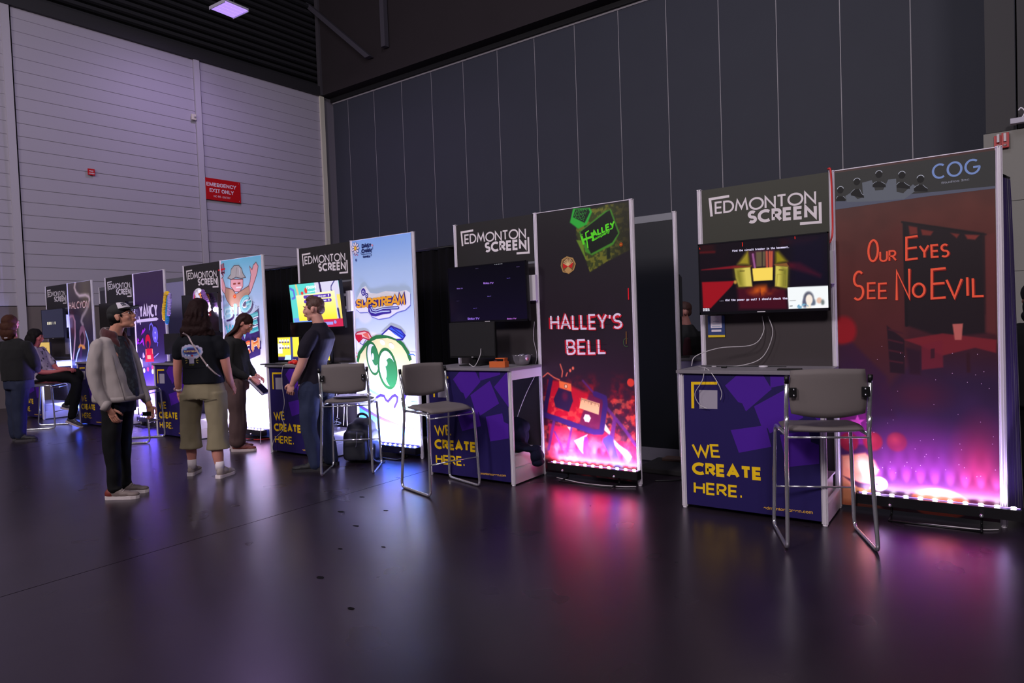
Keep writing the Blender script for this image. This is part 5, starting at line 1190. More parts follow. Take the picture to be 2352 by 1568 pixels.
def yp6(t, w, h, z0):
    R = Paint(-w/2+.008, w/2-.008, z0+.018, z0+h-.008, 50, 40, (236, 196, 110))
    R.line([(-.12, z0+.08), (-.02, z0+.16), (.12, z0+.22)], .012, (110, 90, 70)); R.ell(.0, z0+.14, .05, .04, (250, 226, 120), .01); R.line([(-.04, z0+.06), (-.02, z0+.12), (.03, z0+.10)], .008, (120, 90, 60)); R.ell(-.08, z0+.2, .05, .03, (214, 170, 90), .02)
    R.build('screen', attr_mat('warm_screen', rough=.3, emit=.85, base=0), t, y=-.0025)
monitor('monitor', 'monitor with a warm yellow picture before the seated person', 5, -1.46, -.28, .46, .33, math.radians(4), .02, paint=yp6)
# cards on the panels (their codes are blank)
cd = place('hanging_card', 'blue card with a yellow foot hanging below the kitchen game television', 'card', (BX[0]+[(-1.866,1.371)][0][0], -.016, 0))
u0_, z0_ = [(-1.936,1.28),(-1.799,1.454)][0]; u1_, z1_ = [(-1.936,1.28),(-1.799,1.454)][1]; hw = (u1_-u0_)/2
MB().box(-hw, hw, -.002, .002, z0_, z1_).build('card', mat('card_blue', (44, 62, 112), rough=.4), cd)
A = Art(0, 0, .00004); A.rect(-hw, hw, z0_, z0_+.018, (220, 190, 40)); A.rect(-.045, .045, z0_+.075, z0_+.175, (214, 206, 216)); A.rect(-.04, .04, z0_+.045, z0_+.062, (214, 206, 216))
for k, w_ in enumerate((.05, .06, .07)): A.rect(-w_/2, w_/2, z1_-.05-.02*k, z1_-.043-.02*k, (160, 170, 190))
A.poly([(-.012, z1_-.03), (.012, z1_-.03), (0, z1_-.014)], (230, 230, 236)); A.build('printed_card', PRINTM, cd, y=-.0024)
cd = place('hanging_card', 'pale blank card on the lower panel beside the warm yellow monitor', 'card', (BX[5]-1.12, BY[5]-.016, 0)); MB().box(-.09, .09, -.002, .002, 1.16, 1.46).build('card', mat('card_pale', (120, 112, 128), rough=.5), cd)

# ================================================================ small things on the counters
def rel(n, u, y, z=CH+.0205): return (BX[n]+u, BY[n]+y, z)
bw = place('mixing_bowl', 'shiny steel bowl on the magenta lit counter', 'bowl', rel(1, -1.10, -.15))
MB().lathe([(.0, .002), (.05, .002), (.062, .01), (.083, .05), (.094, .092), (.100, .095), (.100, .099), (.092, .097), (.080, .052), (.058, .013), (.0, .008)], 28).build('bowl', mat('bowl_steel', (200, 196, 200), rough=.18, metal=1), bw)
MB().tube(_arc3 if False else [(.1*math.cos(t_/24*2*PI), .1*math.sin(t_/24*2*PI), .097) for t_ in range(24)], .003, 6, closed=True).build('rim', MATS['bowl_steel'], bw)
td = place('tape_dispenser', 'small orange box with an orange lid on the magenta lit counter corner', 'box', rel(1, -1.17, -.42), math.radians(4))
OR = mat('orange_plastic', (206, 98, 44), rough=.5)
MB().box(-.085, .085, -.035, .035, 0, .055, bev=.003).build('box', OR, td); MB().box(-.02, .08, -.03, .03, .078, .085, bev=.002).build('lid', OR, td); MB().box(.066, .076, -.028, .028, .055, .08).build('hinge', OR, td); MB().ell((-.03, -.0, .052), (.03, .025, .016), 10, 6).build('contents', mat('dark_red', (70, 14, 20)), td)
def cable(label, pts, m_=CABLE_W, r=.0035, name='cable', n=8):
    o = MB().tube(spline(pts, n), r, 6).build(name, m_); tag(o, label, 'cable'); return o
zc = CH+.024
cable('white cable curling at the foot of the dark monitor under the violet television', [rel(1, -1.60, -.30, zc), rel(1, -1.57, -.36, zc+.02), rel(1, -1.49, -.38, zc), rel(1, -1.45, -.34, zc+.10), rel(1, -1.5, -.26, zc+.16)])
cable('thin pale cable on the panel above the steel bowl', [rel(1, -1.03, -.02, 1.46), rel(1, -1.04, -.03, 1.3), rel(1, -1.01, -.03, 1.15), rel(1, -1.02, -.04, zc)], r=.0025)
cable('thin pale cable hanging inside the magenta lit counter', [rel(1, -1.03, -.04, .95), rel(1, -1.10, -.1, .78), rel(1, -1.16, -.15, .6), rel(1, -1.2, -.16, .47)], r=.003)
P1 = lambda x, y, o=-.02: None
cable('white cable looping down from the kitchen game television to its counter', [rel(0, -1.45, -.05, 1.44), rel(0, -1.42, -.05, 1.30), rel(0, -1.50, -.06, 1.12), rel(0, -1.66, -.12, zc), rel(0, -1.85, -.2, zc)])
cable('white cable bowing left across the back of the kitchen game counter', [rel(0, -1.50, -.03, 1.44), rel(0, -1.49, -.04, 1.32), rel(0, -1.56, -.1, 1.22), rel(0, -1.80, -.16, 1.20), rel(0, -1.97, -.22, 1.14), rel(0, -2.0, -.24, zc+.005)])
cable('pale cable hanging in a loop over the front of the kitchen game counter', [rel(0, -1.86, -.30, zc), rel(0, -1.80, -.50, zc+.004), rel(0, -1.80, -.56, .98), rel(0, -1.86, -.555, .88), rel(0, -1.83, -.55, .80), rel(0, -1.77, -.545, .77)], r=.003)
cable('second pale cable end drooping over the edge of the kitchen game counter', [rel(0, -1.94, -.25, zc), rel(0, -1.78, -.50, zc+.004), rel(0, -1.70, -.556, .99), rel(0, -1.66, -.555, .90), rel(0, -1.67, -.55, .84)], r=.003)
cable('black cable lying across the kitchen game counter', [rel(0, -1.95, -.16, zc), rel(0, -1.7, -.2, zc), rel(0, -1.5, -.14, zc), rel(0, -1.3, -.16, zc)], CABLE_B, .003)
cable('red cord running down the post beside the kitchen game television', [rel(0, -PW-.02, -.022, 2.50), rel(0, -PW+.0, -.026, 2.46), rel(0, -PW+.004, -.026, 2.1), rel(0, -PW-.004, -.05, 1.98), rel(0, -1.03, -.07, 1.93)], CABLE_R, .007)
cable('white cable hanging down the front of the counter by the man in navy', [rel(2, -1.56, -.45, zc), rel(2, -1.63, -.55, zc-.01), rel(2, -1.66, -.56, .85), rel(2, -1.64, -.555, .62), rel(2, -1.70, -.555, .45), rel(2, -1.66, -.56, .32), rel(2, -1.86, -.56, .17), rel(2, -1.89, -.58, .05), rel(2, -1.85, -.62, .01)], r=.004)
ph = place('phone', 'black phone lying on the kitchen game counter by the chair', 'phone', rel(0, -1.22, -.40), .1); MB().box(-.08, .08, -.038, .038, 0, .009, bev=.003).build('body', BLACKPL, ph); MB().box(-.076, .076, -.034, .034, .009, .0095).build('glass', BLACKGL, ph)
cr_ = place('card_reader', 'small pale puck on the kitchen game counter', 'device', rel(0, -1.45, -.22)); MB().lathe([(0, 0), (.03, 0), (.034, .006), (.03, .014), (0, .016)], 16).build('puck', WHITEPL, cr_)
pk = place('cable_plug', 'small black plug on the kitchen game counter', 'plug', rel(0, -1.72, -.30)); MB().box(-.02, .02, -.012, .012, 0, .014, bev=.004).build('plug', BLACKPL, pk)
rc = place('game_controller', 'red and white game controller on the counter by the man in navy', 'controller', rel(2, -1.60, -.42))
MB().ell((0, 0, .03), (.055, .04, .028), 14, 8).build('shell', mat('controller_red', (210, 20, 26), rough=.35), rc)
for s_ in (-1, 1): MB().ell((s_*.045, -.02, .024), (.022, .035, .022), 10, 6).build('grip', MATS['controller_red'], rc)
MB().ell((.02, 0, .056), (.012, .012, .008), 8, 5).build('button', WHITEPL, rc); MB().ell((-.02, 0, .056), (.010, .010, .008), 8, 5).build('button', WHITEPL, rc)
kb = place('tray', 'black tray overhanging the left end of the counter by the man in navy', 'tray', rel(2, -1.86, -.40)); MB().box(-.26, .18, -.13, .13, 0, .012, bev=.004).build('tray', BLACKPL, kb); MB().box(-.06, .16, -.06, .06, .013, .022, bev=.003).build('remote', mat('remote_grey', (90, 88, 96)), kb)
# jacket heap inside counter 2
JK = mat('navy_jacket_cloth', (20, 22, 40), rough=.95, spec=.1, bump=.1, bscale=80)
def heap(name, label, cat, loc, blobs, m_, voxel=.012, amp=.012, sc=9):
    mb = MB()
    for c, r in blobs: mb.ell(c, r, 14, 10)
    o = remesh(mb, name, [m_], voxel, amp, sc); o.location = loc; tag(o, label, cat); return o
def remesh(mb, name, mats, voxel, amp=0, sc=8, extra=None, smooth=4, parent=None, disp=None):
    me = mb.mesh('tmp', mats[0]); o = bpy.data.objects.new('tmp', me); COL.objects.link(o)
    md = o.modifiers.new('r', 'REMESH'); md.mode = 'VOXEL'; md.voxel_size = voxel
    if smooth: ms = o.modifiers.new('s', 'SMOOTH'); ms.factor = .5; ms.iterations = smooth
    dg = bpy.context.evaluated_depsgraph_get(); m2 = bpy.data.meshes.new_from_object(o.evaluated_get(dg)); bpy.data.objects.remove(o)
    if amp:
        n_ = len(m2.vertices); co = np.zeros(n_*3); no = np.zeros(n_*3); m2.vertices.foreach_get('co', co); m2.vertices.foreach_get('normal', no); co = co.reshape(-1, 3); no = no.reshape(-1, 3)
        d = np.array([noise.noise(Vector((c[0]*sc, c[1]*sc, c[2]*sc*.55)))+.5*noise.noise(Vector((c[0]*sc*2.2+5, c[1]*sc*2.2, c[2]*sc*1.2))) for c in co])
        co += no*(d*amp)[:, None]; m2.vertices.foreach_set('co', co.ravel())
    m2.materials.clear()
    for m_ in mats: m2.materials.append(m_)
    if extra and extra.v:
        V = [tuple(v.co) for v in m2.vertices]; F = [tuple(p.vertices) for p in m2.polygons]; k = len(V)
        m3 = bpy.data.meshes.new(name); m3.from_pydata(V+extra.v, [], F+[tuple(i+k for i in f) for f in extra.f])
        for m_ in mats: m3.materials.append(m_)
        m3.polygons.foreach_set('material_index', [0]*len(F)+extra.m); m2 = m3
    m2.name = name; m2.polygons.foreach_set('use_smooth', [True]*len(m2.polygons)); m2.update()
    o = bpy.data.objects.new(name, m2); COL.objects.link(o); o.parent = parent; return o
heap('jacket', 'dark blue jacket heaped on the storage box inside the magenta lit counter', 'jacket', rel(1, -1.10, -.26, .285), [((-.06, 0, .12), (.16, .15, .13)), ((-.02, .02, .2), (.13, .12, .09)), ((.06, -.06, .03), (.12, .12, .035)), ((.16, -.04, .02), (.10, .10, .035)), ((.23, -.04, -.04), (.06, .08, .06)), ((.25, -.05, -.10), (.05, .06, .03))], JK, .009, .020, 9)
# backpack
bp_ = place('backpack', 'black backpack standing on the floor behind the bar chair', 'backpack', (-5.70, -.42, 0), math.radians(20))
BPM = mat('backpack_nylon', (24, 26, 36), rough=.55, bump=.08, bscale=90)
mb = MB(); mb.box(-.175, .175, -.10, .11, .004, .34, bev=.05); mb.box(-.15, .15, -.08, .10, .25, .43, bev=.06); mb.ell((.02, .01, .42), (.12, .085, .06), 18, 10); mb.box(-.14, .13, -.165, -.07, .03, .25, bev=.04); mb.box(-.11, .10, -.135, -.07, .24, .34, bev=.03); mb.box(-.195, -.15, -.05, .06, .03, .2, bev=.02); mb.box(.15, .195, -.05, .06, .03, .2, bev=.02)
remesh(mb, 'body', [BPM], .012, .010, 7, parent=bp_)
MB().tube(spline([(-.04, .03, .44), (-.035, .02, .50), (.02, .02, .515), (.07, .02, .49), (.075, .03, .44)]), .008, 8, flat=1.8).build('handle', BPM, bp_)
MB().tube(spline([(.12, -.06, .40), (.16, -.14, .28), (.17, -.15, .14), (.22, -.12, .03), (.30, -.05, .012)]), .008, 8, flat=2.4).build('strap', mat('strap_blue_black', (34, 36, 60), rough=.6), bp_)
MB().tube(spline([(.02, -.13, .34), (.03, -.155, .25), (.02, -.165, .18)]), .005, 6).build('zip', mat('zip_grey', (90, 90, 110), rough=.4), bp_)
MB().tube(spline([(-.13, -.14, .14), (-.12, -.155, .09), (-.10, -.15, .03)]), .004, 6).build('zip_pull', mat('zip_pink', (180, 140, 130)), bp_); MB().box(.07, .085, -.15, -.14, .27, .30, bev=.002).build('buckle', MATS['zip_grey'], bp_)
# things in counter 3 below
for k, (a_, b_, c_) in enumerate(((-1.30, -.10, .96), (-1.22, -.06, .96), (-1.12, -.05, .96), (-1.06, -.06, .9))):
    cable(['leftmost', 'second', 'third', 'rightmost'][k]+' of the white cables hanging inside the counter left of the backpack', [rel(2, a_, b_, c_), rel(2, a_-.03+.02*k, b_-.06, .7), rel(2, a_+.02, b_-.08, .5), rel(2, a_-.02+.02*k, b_-.10, .32)], r=.004)
pst = place('power_strip', 'white power strip with a red light on the storage box left of the backpack', 'power strip', rel(2, -1.22, -.25, .276), .3); MB().box(-.12, .12, -.03, .03, 0, .035, bev=.004).build('strip', WHITEPL, pst); MB().box(-.1, -.07, -.02, .02, .035, .04).build('switch', mat('switch_red', (220, 20, 30), emit=(220, 20, 30), es=.5), pst)
tg = MB(); rr = random.Random(5)
p_ = [(rr.uniform(-.15, .12), rr.uniform(-.1, .08), rr.uniform(.02, .12)) for _ in range(26)]
tg.tube(spline(p_, 6), .005, 6); o = tg.build('cable_tangle', CABLE_B); o.location = rel(2, -1.22, -.24, .30); tag(o, 'tangle of black cables on the storage box left of the backpack', 'cable')
# wires on the floor behind the light bars
cable('black cable lying on the floor behind the cassette poster', [(-2.5, .12, .008), (-2.3, .3, .008), (-2.42, .6, .008), (-2.8, .7, .008)], CABLE_B, .006)
cable('pale cable on the floor under the cassette poster', [(-3.35, -.16, .008), (-3.0, -.24, .008), (-2.7, -.20, .008), (-2.56, -.14, .008)], CABLE_W, .004)
cable('red cable on the floor at the foot of the beach poster', [(-8.5, -.12, .008), (-8.3, -.14, .008), (-8.1, -.10, .008), (-7.98, .05, .008)], CABLE_R, .005)
cable('white cable trailing down the post of the beach poster', [(-8.02, -.06, .42), (-8.06, -.08, .3), (-8.0, -.12, .16), (-7.9, -.2, .05), (-7.75, -.3, .008)], CABLE_W, .004)
cable('pale cable on the floor under the red room poster', [(-.55, -.20, .008), (-.3, -.17, .008), (-.12, -.15, .008), (-.03, -.1, .008)], CABLE_W, .004)
mt = place('floor_mat', 'brown and black mats on the floor in the gap behind the navy counter', 'mat', (-2.45, .75, 0)); MB().box(-.35, .45, -.35, .25, .002, .05, bev=.01).build('mat', mat('mat_dark', (30, 27, 30), rough=.8), mt); MB().box(-.25, .40, .0, .22, .051, .075, bev=.006).build('mat', mat('mat_brown', (92, 70, 62), rough=.7), mt)
# feathery garlands over the television of booth 4
def garland(label, loops, colr, emis=0):
    mb = MB(); rr = random.Random(len(label))
    pts = spline(loops, 10)
    for p in pts:
        for k in range(5):
            a = rr.random()*6.28; mb.ell((p.x+.012*math.cos(a), p.y-.010*abs(math.sin(a)), p.z+.012*math.sin(a)), (.020+.006*rr.random(),)*3, 7, 5)
    o = mb.build('garland', mat('garland_%d_%d_%d' % colr, colr, rough=.8, sheen=.3)); o.location = (BX[3], BY[3], 0); tag(o, label, 'garland', 'feathery garlands hung on the dark television'); return o
def c4y(x, y, o=-.2): return c4(x, y)
G4 = lambda l, dy: [(c4(x, y)[0]+.10, -.17-dy, c4(x, y)[1]) for x, y in l]
garland('yellow garland at the left corner of the dark television', G4([(285, 490), (255, 500), (240, 600), (228, 700), (232, 790)], .02), (240, 190, 20))
garland('sky blue garland behind the yellow one at the left television corner', G4([(280, 500), (268, 600), (255, 720), (252, 830)], .0), (30, 140, 210))
garland('lilac garland at the left television corner', G4([(292, 505), (294, 620), (285, 740)], .01), (170, 150, 220))
garland('lilac garland leftmost at the right television corner', G4([(640, 460), (612, 500), (608, 600), (615, 680), (650, 740)], .0), (190, 120, 220))
garland('red garland at the right television corner', G4([(655, 470), (640, 520), (635, 620), (650, 700), (675, 735)], .02), (226, 20, 44))
garland('orange garland at the right television corner', G4([(668, 490), (668, 600), (680, 690)], .01), (224, 130, 20))
garland('white garland crossing the others at the right television corner', G4([(690, 455), (662, 480), (680, 560), (700, 620), (740, 690), (780, 740)], .04), (232, 230, 240))
garland('purple garland rightmost at the television corner', G4([(700, 470), (725, 530), (755, 600), (770, 680)], .0), (120, 70, 150))
cl_ = place('clip_lamp', 'small glaring clip lamp at the right edge of the garlanded television', 'lamp', (BX[3]-.985, BY[3]-.10, c4(800, 680)[1]))
MB().ell((0, -.02, 0), (.035, .03, .035), 12, 8).build('bulb', mat('bulb_glare', (255, 250, 255), emit=(255, 240, 255), es=22), cl_); MB().tube([(0, .01, 0), (0, .07, 0)], .012, 8).build('clip', BLACKPL, cl_)
d = bpy.data.lights.new('clip_lamp_light', 'POINT'); d.energy = 9; d.color = (.95, .85, 1); d.shadow_soft_size = .03; o = bpy.data.objects.new('clip_lamp_light', d); COL.objects.link(o); o.parent = cl_; o.location = (0, -.08, 0)

# ================================================================ people
VIEW = 0.6202
def skinm(name, c): return mat(name, c, rough=.55, spec=.35, var=.05, vscale=14)
def loft(mb, rings, n=24, p=2.3):
    """rings: (cx, cy, z, rx, ry) horizontal superellipses"""
    vs = []
    for (cx, cy, z, rx, ry) in rings:
        for j in range(n):
            a = 2*PI*j/n; c, s = math.cos(a), math.sin(a)
            vs.append((cx+rx*math.copysign(abs(c)**(2/p), c), cy+ry*math.copysign(abs(s)**(2/p), s), z))
    fs = [(r*n+j, r*n+(j+1) % n, (r+1)*n+(j+1) % n, (r+1)*n+j) for r in range(len(rings)-1) for j in range(n)]
    fs += [tuple(range(n-1, -1, -1)), tuple(range((len(rings)-1)*n, len(rings)*n))]
    mb.add(vs, fs, 0, True); return mb
def limb(mb, pts, rs, n=14, k=6):
    P = spline(pts, k); m_ = len(P); R_ = []
    for i in range(m_):
        t = i/(m_-1)*(len(rs)-1); a = min(int(t), len(rs)-2); f = t-a; f = f*f*(3-2*f); R_.append(rs[a]*(1-f)+rs[a+1]*f)
    mb.tube(P, R_, n)
    for p, r in ((P[0], R_[0]), (P[-1], R_[-1])): mb.ell(p, (r, r, r), 12, 8)
    return mb
def frame(yaw, pitch=0, roll=0):
    F = Vector((math.cos(yaw)*math.cos(pitch), math.sin(yaw)*math.cos(pitch), math.sin(pitch)))
    Rt = Vector((math.sin(yaw), -math.cos(yaw), 0)); U = Rt.cross(F)
    Rt2 = Rt*math.cos(roll)+U*math.sin(roll); U2 = -Rt*math.sin(roll)+U*math.cos(roll)
    return Matrix((Rt2, F, U2)).transposed()
def head(mb, ex, c, yaw, pitch=0, roll=0, s=1.0, beard=False):
    R = frame(yaw, pitch, roll); c = Vector(c)
    P = lambda x, y, z: c+R @ Vector((x*s, y*s, z*s))
    E = lambda m_, x, y, z, a, b, d, n=14, k=10, mi=0: m_.ell(P(x, y, z), (a*s, b*s, d*s), n, k, mi, R)
    E(mb, 0, -.014, .030, .074, .094, .086, 20, 14); E(mb, 0, .030, -.012, .064, .066, .076, 18, 12); E(mb, 0, .034, -.062, .050, .050, .046); E(mb, 0, .062, -.098, .026, .024, .018); E(mb, 0, .02, -.07, .056, .05, .035)
    for q_ in (-1, 1):
        E(mb, q_*.036, .068, -.022, .024, .020, .024); E(mb, q_*.078, -.004, -.006, .010, .020, .032); E(mb, q_*.083, -.012, .006, .007, .014, .018)
        E(mb, q_*.030, .086, .034, .022, .012, .008)
    mb.tube([P(0, .088, .028), P(0, .100, .006), P(0, .109, -.018)], [.010*s, .011*s, .014*s], 10); E(mb, 0, .106, -.024, .018, .014, .011)
    E(mb, 0, .092, -.048, .022, .012, .010); E(mb, 0, .090, -.062, .020, .012, .010)
    for q_ in (-1, 1):
        E(ex, q_*.031, .0845, .014, .0115, .0075, .0065, 10, 8, 1); E(ex, q_*.031, .0905, .013, .0050, .0035, .0050, 8, 6, 2)
        ex.tube([P(q_*.016, .098, .034), P(q_*.032, .100, .040), P(q_*.050, .088, .034)], .0035*s, 6, 2)
    ex.tube([P(-.022, .098, -.053), P(-.010, .1055, -.050), P(.010, .1055, -.050), P(.022, .098, -.053)], .0042*s, 6, 3); ex.tube([P(-.018, .098, -.060), P(0, .104, -.062), P(.018, .098, -.060)], .0048*s, 6, 3)
    return R, P
def hand(mb, ex, w, d, nrm, curl=.5, s=1.0, thumb=1):
    """w wrist point, d finger direction, nrm direction the palm faces"""
    w = Vector(w); d = Vector(d).normalized(); nn = Vector(nrm); nn = (nn-d*nn.dot(d)).normalized(); sd = d.cross(nn)
    R = Matrix((sd, d, nn)).transposed()
    mb.ell(w+d*.045*s, (.040*s, .050*s, .016*s), 14, 10, 0, R); mb.ell(w+d*.012*s, (.027*s, .03*s, .018*s), 12, 8, 0, R); mb.ell(w+d*.04*s+sd*thumb*.026*s, (.016*s, .03*s, .015*s), 10, 8, 0, R)
    for k, (o, ln, r) in enumerate(((-.030, .82, .0078), (-.010, .96, .0086), (.010, 1.0, .0088), (.030, .93, .0086))):
        o *= thumb; b = w+d*.082*s+sd*o*s*.95; pts = [b-d*.02*s]; dr = d.copy(); a = 0; ps = b.copy()
        for seg, l in enumerate((.040, .026, .020)):
            a += curl*(.55 if seg == 0 else .9); dr = d*math.cos(a)+nn*math.sin(a)+sd*o*1.2; ps = ps+dr.normalized()*l*ln*s; pts.append(ps.copy())
        ex.tube([pts[0]]+spline(pts[1:], 3) if False else spline(pts, 3), [r*s*(1.1-.28*i/9) for i in range(10)], 8); ex.ell(pts[-1], (r*.84*s,)*3, 8, 6)
    b = w+d*.028*s+sd*thumb*.034*s; t1 = b+(d*.6+sd*thumb*.75+nn*.25).normalized()*.034*s; t2 = t1+(d*.85+sd*thumb*.25+nn*(.3+curl*.4)).normalized()*.030*s; t3 = t2+(d*.8-sd*thumb*.05+nn*(.3+curl*.5)).normalized()*.022*s
    ex.tube([b-d*.012*s, t1, t2, t3], [.013*s, .0115*s, .0105*s, .0085*s], 8); ex.ell(t3, (.0085*s,)*3, 8, 6)
EYEW = mat('eye_white', (225, 220, 220), rough=.3); DARKHAIR = mat('dark_hair', (18, 14, 15), rough=.7, spec=.15, bump=.3, bscale=120)
def body(parent, skin, draw, voxel=.008, lip=(168, 96, 92)):
    mb, ex = MB(), MB(); draw(mb, ex)
    return remesh(mb, 'body', [skin, EYEW, DARKHAIR, mat('lip_%d' % lip[0], lip, rough=.45)], voxel, 0, 8, ex, 3, parent)
def cloth(parent, name, m_, draw, voxel=.010, amp=.006, sc=9, smooth=3, label=None):
    mb = MB(); draw(mb); o = remesh(mb, name, [m_], voxel, amp, sc, None, smooth, parent)
    if label: o['label'] = label
    return o
def shoe(parent, heel, ang, ln=.285, up=(60, 60, 60), sole=(220, 215, 215), lift=0, pitch=0, hz=.07, lace=None, heelcol=None, name='shoe'):
    R = Matrix.Rotation(ang, 3, 'Z') @ Matrix.Rotation(-pitch, 3, 'Y'); h = Vector(heel)
    P = lambda x, y, z: h+R @ Vector((x, y, z))
    mb = MB(); E = lambda x, y, z, a, b, c: mb.ell(P(x, y, z), (a, b, c), 14, 10, 0, R)
    E(.045, 0, .055, .045, .036, .045); E(.10, 0, .055, .07, .038, .045); E(.17, 0, .045, .075, .043, .030); E(ln-.06, 0, .038, .058, .042, .024); E(.05, 0, hz, .040, .034, .035)
    mu = mat('shoe_%d_%d_%d' % up, up, rough=.65, bump=.1, bscale=150); ms = mat('sole_%d' % sole[0], sole, rough=.6)
    o = remesh(mb, name, [mu], .007, 0, 8, None, 3, parent)
    out = [(0, .028), (.02, .036), (.10, .034), (.17, .043), (ln-.06, .044), (ln-.02, .030), (ln, .006)]
    ring = [(x, y) for x, y in out]+[(x, -y) for x, y in reversed(out)]
    MB().hull([P(x*.99, y, 0) for x, y in ring], [P(x, y*1.06, .028+(.006 if x < .08 else 0)) for x, y in ring]).build('sole', ms, o)
    lm = mat('lace_grey_%d' % (lace or (150, 140, 140))[0], lace or (150, 140, 140))
    lc = MB()
    for k in range(4):
        x = .115+.020*k; zz = .098-.010*k; lc.tube([P(x, -.026, zz-.012), P(x+.008, 0, zz+.003), P(x, .026, zz-.012)], .003, 6)
    lc.build('laces', lm, o)
    if heelcol:
        hb = MB(); hb.ell(P(.035, 0, .052), (.048, .040, .046), 14, 10, 0, R); hb.build('heel_patch', mat('heel_%d' % heelcol[0], heelcol, rough=.6), o)
    return o
def strands(mb, roots, r=.007, n=5):
    for pts in roots: mb.tube(spline(pts, 3), [r*(1-.6*i/(len(pts)*3)) for i in range((len(pts)-1)*3+1)], n, 0)

# ---------------- man in the white and black cap, facing right and up
def person(label, x, y): return thing('person', label, 'person', (x, y, 0), VIEW)
p = person('man in a grey jacket and a white and black cap looking up', -6.546, -2.511)
SK1 = skinm('skin_tan', (192, 134, 112))
HP = {}
def d(mb, ex):
    R, P = head(mb, ex, (.055, 0, 1.640), 0, math.radians(15)); HP['c'] = (R, P)
    limb(mb, [(-.035, 0, 1.44), (-.01, 0, 1.52), (.025, 0, 1.59)], [.068, .056, .054])
    loft(mb, [(-.03, 0, .88, .10, .15), (-.02, 0, 1.1, .10, .14), (-.03, 0, 1.3, .11, .16), (-.035, 0, 1.44, .07, .10)])
    for s_, ps in ((-1, [(-.07, -.17, 1.38), (-.085, -.225, 1.11), (-.02, -.22, .87), (.01, -.2, .82)]), (1, [(-.02, .175, 1.38), (.02, .235, 1.11), (.12, .22, .84), (.145, .215, .80)])):
        limb(mb, ps, [.044, .038, .030, .026])
    for s_, ps in ((-1, [(-.03, -.09, .88), (-.035, -.10, .5), (-.05, -.10, .09)]), (1, [(-.03, .09, .88), (-.05, .10, .5), (-.09, .11, .09)])): limb(mb, ps, [.07, .05, .035])
    hand(mb, ex, (.012, -.198, .822), (.35, .1, -1), (0, 1, .2), .5, .92); hand(mb, ex, (.145, .215, .80), (.1, 0, -1), (0, -1, 0), .75, .92, -1)
body(p, SK1, d, .0075)
TROB = mat('black_trousers', (13, 13, 15), rough=.8, spec=.2)
def d(mb):
    loft(mb, [(-.03, 0, .78, .125, .165), (-.03, 0, .90, .13, .165), (-.025, 0, 1.0, .11, .15)])
    limb(mb, [(-.02, -.085, .84), (-.035, -.10, .66), (-.045, -.105, .48), (-.04, -.105, .28), (-.035, -.105, .10)], [.094, .080, .068, .062, .058])
    limb(mb, [(-.045, .085, .84), (-.055, .095, .66), (-.065, .10, .48), (-.07, .11, .28), (-.075, .115, .09)], [.102, .090, .072, .062, .056])
    mb.ell((-.028, -.105, .095), (.068, .062, .03), 14, 8); mb.ell((-.07, .115, .085), (.062, .058, .026), 14, 8)
cloth(p, 'trousers', TROB, d, .010, .010, 9)
def d(mb):
    loft(mb, [(.03, 0, .91, .125, .110), (.025, 0, 1.03, .125, .110), (.015, 0, 1.2, .112, .115), (.0, 0, 1.34, .098, .12), (-.02, 0, 1.45, .075, .10), (-.02, 0, 1.475, .06, .07)])
def mk_pattern():
    m_ = bpy.data.materials.new('dark_patterned_shirt'); m_.use_nodes = True; nt = m_.node_tree; b = nt.nodes['Principled BSDF']; b.inputs['Roughness'].default_value = .8
    tc = nt.nodes.new('ShaderNodeTexCoord'); v = nt.nodes.new('ShaderNodeTexNoise'); v.inputs['Scale'].default_value = 26; nt.links.new(tc.outputs['Object'], v.inputs['Vector'])
    r = nt.nodes.new('ShaderNodeValToRGB'); r.color_ramp.elements[0].position = .52; r.color_ramp.elements[0].color = (.012, .012, .018, 1); r.color_ramp.elements[1].position = .62; r.color_ramp.elements[1].color = (.030, .040, .050, 1)
    nt.links.new(v.outputs['Fac'], r.inputs[0]); nt.links.new(r.outputs[0], b.inputs['Base Color']); return m_
cloth(p, 'shirt', mk_pattern(), d, .010, .006, 8)
JKT = mat('pale_grey_jacket', (156, 146, 144), rough=.85, spec=.2, bump=.08, bscale=200, var=.05, vscale=5)
def d(mb):
    loft(mb, [(-.020, 0, .888, .172, .190), (-.022, 0, .93, .170, .195), (-.022, 0, 1.10, .132, .188), (-.046, 0, 1.25, .122, .192), (-.068, 0, 1.38, .106, .196), (-.06, 0, 1.43, .088, .165), (-.045, 0, 1.48, .060, .085)], 32, 3.4)
    limb(mb, [(-.080, -.165, 1.385), (-.095, -.215, 1.23), (-.085, -.232, 1.09), (-.055, -.235, .97), (-.005, -.222, .86)], [.066, .062, .056, .052, .046])
    limb(mb, [(-.03, .170, 1.385), (-.0, .225, 1.23), (.02, .24, 1.10), (.07, .23, .96), (.115, .22, .865)], [.066, .062, .056, .050, .044])
jk = cloth(p, 'jacket', JKT, d, .009, .010, 10)
MB().tube(spline([(.045, -.17, 1.30), (.075, -.175, 1.15), (.105, -.17, 1.02), (.130, -.165, .90)], 5), .004, 6).build('front_seam', mat('jacket_seam', (110, 100, 100), rough=.8), jk)
MB().tube([(-.02, -.235, .872), (.02, -.222, .845)], [.050, .050], 16).build('cuff', JKT, jk)
hb_ = MB(); loft(hb_, [(-.020, 0, .880, .174, .192), (-.021, 0, .925, .174, .198)], 32, 3.4); hb_.build('hem_band', JKT, jk)
COLR = mat('maroon_collar', (64, 10, 18), rough=.9, sheen=.4, bump=.1)
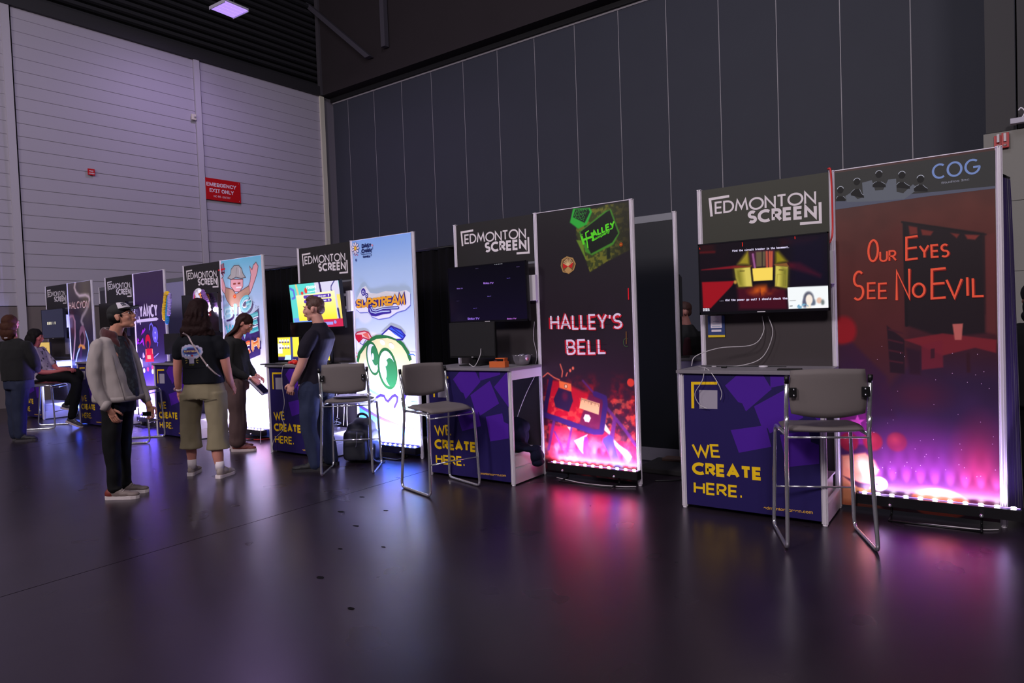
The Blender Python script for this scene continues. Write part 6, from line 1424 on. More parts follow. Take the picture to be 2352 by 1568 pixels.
def d(mb):
    for k in range(15):
        a = math.radians(60+k*17.2); mb.ell((-.03+.080*math.cos(a), .088*math.sin(a), 1.475-.028*math.cos(a)), (.034, .034, .056), 10, 8)
    for s_ in (-1, 1): limb(mb, [(-.02, s_*.085, 1.47), (.03, s_*.085, 1.42), (.055, s_*.075, 1.36)], [.028, .028, .016], 10)
cloth(p, 'collar', COLR, d, .008, .005, 12)
def d(mb): limb(mb, [(.01, .02, 1.42), (.05, 0, 1.38), (.085, 0, 1.28)], [.035, .04, .02], 10)
cloth(p, 'scarf', mat('dark_red_cloth', (46, 12, 20), rough=.9), d, .008, .006, 12)
R, P = HP['c']
def d(mb):
    E = lambda x, y, z, a, b, c_: mb.ell(P(x, y, z), (a, b, c_), 16, 12, 0, R)
    E(0, -.035, .01, .080, .082, .075); E(0, -.075, -.03, .060, .05, .055); E(0, -.01, .05, .078, .085, .055)
    for s_ in (-1, 1): E(s_*.070, .030, .012, .007, .012, .022)
cloth(p, 'hair', DARKHAIR, d, .008, .006, 30)
def d(mb):
    mb.ell(P(0, -.018, .058), (.086, .104, .078), 22, 14, 0, R); mb.ell(P(0, -.05, .03), (.084, .075, .06), 20, 12, 0, R)
cap = cloth(p, 'cap', mat('black_cap', (17, 17, 19), rough=.8), d, .007, 0)
fp_ = MB(); pts = []; NN = 8
for i in range(NN+1):
    for j in range(NN+1):
        a = math.radians(-64+128*i/NN); e = math.radians(8+(92-30*abs(i/NN-.5)*2)*j/NN)
        pts.append(P(.0905*math.sin(a)*math.cos(e), -.018+.1085*math.cos(a)*math.cos(e), .058+.0825*math.sin(e)))
fp_.add(pts, [(i*(NN+1)+j, (i+1)*(NN+1)+j, (i+1)*(NN+1)+j+1, i*(NN+1)+j+1) for i in range(NN) for j in range(NN)], 0, True)
fp_.build('front_panel', mat('white_cap_panel', (205, 196, 206), rough=.7), cap)
bm_ = MB(); ou, inn = [], []
for i in range(13):
    a = math.radians(-62+124*i/12); inn.append(P(.086*math.sin(a), -.018+.100*math.cos(a), .062)); ou.append(P(.080*math.sin(a), .020+.150*math.cos(a)**.7 if abs(a) < 1.5 else .0, .066-.018*(math.sin(a))**2))
bm_.add(inn+ou+[q_-R @ Vector((0, 0, .006)) for q_ in inn+ou], [(i, i+1, 14+i, 13+i) for i in range(12)]+[(26+i, 39+i, 40+i, 27+i) for i in range(12)]+[(13+i, 14+i, 40+i, 39+i) for i in range(12)], 0, True)
bm_.build('brim', MATS['black_cap'], cap)
bd = MB(); 
for (x0_, x1_, z0_, z1_) in ((.030, .052, .085, .092), (.030, .035, .092, .112), (.047, .052, .092, .112), (.030, .052, .110, .116)):
    pass
for k in range(3):
    a = math.radians(20+9*k); bd.tube([P(.0925*math.sin(a)*math.cos(e), -.018+.111*math.cos(a)*math.cos(e), .058+.085*math.sin(e)) for e in (math.radians(24), math.radians(33), math.radians(42))], .0035, 5)
for e in (math.radians(24), math.radians(42)): bd.tube([P(.0925*math.sin(a)*math.cos(e), -.018+.111*math.cos(a)*math.cos(e), .058+.085*math.sin(e)) for a in (math.radians(18), math.radians(29), math.radians(40))], .003, 5)
bd.build('badge', mat('badge_navy', (30, 30, 60), rough=.6), cap)
gl = MB()
for s_ in (-1, 1):
    gl.tube([P(s_*.033+.021*math.cos(t), .108-.006*abs(math.cos(t)), .012+.017*math.sin(t)) for t in [2*PI*k/14 for k in range(14)]], .0022, 5, closed=True); gl.tube([P(s_*.054, .104, .016), P(s_*.076, .06, .014), P(s_*.080, .0, .006)], .0022, 5)
gl.tube([P(-.012, .110, .014), P(.012, .110, .014)], .002, 5); gl.build('glasses', mat('glasses_frame', (28, 22, 24), rough=.3), p)
shoe(p, (-.115, -.105, .0), 0, .30, (112, 98, 94), (205, 194, 194), heelcol=(110, 36, 26), hz=.075, lace=(176, 164, 160)); shoe(p, (-.150, .115, 0), 0, .30, (96, 84, 82), (205, 194, 194), heelcol=(110, 36, 26), hz=.075, lace=(150, 140, 140))
phn = thing('phone', 'dark phone held low in the far hand of the man with the cap', 'phone', p.matrix_world @ Vector((0, 0, 0)), VIEW)
phn.location = Matrix.Rotation(VIEW, 3, 'Z') @ Vector((.125, .20, .72))+Vector((-6.546, -2.511, 0)); MB().box(-.045, .035, -.006, .006, -.015, .025, bev=.003).build('body', BLACKPL, phn); MB().tube(spline([(.035, 0, 0), (.06, 0, -.015), (.075, 0, -.03)]), .0015, 5).build('cord', CABLE_W, phn)

# ---------------- woman in olive culottes, seen from behind
p = person('woman in a navy t-shirt and olive culottes seen from behind, pale strap across her back', -6.637, -1.674)
SK2 = skinm('skin_pink', (196, 132, 118))
def d(mb, ex):
    head(mb, ex, (-.015, .05, 1.695), math.radians(90), math.radians(-8))
    limb(mb, [(-.01, .0, 1.42), (-.01, .02, 1.50), (-.015, .035, 1.60)], [.066, .054, .05])
    loft(mb, [(.01, 0, .88, .15, .10), (.01, 0, 1.1, .15, .10), (0, 0, 1.3, .16, .10), (-.01, 0, 1.43, .09, .07)])
    limb(mb, [(-.195, 0, 1.37), (-.235, .02, 1.24), (-.262, .03, 1.11), (-.285, .07, .97), (-.305, .12, .87)], [.052, .052, .043, .037, .026])
    limb(mb, [(.19, 0, 1.36), (.225, .01, 1.24), (.245, .02, 1.11), (.245, .08, .98), (.235, .16, .90)], [.052, .052, .044, .037, .026])
    limb(mb, [(-.12, 0, .80), (-.15, .03, .50), (-.168, .03, .36), (-.178, .06, .24), (-.178, .06, .09)], [.09, .065, .056, .050, .034])
    limb(mb, [(.13, 0, .80), (.13, -.04, .50), (.142, -.07, .36), (.160, -.09, .24), (.178, -.10, .08)], [.09, .065, .062, .056, .036])
    hand(mb, ex, (-.305, .12, .868), (.22, -.05, -1), (1, -.35, .1), .62, .98, -1); hand(mb, ex, (.235, .16, .90), (.0, .8, -.5), (-1, 0, 0), .4, .95)
body(p, SK2, d, .0075)
def d(mb):
    loft(mb, [(.0, 0, .80, .235, .150), (.005, 0, .86, .215, .150), (.012, 0, .93, .192, .140), (.015, 0, 1.01, .180, .125)], 28)
    loft(mb, [(-.165, .035, .285, .114, .105), (-.160, .03, .36, .104, .098), (-.152, .02, .55, .090, .094), (-.132, .01, .72, .102, .118), (-.115, 0, .86, .110, .130)], 22)
    loft(mb, [(.162, -.065, .285, .114, .105), (.157, -.06, .36, .104, .098), (.148, -.04, .55, .092, .098), (.134, -.01, .72, .104, .122), (.118, 0, .86, .112, .130)], 22)
OLV = mat('olive_linen', (132, 122, 98), rough=.9, spec=.15, bump=.06, bscale=250, var=.04)
cu = cloth(p, 'culottes', OLV, d, .010, .011, 8)
MB().tube(spline([(.03, -.137, .80), (.10, -.146, .792), (.19, -.120, .795)], 5), .003, 6).build('pocket_welt', mat('olive_shadow', (98, 90, 72), rough=.9), cu)
TEE = mat('navy_tee', (19, 20, 26), rough=.88, spec=.15)
def d(mb):
    loft(mb, [(.015, 0, .955, .200, .148), (.012, 0, 1.03, .196, .142), (.008, 0, 1.15, .186, .132), (.002, 0, 1.28, .192, .130), (-.012, 0, 1.38, .190, .118), (-.015, 0, 1.435, .150, .098), (-.015, 0, 1.48, .075, .07)], 30, 2.6)
    limb(mb, [(-.175, 0, 1.39), (-.213, .005, 1.33), (-.232, .01, 1.255)], [.066, .074, .066]); limb(mb, [(.17, 0, 1.38), (.207, 0, 1.32), (.226, .0, 1.245)], [.066, .074, .066])
tee = cloth(p, 't_shirt', TEE, d, .009, .007, 8)
bvh = BVHTree.FromPolygons([v.co for v in tee.data.vertices], [tuple(f.vertices) for f in tee.data.polygons])
def onback(co, off=.003):
    out = co.copy()
    for i, (x, y, z) in enumerate(co):
        h = bvh.ray_cast(Vector((x, -1, z)), Vector((0, 1, 0)))
        out[i, 1] = h[0].y-off if h[0] is not None else -.14
    return out
R = Paint(-.155, .085, 1.12, 1.36, 110, 110, (19, 20, 26))
CX, CZ = -.040, 1.285
lg = [(-.100, .0, .032), (-.082, .030, .026), (-.050, .044, .026), (-.015, .050, .026), (.025, .046, .026), (.060, .036, .026), (.092, .022, .022), (.098, -.006, .022), (.085, -.030, .022), (.055, -.045, .026), (.02, -.050, .026), (-.02, -.050, .026), (-.055, -.046, .024), (-.088, -.030, .024)]
for (a, b_, r) in lg: R.ell(CX+a, CZ+b_, r, r, (176, 168, 196), .004)
R.ell(CX, CZ, .10, .048, (110, 140, 190), .004); R.ell(CX, CZ+.004, .085, .032, (56, 52, 110), .004); R.ell(CX-.06, CZ+.03, .02, .012, (130, 170, 210), .004)
for c_, r in (((-.055, -.034), .008), ((-.02, -.038), .009), ((.02, -.038), .008)): R.ell(CX+c_[0], CZ+c_[1], r, r, (214, 220, 250), .003)
R.ell(CX+.012, CZ-.04, .014, .01, (160, 50, 60), .004); R.ell(CX+.06, CZ+.03, .012, .012, (60, 50, 90), .004)
R.poly([(CX-.022, 1.165), (CX+.030, 1.165), (CX+.030, 1.228), (CX-.022, 1.228)], (158, 152, 176), .003)
for s_ in (-1, 1):
    for dz, l in ((.022, .014), (.0, .020), (-.022, .016)): R.line([(CX+.004+s_*.048, 1.197+dz*.7), (CX+.004+s_*(.048+l), 1.197+dz*1.2)], .005, (190, 170, 90), .003)
R.build('back_print', attr_mat('tee_print', rough=.88, spec=.15), tee, 0, onback)
ttx = Art(0, 0, 0); ttx.text('SLIPSTREAM', (CX-.072, CZ-.004), (CX+.072, CZ-.004), (CX-.072, CZ+.018), (226, 190, 110), weight=.02); ttx.text('PLAY NOW', (CX-.022, 1.150), (CX+.030, 1.150), (CX-.022, 1.157), (190, 190, 60), weight=.02)
co = onback(np.array([(a, 0, c_) for a, b_, c_ in ttx.v]), .0045); ttx.v = [tuple(v) for v in co]; ttx.build('back_lettering', PRINTM, tee)
HR2 = mat('brown_wavy_hair', (34, 18, 18), rough=.7, spec=.12, bump=.4, bscale=60, var=.3, vscale=30)
def d(mb):
    mb.ell((-.015, .025, 1.735), (.094, .112, .095), 18, 12); mb.ell((-.02, -.01, 1.66), (.105, .095, .10), 18, 12); mb.ell((-.03, -.02, 1.575), (.135, .095, .10), 18, 12); mb.ell((-.035, -.04, 1.50), (.145, .075, .075), 18, 12); mb.ell((.075, -.02, 1.53), (.06, .07, .08), 12, 8)
    rr = random.Random(11); rs = []
    for k in range(46):
        a = PI*(1.02+.96*k/45); x0_, y0_ = .085*math.cos(a), .09*math.sin(a)
        pts = [(-.015+x0_*.7, .02+y0_*.7, 1.80), (-.015+x0_*1.1, .015+y0_*1.1, 1.72)]
        for j in range(5):
            z = 1.66-.055*j-rr.random()*.01; w_ = 1.2+.20*j; pts.append((-.02+x0_*w_+.012*math.sin(j*2.1+k), y0_*(1.1-.02*j)+.010*math.cos(j*1.7+k), z))
        rs.append(pts)
    strands(mb, rs, .013, 6)
cloth(p, 'hair', HR2, d, .008, .006, 22, 2)
STR = mat('strap_beige', (170, 150, 152), rough=.7)
sp_ = [(-.105, 1.475), (-.075, 1.44), (-.035, 1.385), (.01, 1.31), (.06, 1.23), (.115, 1.14), (.175, 1.06), (.205, 1.02)]
pts = onback(np.array([(a, 0, b_) for a, b_ in sp_]), .004)
sb_ = thing('crossbody_bag_strap', 'pale beige bag strap crossing the back of the woman in olive culottes', 'bag', p.location.copy(), VIEW)
MB().tube(spline([tuple(v) for v in pts], 5), (.0035, .011) if False else .0085, 8, flat=.45, up=(0, -1, 0)).build('strap', STR, sb_); MB().ell(tuple(pts[5]), (.012, .006, .014), 8, 6).build('slider', ALU, sb_)
wt = thing('wristwatch', 'white wristwatch on the left wrist of the woman in olive culottes', 'watch', p.location.copy(), VIEW)
MB().tube([(-.298, .098, .905), (-.303, .110, .885)], [.033, .033], 16).build('band', mat('watch_white', (225, 205, 210), rough=.5), wt); MB().ell((-.325, .075, .897), (.010, .018, .018), 12, 8).build('dial', mat('watch_dial', (190, 150, 156), rough=.3), wt)
for (hx, hy, ax, ay, pit) in ((-.175, .00, -.178, .06, 0), (.185, -.16, .178, -.10, 0)):
    MB().tube([(ax, ay, .07), (ax, ay, .165)], [.042, .044], 16).build('sock', mat('white_sock', (218, 206, 212), rough=.9, bump=.1), p)
shoe(p, (-.18, .005, .0), math.radians(95), .27, (150, 136, 132), (220, 208, 210), hz=.075); shoe(p, (.182, -.165, .0), math.radians(78), .27, (150, 136, 130), (224, 210, 210), hz=.075)

# ---------------- bent person with long hair, facing right
p = person('person with long brown hair in a black hoodie and brown trousers, head bent', -7.654, -.622)
def d(mb, ex):
    R, P = head(mb, ex, (.105, 0, 1.565), 0, math.radians(-36)); HP['b'] = (R, P)
    limb(mb, [(-.03, 0, 1.36), (.02, 0, 1.43), (.06, 0, 1.50)], [.062, .05, .048])
    loft(mb, [(-.03, 0, .85, .10, .14), (-.03, 0, 1.1, .10, .14), (-.04, 0, 1.3, .09, .14), (-.03, 0, 1.38, .06, .08)])
    limb(mb, [(-.03, -.16, 1.31), (-.02, -.21, 1.06), (.12, -.16, .93), (.19, -.13, .885)], [.042, .038, .03, .024]); limb(mb, [(-.02, .16, 1.31), (.0, .2, 1.06), (.12, .14, .95), (.19, .09, .90)], [.042, .038, .03, .024])
    for y_, x_ in ((-.09, -.02), (.09, -.09)): limb(mb, [(-.04, y_, .85), (x_, y_, .5), (x_, y_, .09)], [.08, .05, .035])
    hand(mb, ex, (.185, -.13, .888), (1, .15, -.35), (0, .6, -.6), .7, .9, 1); hand(mb, ex, (.18, .09, .90), (1, -.1, -.4), (0, -.6, -.6), .6, .9, -1)
body(p, SK2, d, .009)
def d(mb):
    loft(mb, [(-.035, 0, .74, .135, .165), (-.035, 0, .85, .135, .165), (-.03, 0, .95, .12, .15)])
    limb(mb, [(-.0, -.09, .82), (.0, -.10, .62), (.012, -.10, .45), (.005, -.10, .28), (-.005, -.10, .12)], [.118, .108, .098, .094, .092]); limb(mb, [(-.06, .09, .82), (-.08, .10, .62), (-.09, .10, .45), (-.105, .10, .28), (-.11, .10, .10)], [.115, .10, .094, .088, .086])
cloth(p, 'trousers', mat('brown_trousers', (88, 66, 64), rough=.9, bump=.05), d, .011, .014, 8)
HOOD = mat('black_hoodie', (22, 21, 24), rough=.9)
def d(mb):
    loft(mb, [(-.03, 0, .84, .125, .175), (-.025, 0, .93, .128, .18), (-.035, 0, 1.10, .122, .175), (-.045, 0, 1.25, .112, .18), (-.04, 0, 1.33, .10, .17), (-.03, 0, 1.39, .07, .10)], 26, 2.4)
    limb(mb, [(-.03, -.16, 1.31), (-.035, -.21, 1.17), (-.015, -.225, 1.05), (.07, -.19, .965), (.15, -.145, .912)], [.062, .062, .056, .050, .040]); limb(mb, [(-.02, .16, 1.31), (-.0, .21, 1.17), (.02, .21, 1.06), (.09, .16, .98), (.15, .11, .92)], [.062, .06, .055, .05, .04])
    mb.ell((-.07, 0, 1.38), (.07, .12, .055), 14, 10)
cloth(p, 'hoodie', HOOD, d, .010, .010, 9)
R, P = HP['b']; HR3 = mat('long_brown_hair', (46, 24, 22), rough=.6, spec=.2, bump=.3, bscale=90)
def d(mb):
    mb.ell(P(0, -.020, .040), (.084, .100, .086), 18, 12, 0, R); mb.ell(P(0, -.055, .01), (.080, .07, .075), 16, 10, 0, R)
    rs = []; rr = random.Random(5)
    for k in range(34):
        a = PI*(k/33); s_ = math.cos(a); b_ = math.sin(a)
        s0 = P(s_*.066, -.01-.05*b_, .09); s1 = P(s_*.086, -.03-.07*b_, .03)
        rs.append([s0, s1, (s1.x*.5+.0*.5-.01-.04*b_, s1.y*1.02, 1.50), (-.07-.05*b_+.015*rr.random(), s1.y*1.05, 1.43), (-.10-.05*b_, s1.y*1.0, 1.36-.03*rr.random())])
    strands(mb, rs, .016, 6)
cloth(p, 'hair', HR3, d, .009, .003, 30, 2)
shoe(p, (-.085, -.10, 0), 0, .30, (108, 48, 40), (214, 196, 196), hz=.06); shoe(p, (-.195, .10, 0), 0, .30, (108, 48, 40), (214, 196, 196), hz=.06)
fo = thing('folder', 'dark glossy folder held out by the bending person', 'folder', Matrix.Rotation(VIEW, 3, 'Z') @ Vector((.275, -.10, .79))+p.location, VIEW); fo.rotation_euler = (math.radians(0), math.radians(47), VIEW)
FM = mat('folder_navy', (28, 26, 52), rough=.2, coat=.5); MB().box(-.125, .125, -.10, .10, .012, .018, bev=.002).build('cover', FM, fo); MB().box(-.12, .12, -.095, .095, -.010, .0115).build('pages', mat('pages_white', (190, 184, 205), rough=.7), fo); MB().box(-.125, .125, -.10, .10, -.018, -.0105, bev=.002).build('cover', FM, fo)

# ---------------- man in navy t-shirt facing left
p = person('man in a navy t-shirt and blue jeans facing left before the bright television', -5.909, -.938)
SK4 = skinm('skin_fair', (206, 150, 136))
def d(mb, ex):
    R, P = head(mb, ex, (.105, 0, 1.672), PI, math.radians(-4)); HP['n'] = (R, P)
    limb(mb, [(.16, 0, 1.43), (.15, 0, 1.51), (.125, 0, 1.60)], [.072, .060, .058])
    loft(mb, [(.09, 0, .88, .11, .14), (.09, 0, 1.1, .11, .14), (.13, 0, 1.3, .12, .15), (.15, 0, 1.43, .08, .09)])
    limb(mb, [(.12, -.18, 1.38), (.06, -.22, 1.24), (.025, -.235, 1.12), (-.03, -.24, 1.01), (-.085, -.225, .915)], [.056, .056, .046, .041, .028]); limb(mb, [(.16, .18, 1.38), (.13, .23, 1.24), (.09, .24, 1.12), (.02, .22, 1.0), (-.05, .2, .92)], [.055, .054, .045, .04, .028])
    for y_, x_ in ((-.11, .05), (.11, .145)): limb(mb, [(.09, y_, .85), (x_, y_, .48), (x_+.02, y_, .09)], [.08, .045, .032])
    hand(mb, ex, (-.085, -.225, .912), (-.40, .05, -1), (.1, 1, 0), 1.35, 1.0, -1); hand(mb, ex, (-.05, .2, .92), (-.4, 0, -1), (0, -1, 0), 1.0, .95, 1)
body(p, SK4, d, .0075)
JNS = mat('blue_denim', (26, 36, 66), rough=.85, bump=.08, bscale=260, var=.35, vscale=5)
def d(mb):
    loft(mb, [(.085, 0, .76, .150, .175), (.085, 0, .86, .152, .172), (.08, 0, .95, .140, .162), (.075, 0, 1.0, .125, .15)])
    limb(mb, [(.05, -.10, .84), (.045, -.11, .66), (.03, -.115, .47), (.055, -.115, .28), (.075, -.115, .07)], [.120, .104, .084, .076, .072]); limb(mb, [(.13, .10, .84), (.135, .11, .66), (.125, .115, .47), (.155, .115, .28), (.175, .12, .07)], [.122, .104, .086, .078, .072])
cloth(p, 'jeans', JNS, d, .010, .012, 9)
def d(mb):
    loft(mb, [(.065, 0, .90, .150, .178), (.055, 0, 1.0, .140, .176), (.07, 0, 1.12, .138, .178), (.105, 0, 1.25, .160, .188), (.135, 0, 1.36, .162, .190), (.15, 0, 1.43, .125, .155), (.155, 0, 1.485, .085, .095), (.155, 0, 1.53, .066, .068)], 28, 2.4)
    limb(mb, [(.125, -.175, 1.395), (.085, -.225, 1.31), (.05, -.240, 1.225)], [.072, .076, .066]); limb(mb, [(.16, .175, 1.395), (.14, .23, 1.31), (.12, .24, 1.225)], [.07, .074, .064])
cloth(p, 't_shirt', mat('navy_tee_plum', (30, 26, 38), rough=.85, spec=.2), d, .009, .009, 8)
R, P = HP['n']; HR4 = mat('short_brown_hair', (74, 44, 34), rough=.6, bump=.4, bscale=100, var=.2, vscale=40)
def d(mb):
    mb.ell(P(0, -.020, .052), (.080, .096, .082), 18, 12, 0, R); mb.ell(P(0, -.062, .0), (.068, .05, .062), 14, 10, 0, R)
    for s_ in (-1, 1): mb.ell(P(s_*.070, .018, .030), (.010, .030, .035), 10, 8, 0, R)
    rr = random.Random(3)
    for k in range(60):
        a = rr.uniform(-1.1, 1.1); e = rr.uniform(.5, 1.5); q_ = P(.078*math.sin(a)*math.cos(e), -.02+.094*math.cos(a)*math.cos(e), .055+.082*math.sin(e)); mb.tube([q_, q_+(R @ Vector((rr.uniform(-.01, .01), .022, .012)))], [.009, .004], 5)
cloth(p, 'hair', HR4, d, .007, .004, 40, 1)
shoe(p, (.150, -.125, 0), math.radians(184), .31, (26, 25, 28), (44, 42, 46), hz=.07, lace=(60, 58, 64)); shoe(p, (.255, .12, 0), math.radians(172), .31, (26, 25, 28), (44, 42, 46), hz=.07, lace=(60, 58, 64))

# ---------------- seated person at the far left
p = person('person with dark hair in a lilac patterned shirt sitting on a bar chair', -12.765, -.976)
HP['s'] = None
def d(mb, ex):
    R, P = head(mb, ex, (-.02, 0, 1.50), math.radians(12), math.radians(-12)); HP['s'] = (R, P)
    limb(mb, [(-.06, 0, 1.30), (-.03, 0, 1.36), (-.0, 0, 1.44)], [.06, .052, .05])
    loft(mb, [(.0, 0, .80, .11, .14), (-.02, 0, 1.0, .10, .14), (-.05, 0, 1.2, .10, .15), (-.06, 0, 1.32, .07, .09)])
    limb(mb, [(-.05, -.17, 1.25), (.04, -.20, 1.10), (.13, -.20, .95), (.30, -.14, .92), (.46, -.08, .945)], [.048, .046, .042, .038, .026]); limb(mb, [(-.05, .17, 1.25), (.06, .2, 1.1), (.16, .18, .97), (.32, .10, .95), (.46, .03, .96)], [.048, .046, .04, .035, .026])
    limb(mb, [(.05, -.09, .82), (.40, -.09, .80), (.64, -.08, .76), (.60, -.08, .45), (.53, -.08, .16)], [.08, .07, .05, .045, .035]); limb(mb, [(.05, .09, .82), (.36, .09, .84), (.58, .08, .84), (.52, .05, .55), (.44, .0, .36)], [.08, .07, .05, .045, .035])
    hand(mb, ex, (.46, -.08, .945), (1, .1, .05), (0, .4, -1), .6, .95, 1); hand(mb, ex, (.46, .03, .96), (1, -.1, 0), (0, -.4, -1), .6, .95, -1)
body(p, skinm('skin_rose', (176, 92, 92)), d, .010)
def d(mb):
    loft(mb, [(.03, 0, .765, .16, .18), (.03, 0, .84, .16, .18), (.01, 0, .92, .13, .16)])
    limb(mb, [(.08, -.09, .845), (.36, -.095, .835), (.63, -.085, .77), (.63, -.085, .52), (.55, -.085, .19)], [.10, .092, .078, .070, .062]); limb(mb, [(.08, .09, .85), (.34, .09, .87), (.58, .08, .865), (.53, .05, .60), (.45, .0, .40)], [.10, .09, .075, .068, .06])
cloth(p, 'trousers', TROB, d, .012, .010, 8)
def mk_floral():
    m_ = bpy.data.materials.new('lilac_patterned_shirt'); m_.use_nodes = True; nt = m_.node_tree; b = nt.nodes['Principled BSDF']; b.inputs['Roughness'].default_value = .8
    tc = nt.nodes.new('ShaderNodeTexCoord'); v = nt.nodes.new('ShaderNodeTexNoise'); v.inputs['Scale'].default_value = 13; nt.links.new(tc.outputs['Object'], v.inputs['Vector'])
    r = nt.nodes.new('ShaderNodeValToRGB'); r.color_ramp.elements[0].position = .36; r.color_ramp.elements[0].color = (.03, .025, .05, 1); r.color_ramp.elements[1].position = .43; r.color_ramp.elements[1].color = (.36, .30, .40, 1)
    nt.links.new(v.outputs['Fac'], r.inputs[0]); nt.links.new(r.outputs[0], b.inputs['Base Color']); return m_
def d(mb):
    loft(mb, [(.05, 0, .80, .17, .19), (.03, 0, .95, .145, .175), (-.02, 0, 1.1, .128, .17), (-.055, 0, 1.22, .115, .18), (-.06, 0, 1.30, .09, .15), (-.06, 0, 1.35, .06, .08)], 26)
    limb(mb, [(-.05, -.16, 1.27), (.0, -.20, 1.16), (.06, -.21, 1.06)], [.068, .07, .066]); limb(mb, [(-.05, .16, 1.27), (.0, .20, 1.16), (.08, .20, 1.06)], [.066, .068, .064]); limb(mb, [(.10, 0, .86), (.25, -.02, .90)], [.11, .07])
cloth(p, 'shirt', mk_floral(), d, .012, .012, 8)
R, P = HP['s']
def d(mb):
    mb.ell(P(0, -.025, .04), (.092, .108, .095), 18, 12, 0, R); mb.ell(P(0, -.075, -.05), (.10, .07, .10), 16, 10, 0, R); mb.ell(P(0, -.07, -.13), (.10, .06, .07), 14, 10, 0, R)
    for s_ in (-1, 1): mb.ell(P(s_*.082, -.01, -.06), (.022, .05, .10), 10, 8, 0, R)
cloth(p, 'hair', DARKHAIR, d, .010, .012, 14)
shoe(p, (.455, -.085, .10), math.radians(-4), .29, (60, 56, 62), (214, 200, 200), pitch=math.radians(-22), hz=.07, lace=(200, 190, 196)); shoe(p, (.33, .0, .31), math.radians(-4), .29, (60, 56, 62), (214, 200, 200), pitch=math.radians(-10), hz=.07, lace=(200, 190, 196))

# ---------------- woman in black at the far left edge
p = person('woman with reddish brown hair in black sweater and dark jeans at the left edge', -11.556, -1.695)
def d(mb, ex):
    head(mb, ex, (-.03, 0, 1.71), math.radians(70), math.radians(-4))
    limb(mb, [(-.0, 0, 1.44), (-.01, 0, 1.52), (-.02, 0, 1.6)], [.07, .055, .052])
    loft(mb, [(0, 0, .88, .14, .12), (0, 0, 1.1, .14, .12), (.02, 0, 1.3, .15, .12), (.02, 0, 1.43, .1, .08)])
    limb(mb, [(.20, -.02, 1.36), (.26, .03, 1.15), (.24, .12, 1.02)], [.05, .04, .03]); limb(mb, [(-.18, 0, 1.36), (-.22, .05, 1.12), (-.16, .15, 1.0)], [.05, .04, .03])
    for x_, y_ in ((-.055, .02), (.06, -.04)): limb(mb, [(x_, y_, .82), (x_-.01, y_, .48), (x_-.01, y_, .09)], [.07, .045, .03])
    hand(mb, ex, (.24, .12, 1.02), (-.4, .6, .3), (-1, 0, 0), .6, .95); hand(mb, ex, (-.16, .15, 1.0), (.4, .6, .3), (1, 0, 0), .6, .95, -1)
body(p, SK2, d, .010)
def d(mb):
    loft(mb, [(.04, 0, .76, .185, .16), (.04, 0, .88, .18, .16), (.03, 0, 1.0, .16, .14)]); limb(mb, [(-.04, .02, .84), (-.06, .02, .6), (-.07, .02, .35), (-.06, .02, .09)], [.115, .10, .085, .078]); limb(mb, [(.10, -.04, .84), (.07, -.04, .6), (.05, -.04, .35), (.045, -.04, .09)], [.12, .105, .088, .08])
cloth(p, 'jeans', mat('dark_denim', (20, 28, 54), rough=.85, var=.2), d, .011, .010, 8)
def d(mb):
    loft(mb, [(.03, 0, .88, .20, .17), (.03, 0, 1.0, .20, .17), (.03, 0, 1.2, .20, .165), (.03, 0, 1.33, .205, .15), (.01, 0, 1.43, .15, .11), (-.0, 0, 1.49, .075, .075)], 28, 2.5)
    limb(mb, [(.19, -.02, 1.37), (.25, -.0, 1.22), (.27, .03, 1.10), (.24, .10, 1.02)], [.085, .078, .066, .05]); limb(mb, [(-.17, 0, 1.37), (-.22, .03, 1.22), (-.23, .06, 1.10), (-.18, .13, 1.01)], [.085, .075, .06, .05])
cloth(p, 'sweater', mat('black_sweater', (14, 13, 15), rough=.95), d, .010, .008, 9)
HR6 = mat('auburn_hair', (66, 38, 28), rough=.7, spec=.15, bump=.4, bscale=60, var=.25, vscale=30)
def d(mb):
    mb.ell((-.03, -.02, 1.745), (.092, .11, .092), 18, 12); mb.ell((-.035, -.04, 1.66), (.105, .095, .10), 18, 12); mb.ell((-.04, -.05, 1.57), (.11, .08, .09), 18, 12); mb.ell((-.045, -.05, 1.50), (.085, .06, .05), 14, 10)
cloth(p, 'hair', HR6, d, .009, .006, 22)
for (a, b_, an) in ((-.10, -.0, .5), (.00, -.08, .3)): shoe(p, (a, b_, 0), an, .28, (24, 22, 25), (60, 56, 60), hz=.07, lace=(40, 38, 42))
sc_ = thing('scarf_clip', 'tiny pale label at the nape of the woman at the left edge', 'clip', p.location.copy(), VIEW); MB().box(-.035, .01, -.1335, -.128, 1.495, 1.505).build('clip', WHITEPL, sc_)

# ---------------- man behind the booths
p = person('man in a black jacket and dark red shirt seen through the gap behind', -2.94, 2.05)
def d(mb, ex):
    R, P = head(mb, ex, (-.01, 0, 1.50), math.radians(190), math.radians(-6)); HP['m'] = (R, P)
    limb(mb, [(.04, 0, 1.27), (.03, 0, 1.34), (.01, 0, 1.42)], [.072, .062, .058])
    loft(mb, [(.05, 0, .88, .13, .12), (.05, 0, 1.1, .14, .12), (.05, 0, 1.25, .12, .1)])
    limb(mb, [(.20, 0, 1.20), (.25, 0, 1.0), (.12, -.1, .98)], [.05, .04, .03]); limb(mb, [(-.12, 0, 1.2), (-.17, -.02, 1.0), (-.10, -.12, .98)], [.05, .04, .03])
    for x_ in (-.04, .13): limb(mb, [(x_, 0, .82), (x_, 0, .45), (x_, 0, .08)], [.09, .05, .035])
    hand(mb, ex, (.12, -.10, .98), (-.6, -.6, .2), (0, 0, -1), .5, .95); hand(mb, ex, (-.10, -.12, .98), (.3, -.7, .2), (0, 0, -1), .5, .95, -1)
body(p, skinm('skin_ruddy', (190, 130, 122)), d, .010)
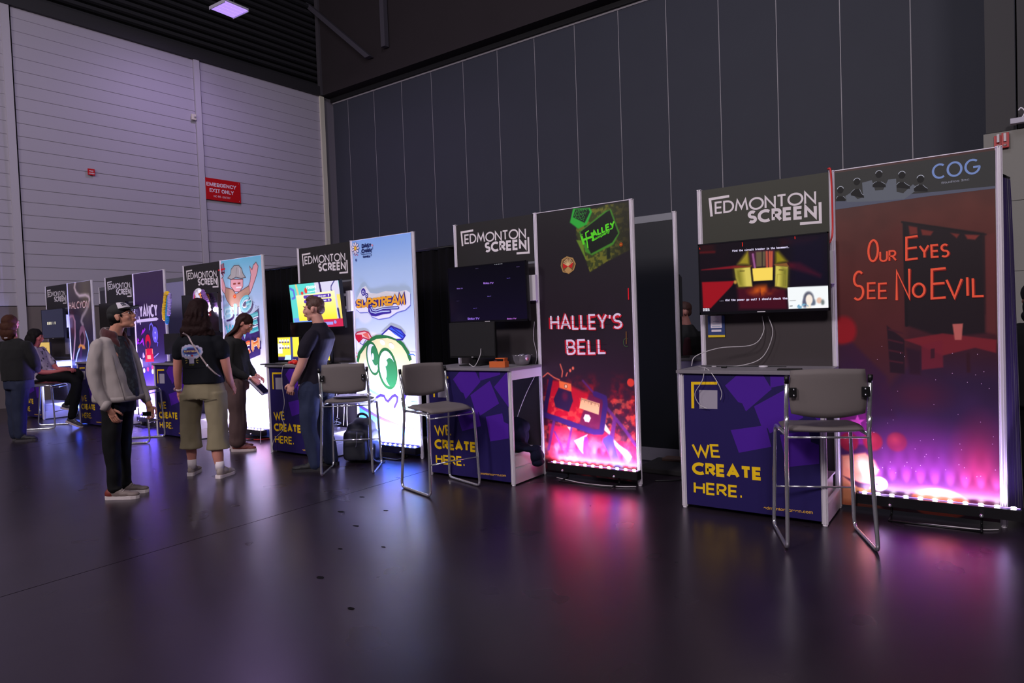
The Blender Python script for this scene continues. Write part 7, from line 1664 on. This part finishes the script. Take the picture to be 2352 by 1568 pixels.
def d(mb):
    loft(mb, [(.05, .0, .80, .185, .15), (.05, 0, .95, .185, .15), (.05, 0, 1.12, .19, .145), (.05, 0, 1.22, .17, .13), (.045, 0, 1.29, .11, .10), (.03, 0, 1.36, .075, .07)], 26, 2.5)
    limb(mb, [(.20, 0, 1.21), (.25, -.01, 1.08), (.24, -.04, .99), (.15, -.1, .98)], [.072, .066, .058, .045]); limb(mb, [(-.11, 0, 1.2), (-.17, -.02, 1.08), (-.16, -.06, .99), (-.11, -.12, .98)], [.07, .064, .056, .045])
cloth(p, 'jacket', mat('black_jacket', (14, 13, 16), rough=.7), d, .010, .010, 9)
def d(mb): loft(mb, [(-.0, -.03, .84, .10, .13), (-.0, -.03, 1.05, .10, .13), (.01, -.03, 1.2, .075, .11), (.02, -.02, 1.27, .05, .07)], 20)
cloth(p, 'shirt', mat('wine_shirt', (58, 10, 24), rough=.85), d, .010, .005, 9)
def d(mb):
    loft(mb, [(.05, 0, .72, .17, .15), (.05, 0, .85, .17, .15)])
    for x_ in (-.04, .13): limb(mb, [(x_, 0, .78), (x_, 0, .45), (x_, 0, .08)], [.11, .09, .075])
cloth(p, 'trousers', TROB, d, .012, .006, 9)
R, P = HP['m']
def d(mb): mb.ell(P(0, -.024, .046), (.080, .096, .080), 18, 12, 0, R); mb.ell(P(0, -.06, .0), (.068, .05, .058), 14, 10, 0, R)
cloth(p, 'hair', mat('ginger_brown_hair', (70, 42, 38), rough=.7), d, .009, .005, 30)
for x_ in (-.04, .13): shoe(p, (x_+.05, .0, 0), math.radians(200), .28, (26, 24, 26), (40, 38, 40))

# ---------------- dark figure at the right edge
p = person('person in black clothes cut off by the right edge behind the drape', .20, 1.62)
def d(mb, ex):
    head(mb, ex, (.05, 0, 1.50), math.radians(80), 0)
    limb(mb, [(.05, 0, 1.25), (.05, 0, 1.33), (.05, 0, 1.42)], [.07, .06, .055]); loft(mb, [(.05, 0, .85, .14, .12), (.05, 0, 1.25, .14, .1)])
    limb(mb, [(-.13, 0, 1.18), (-.19, .02, .98), (-.14, .1, .85)], [.05, .04, .03]); limb(mb, [(.23, 0, 1.18), (.29, .02, .98), (.24, .1, .85)], [.05, .04, .03])
    for x_ in (-.04, .14): limb(mb, [(x_, 0, .8), (x_, 0, .45), (x_, 0, .08)], [.09, .05, .035])
    hand(mb, ex, (-.14, .1, .85), (.2, .4, -.8), (1, 0, 0), .5, .95, -1); hand(mb, ex, (.24, .1, .85), (-.2, .4, -.8), (-1, 0, 0), .5, .95)
body(p, SK1, d, .011)
def d(mb):
    loft(mb, [(.05, 0, .62, .22, .2), (.05, 0, .9, .22, .19), (.05, 0, 1.12, .23, .17), (.05, 0, 1.22, .19, .15), (.05, 0, 1.3, .11, .1)], 26, 2.4)
    limb(mb, [(-.13, 0, 1.19), (-.19, .01, 1.05), (-.2, .03, .95), (-.15, .1, .86)], [.085, .078, .066, .05]); limb(mb, [(.23, 0, 1.19), (.29, .01, 1.05), (.3, .03, .95), (.25, .1, .86)], [.085, .078, .066, .05])
cloth(p, 'coat', mat('black_coat', (9, 9, 11), rough=.95), d, .012, .010, 8)
def d(mb):
    for x_ in (-.04, .14): limb(mb, [(x_, 0, .7), (x_, 0, .4), (x_, 0, .08)], [.12, .09, .075])
cloth(p, 'trousers', TROB, d, .012, .006, 9)
def d(mb): mb.ell((.05, -.02, 1.54), (.10, .115, .095), 18, 12); mb.ell((.05, -.05, 1.44), (.13, .09, .10), 16, 10); mb.ell((.05, -.05, 1.36), (.14, .08, .08), 16, 10)
cloth(p, 'hair', mat('black_hair', (10, 9, 11), rough=.8), d, .010, .012, 14)
for x_ in (-.04, .14): shoe(p, (x_, -.05, 0), math.radians(85), .27, (20, 19, 22), (30, 28, 30))
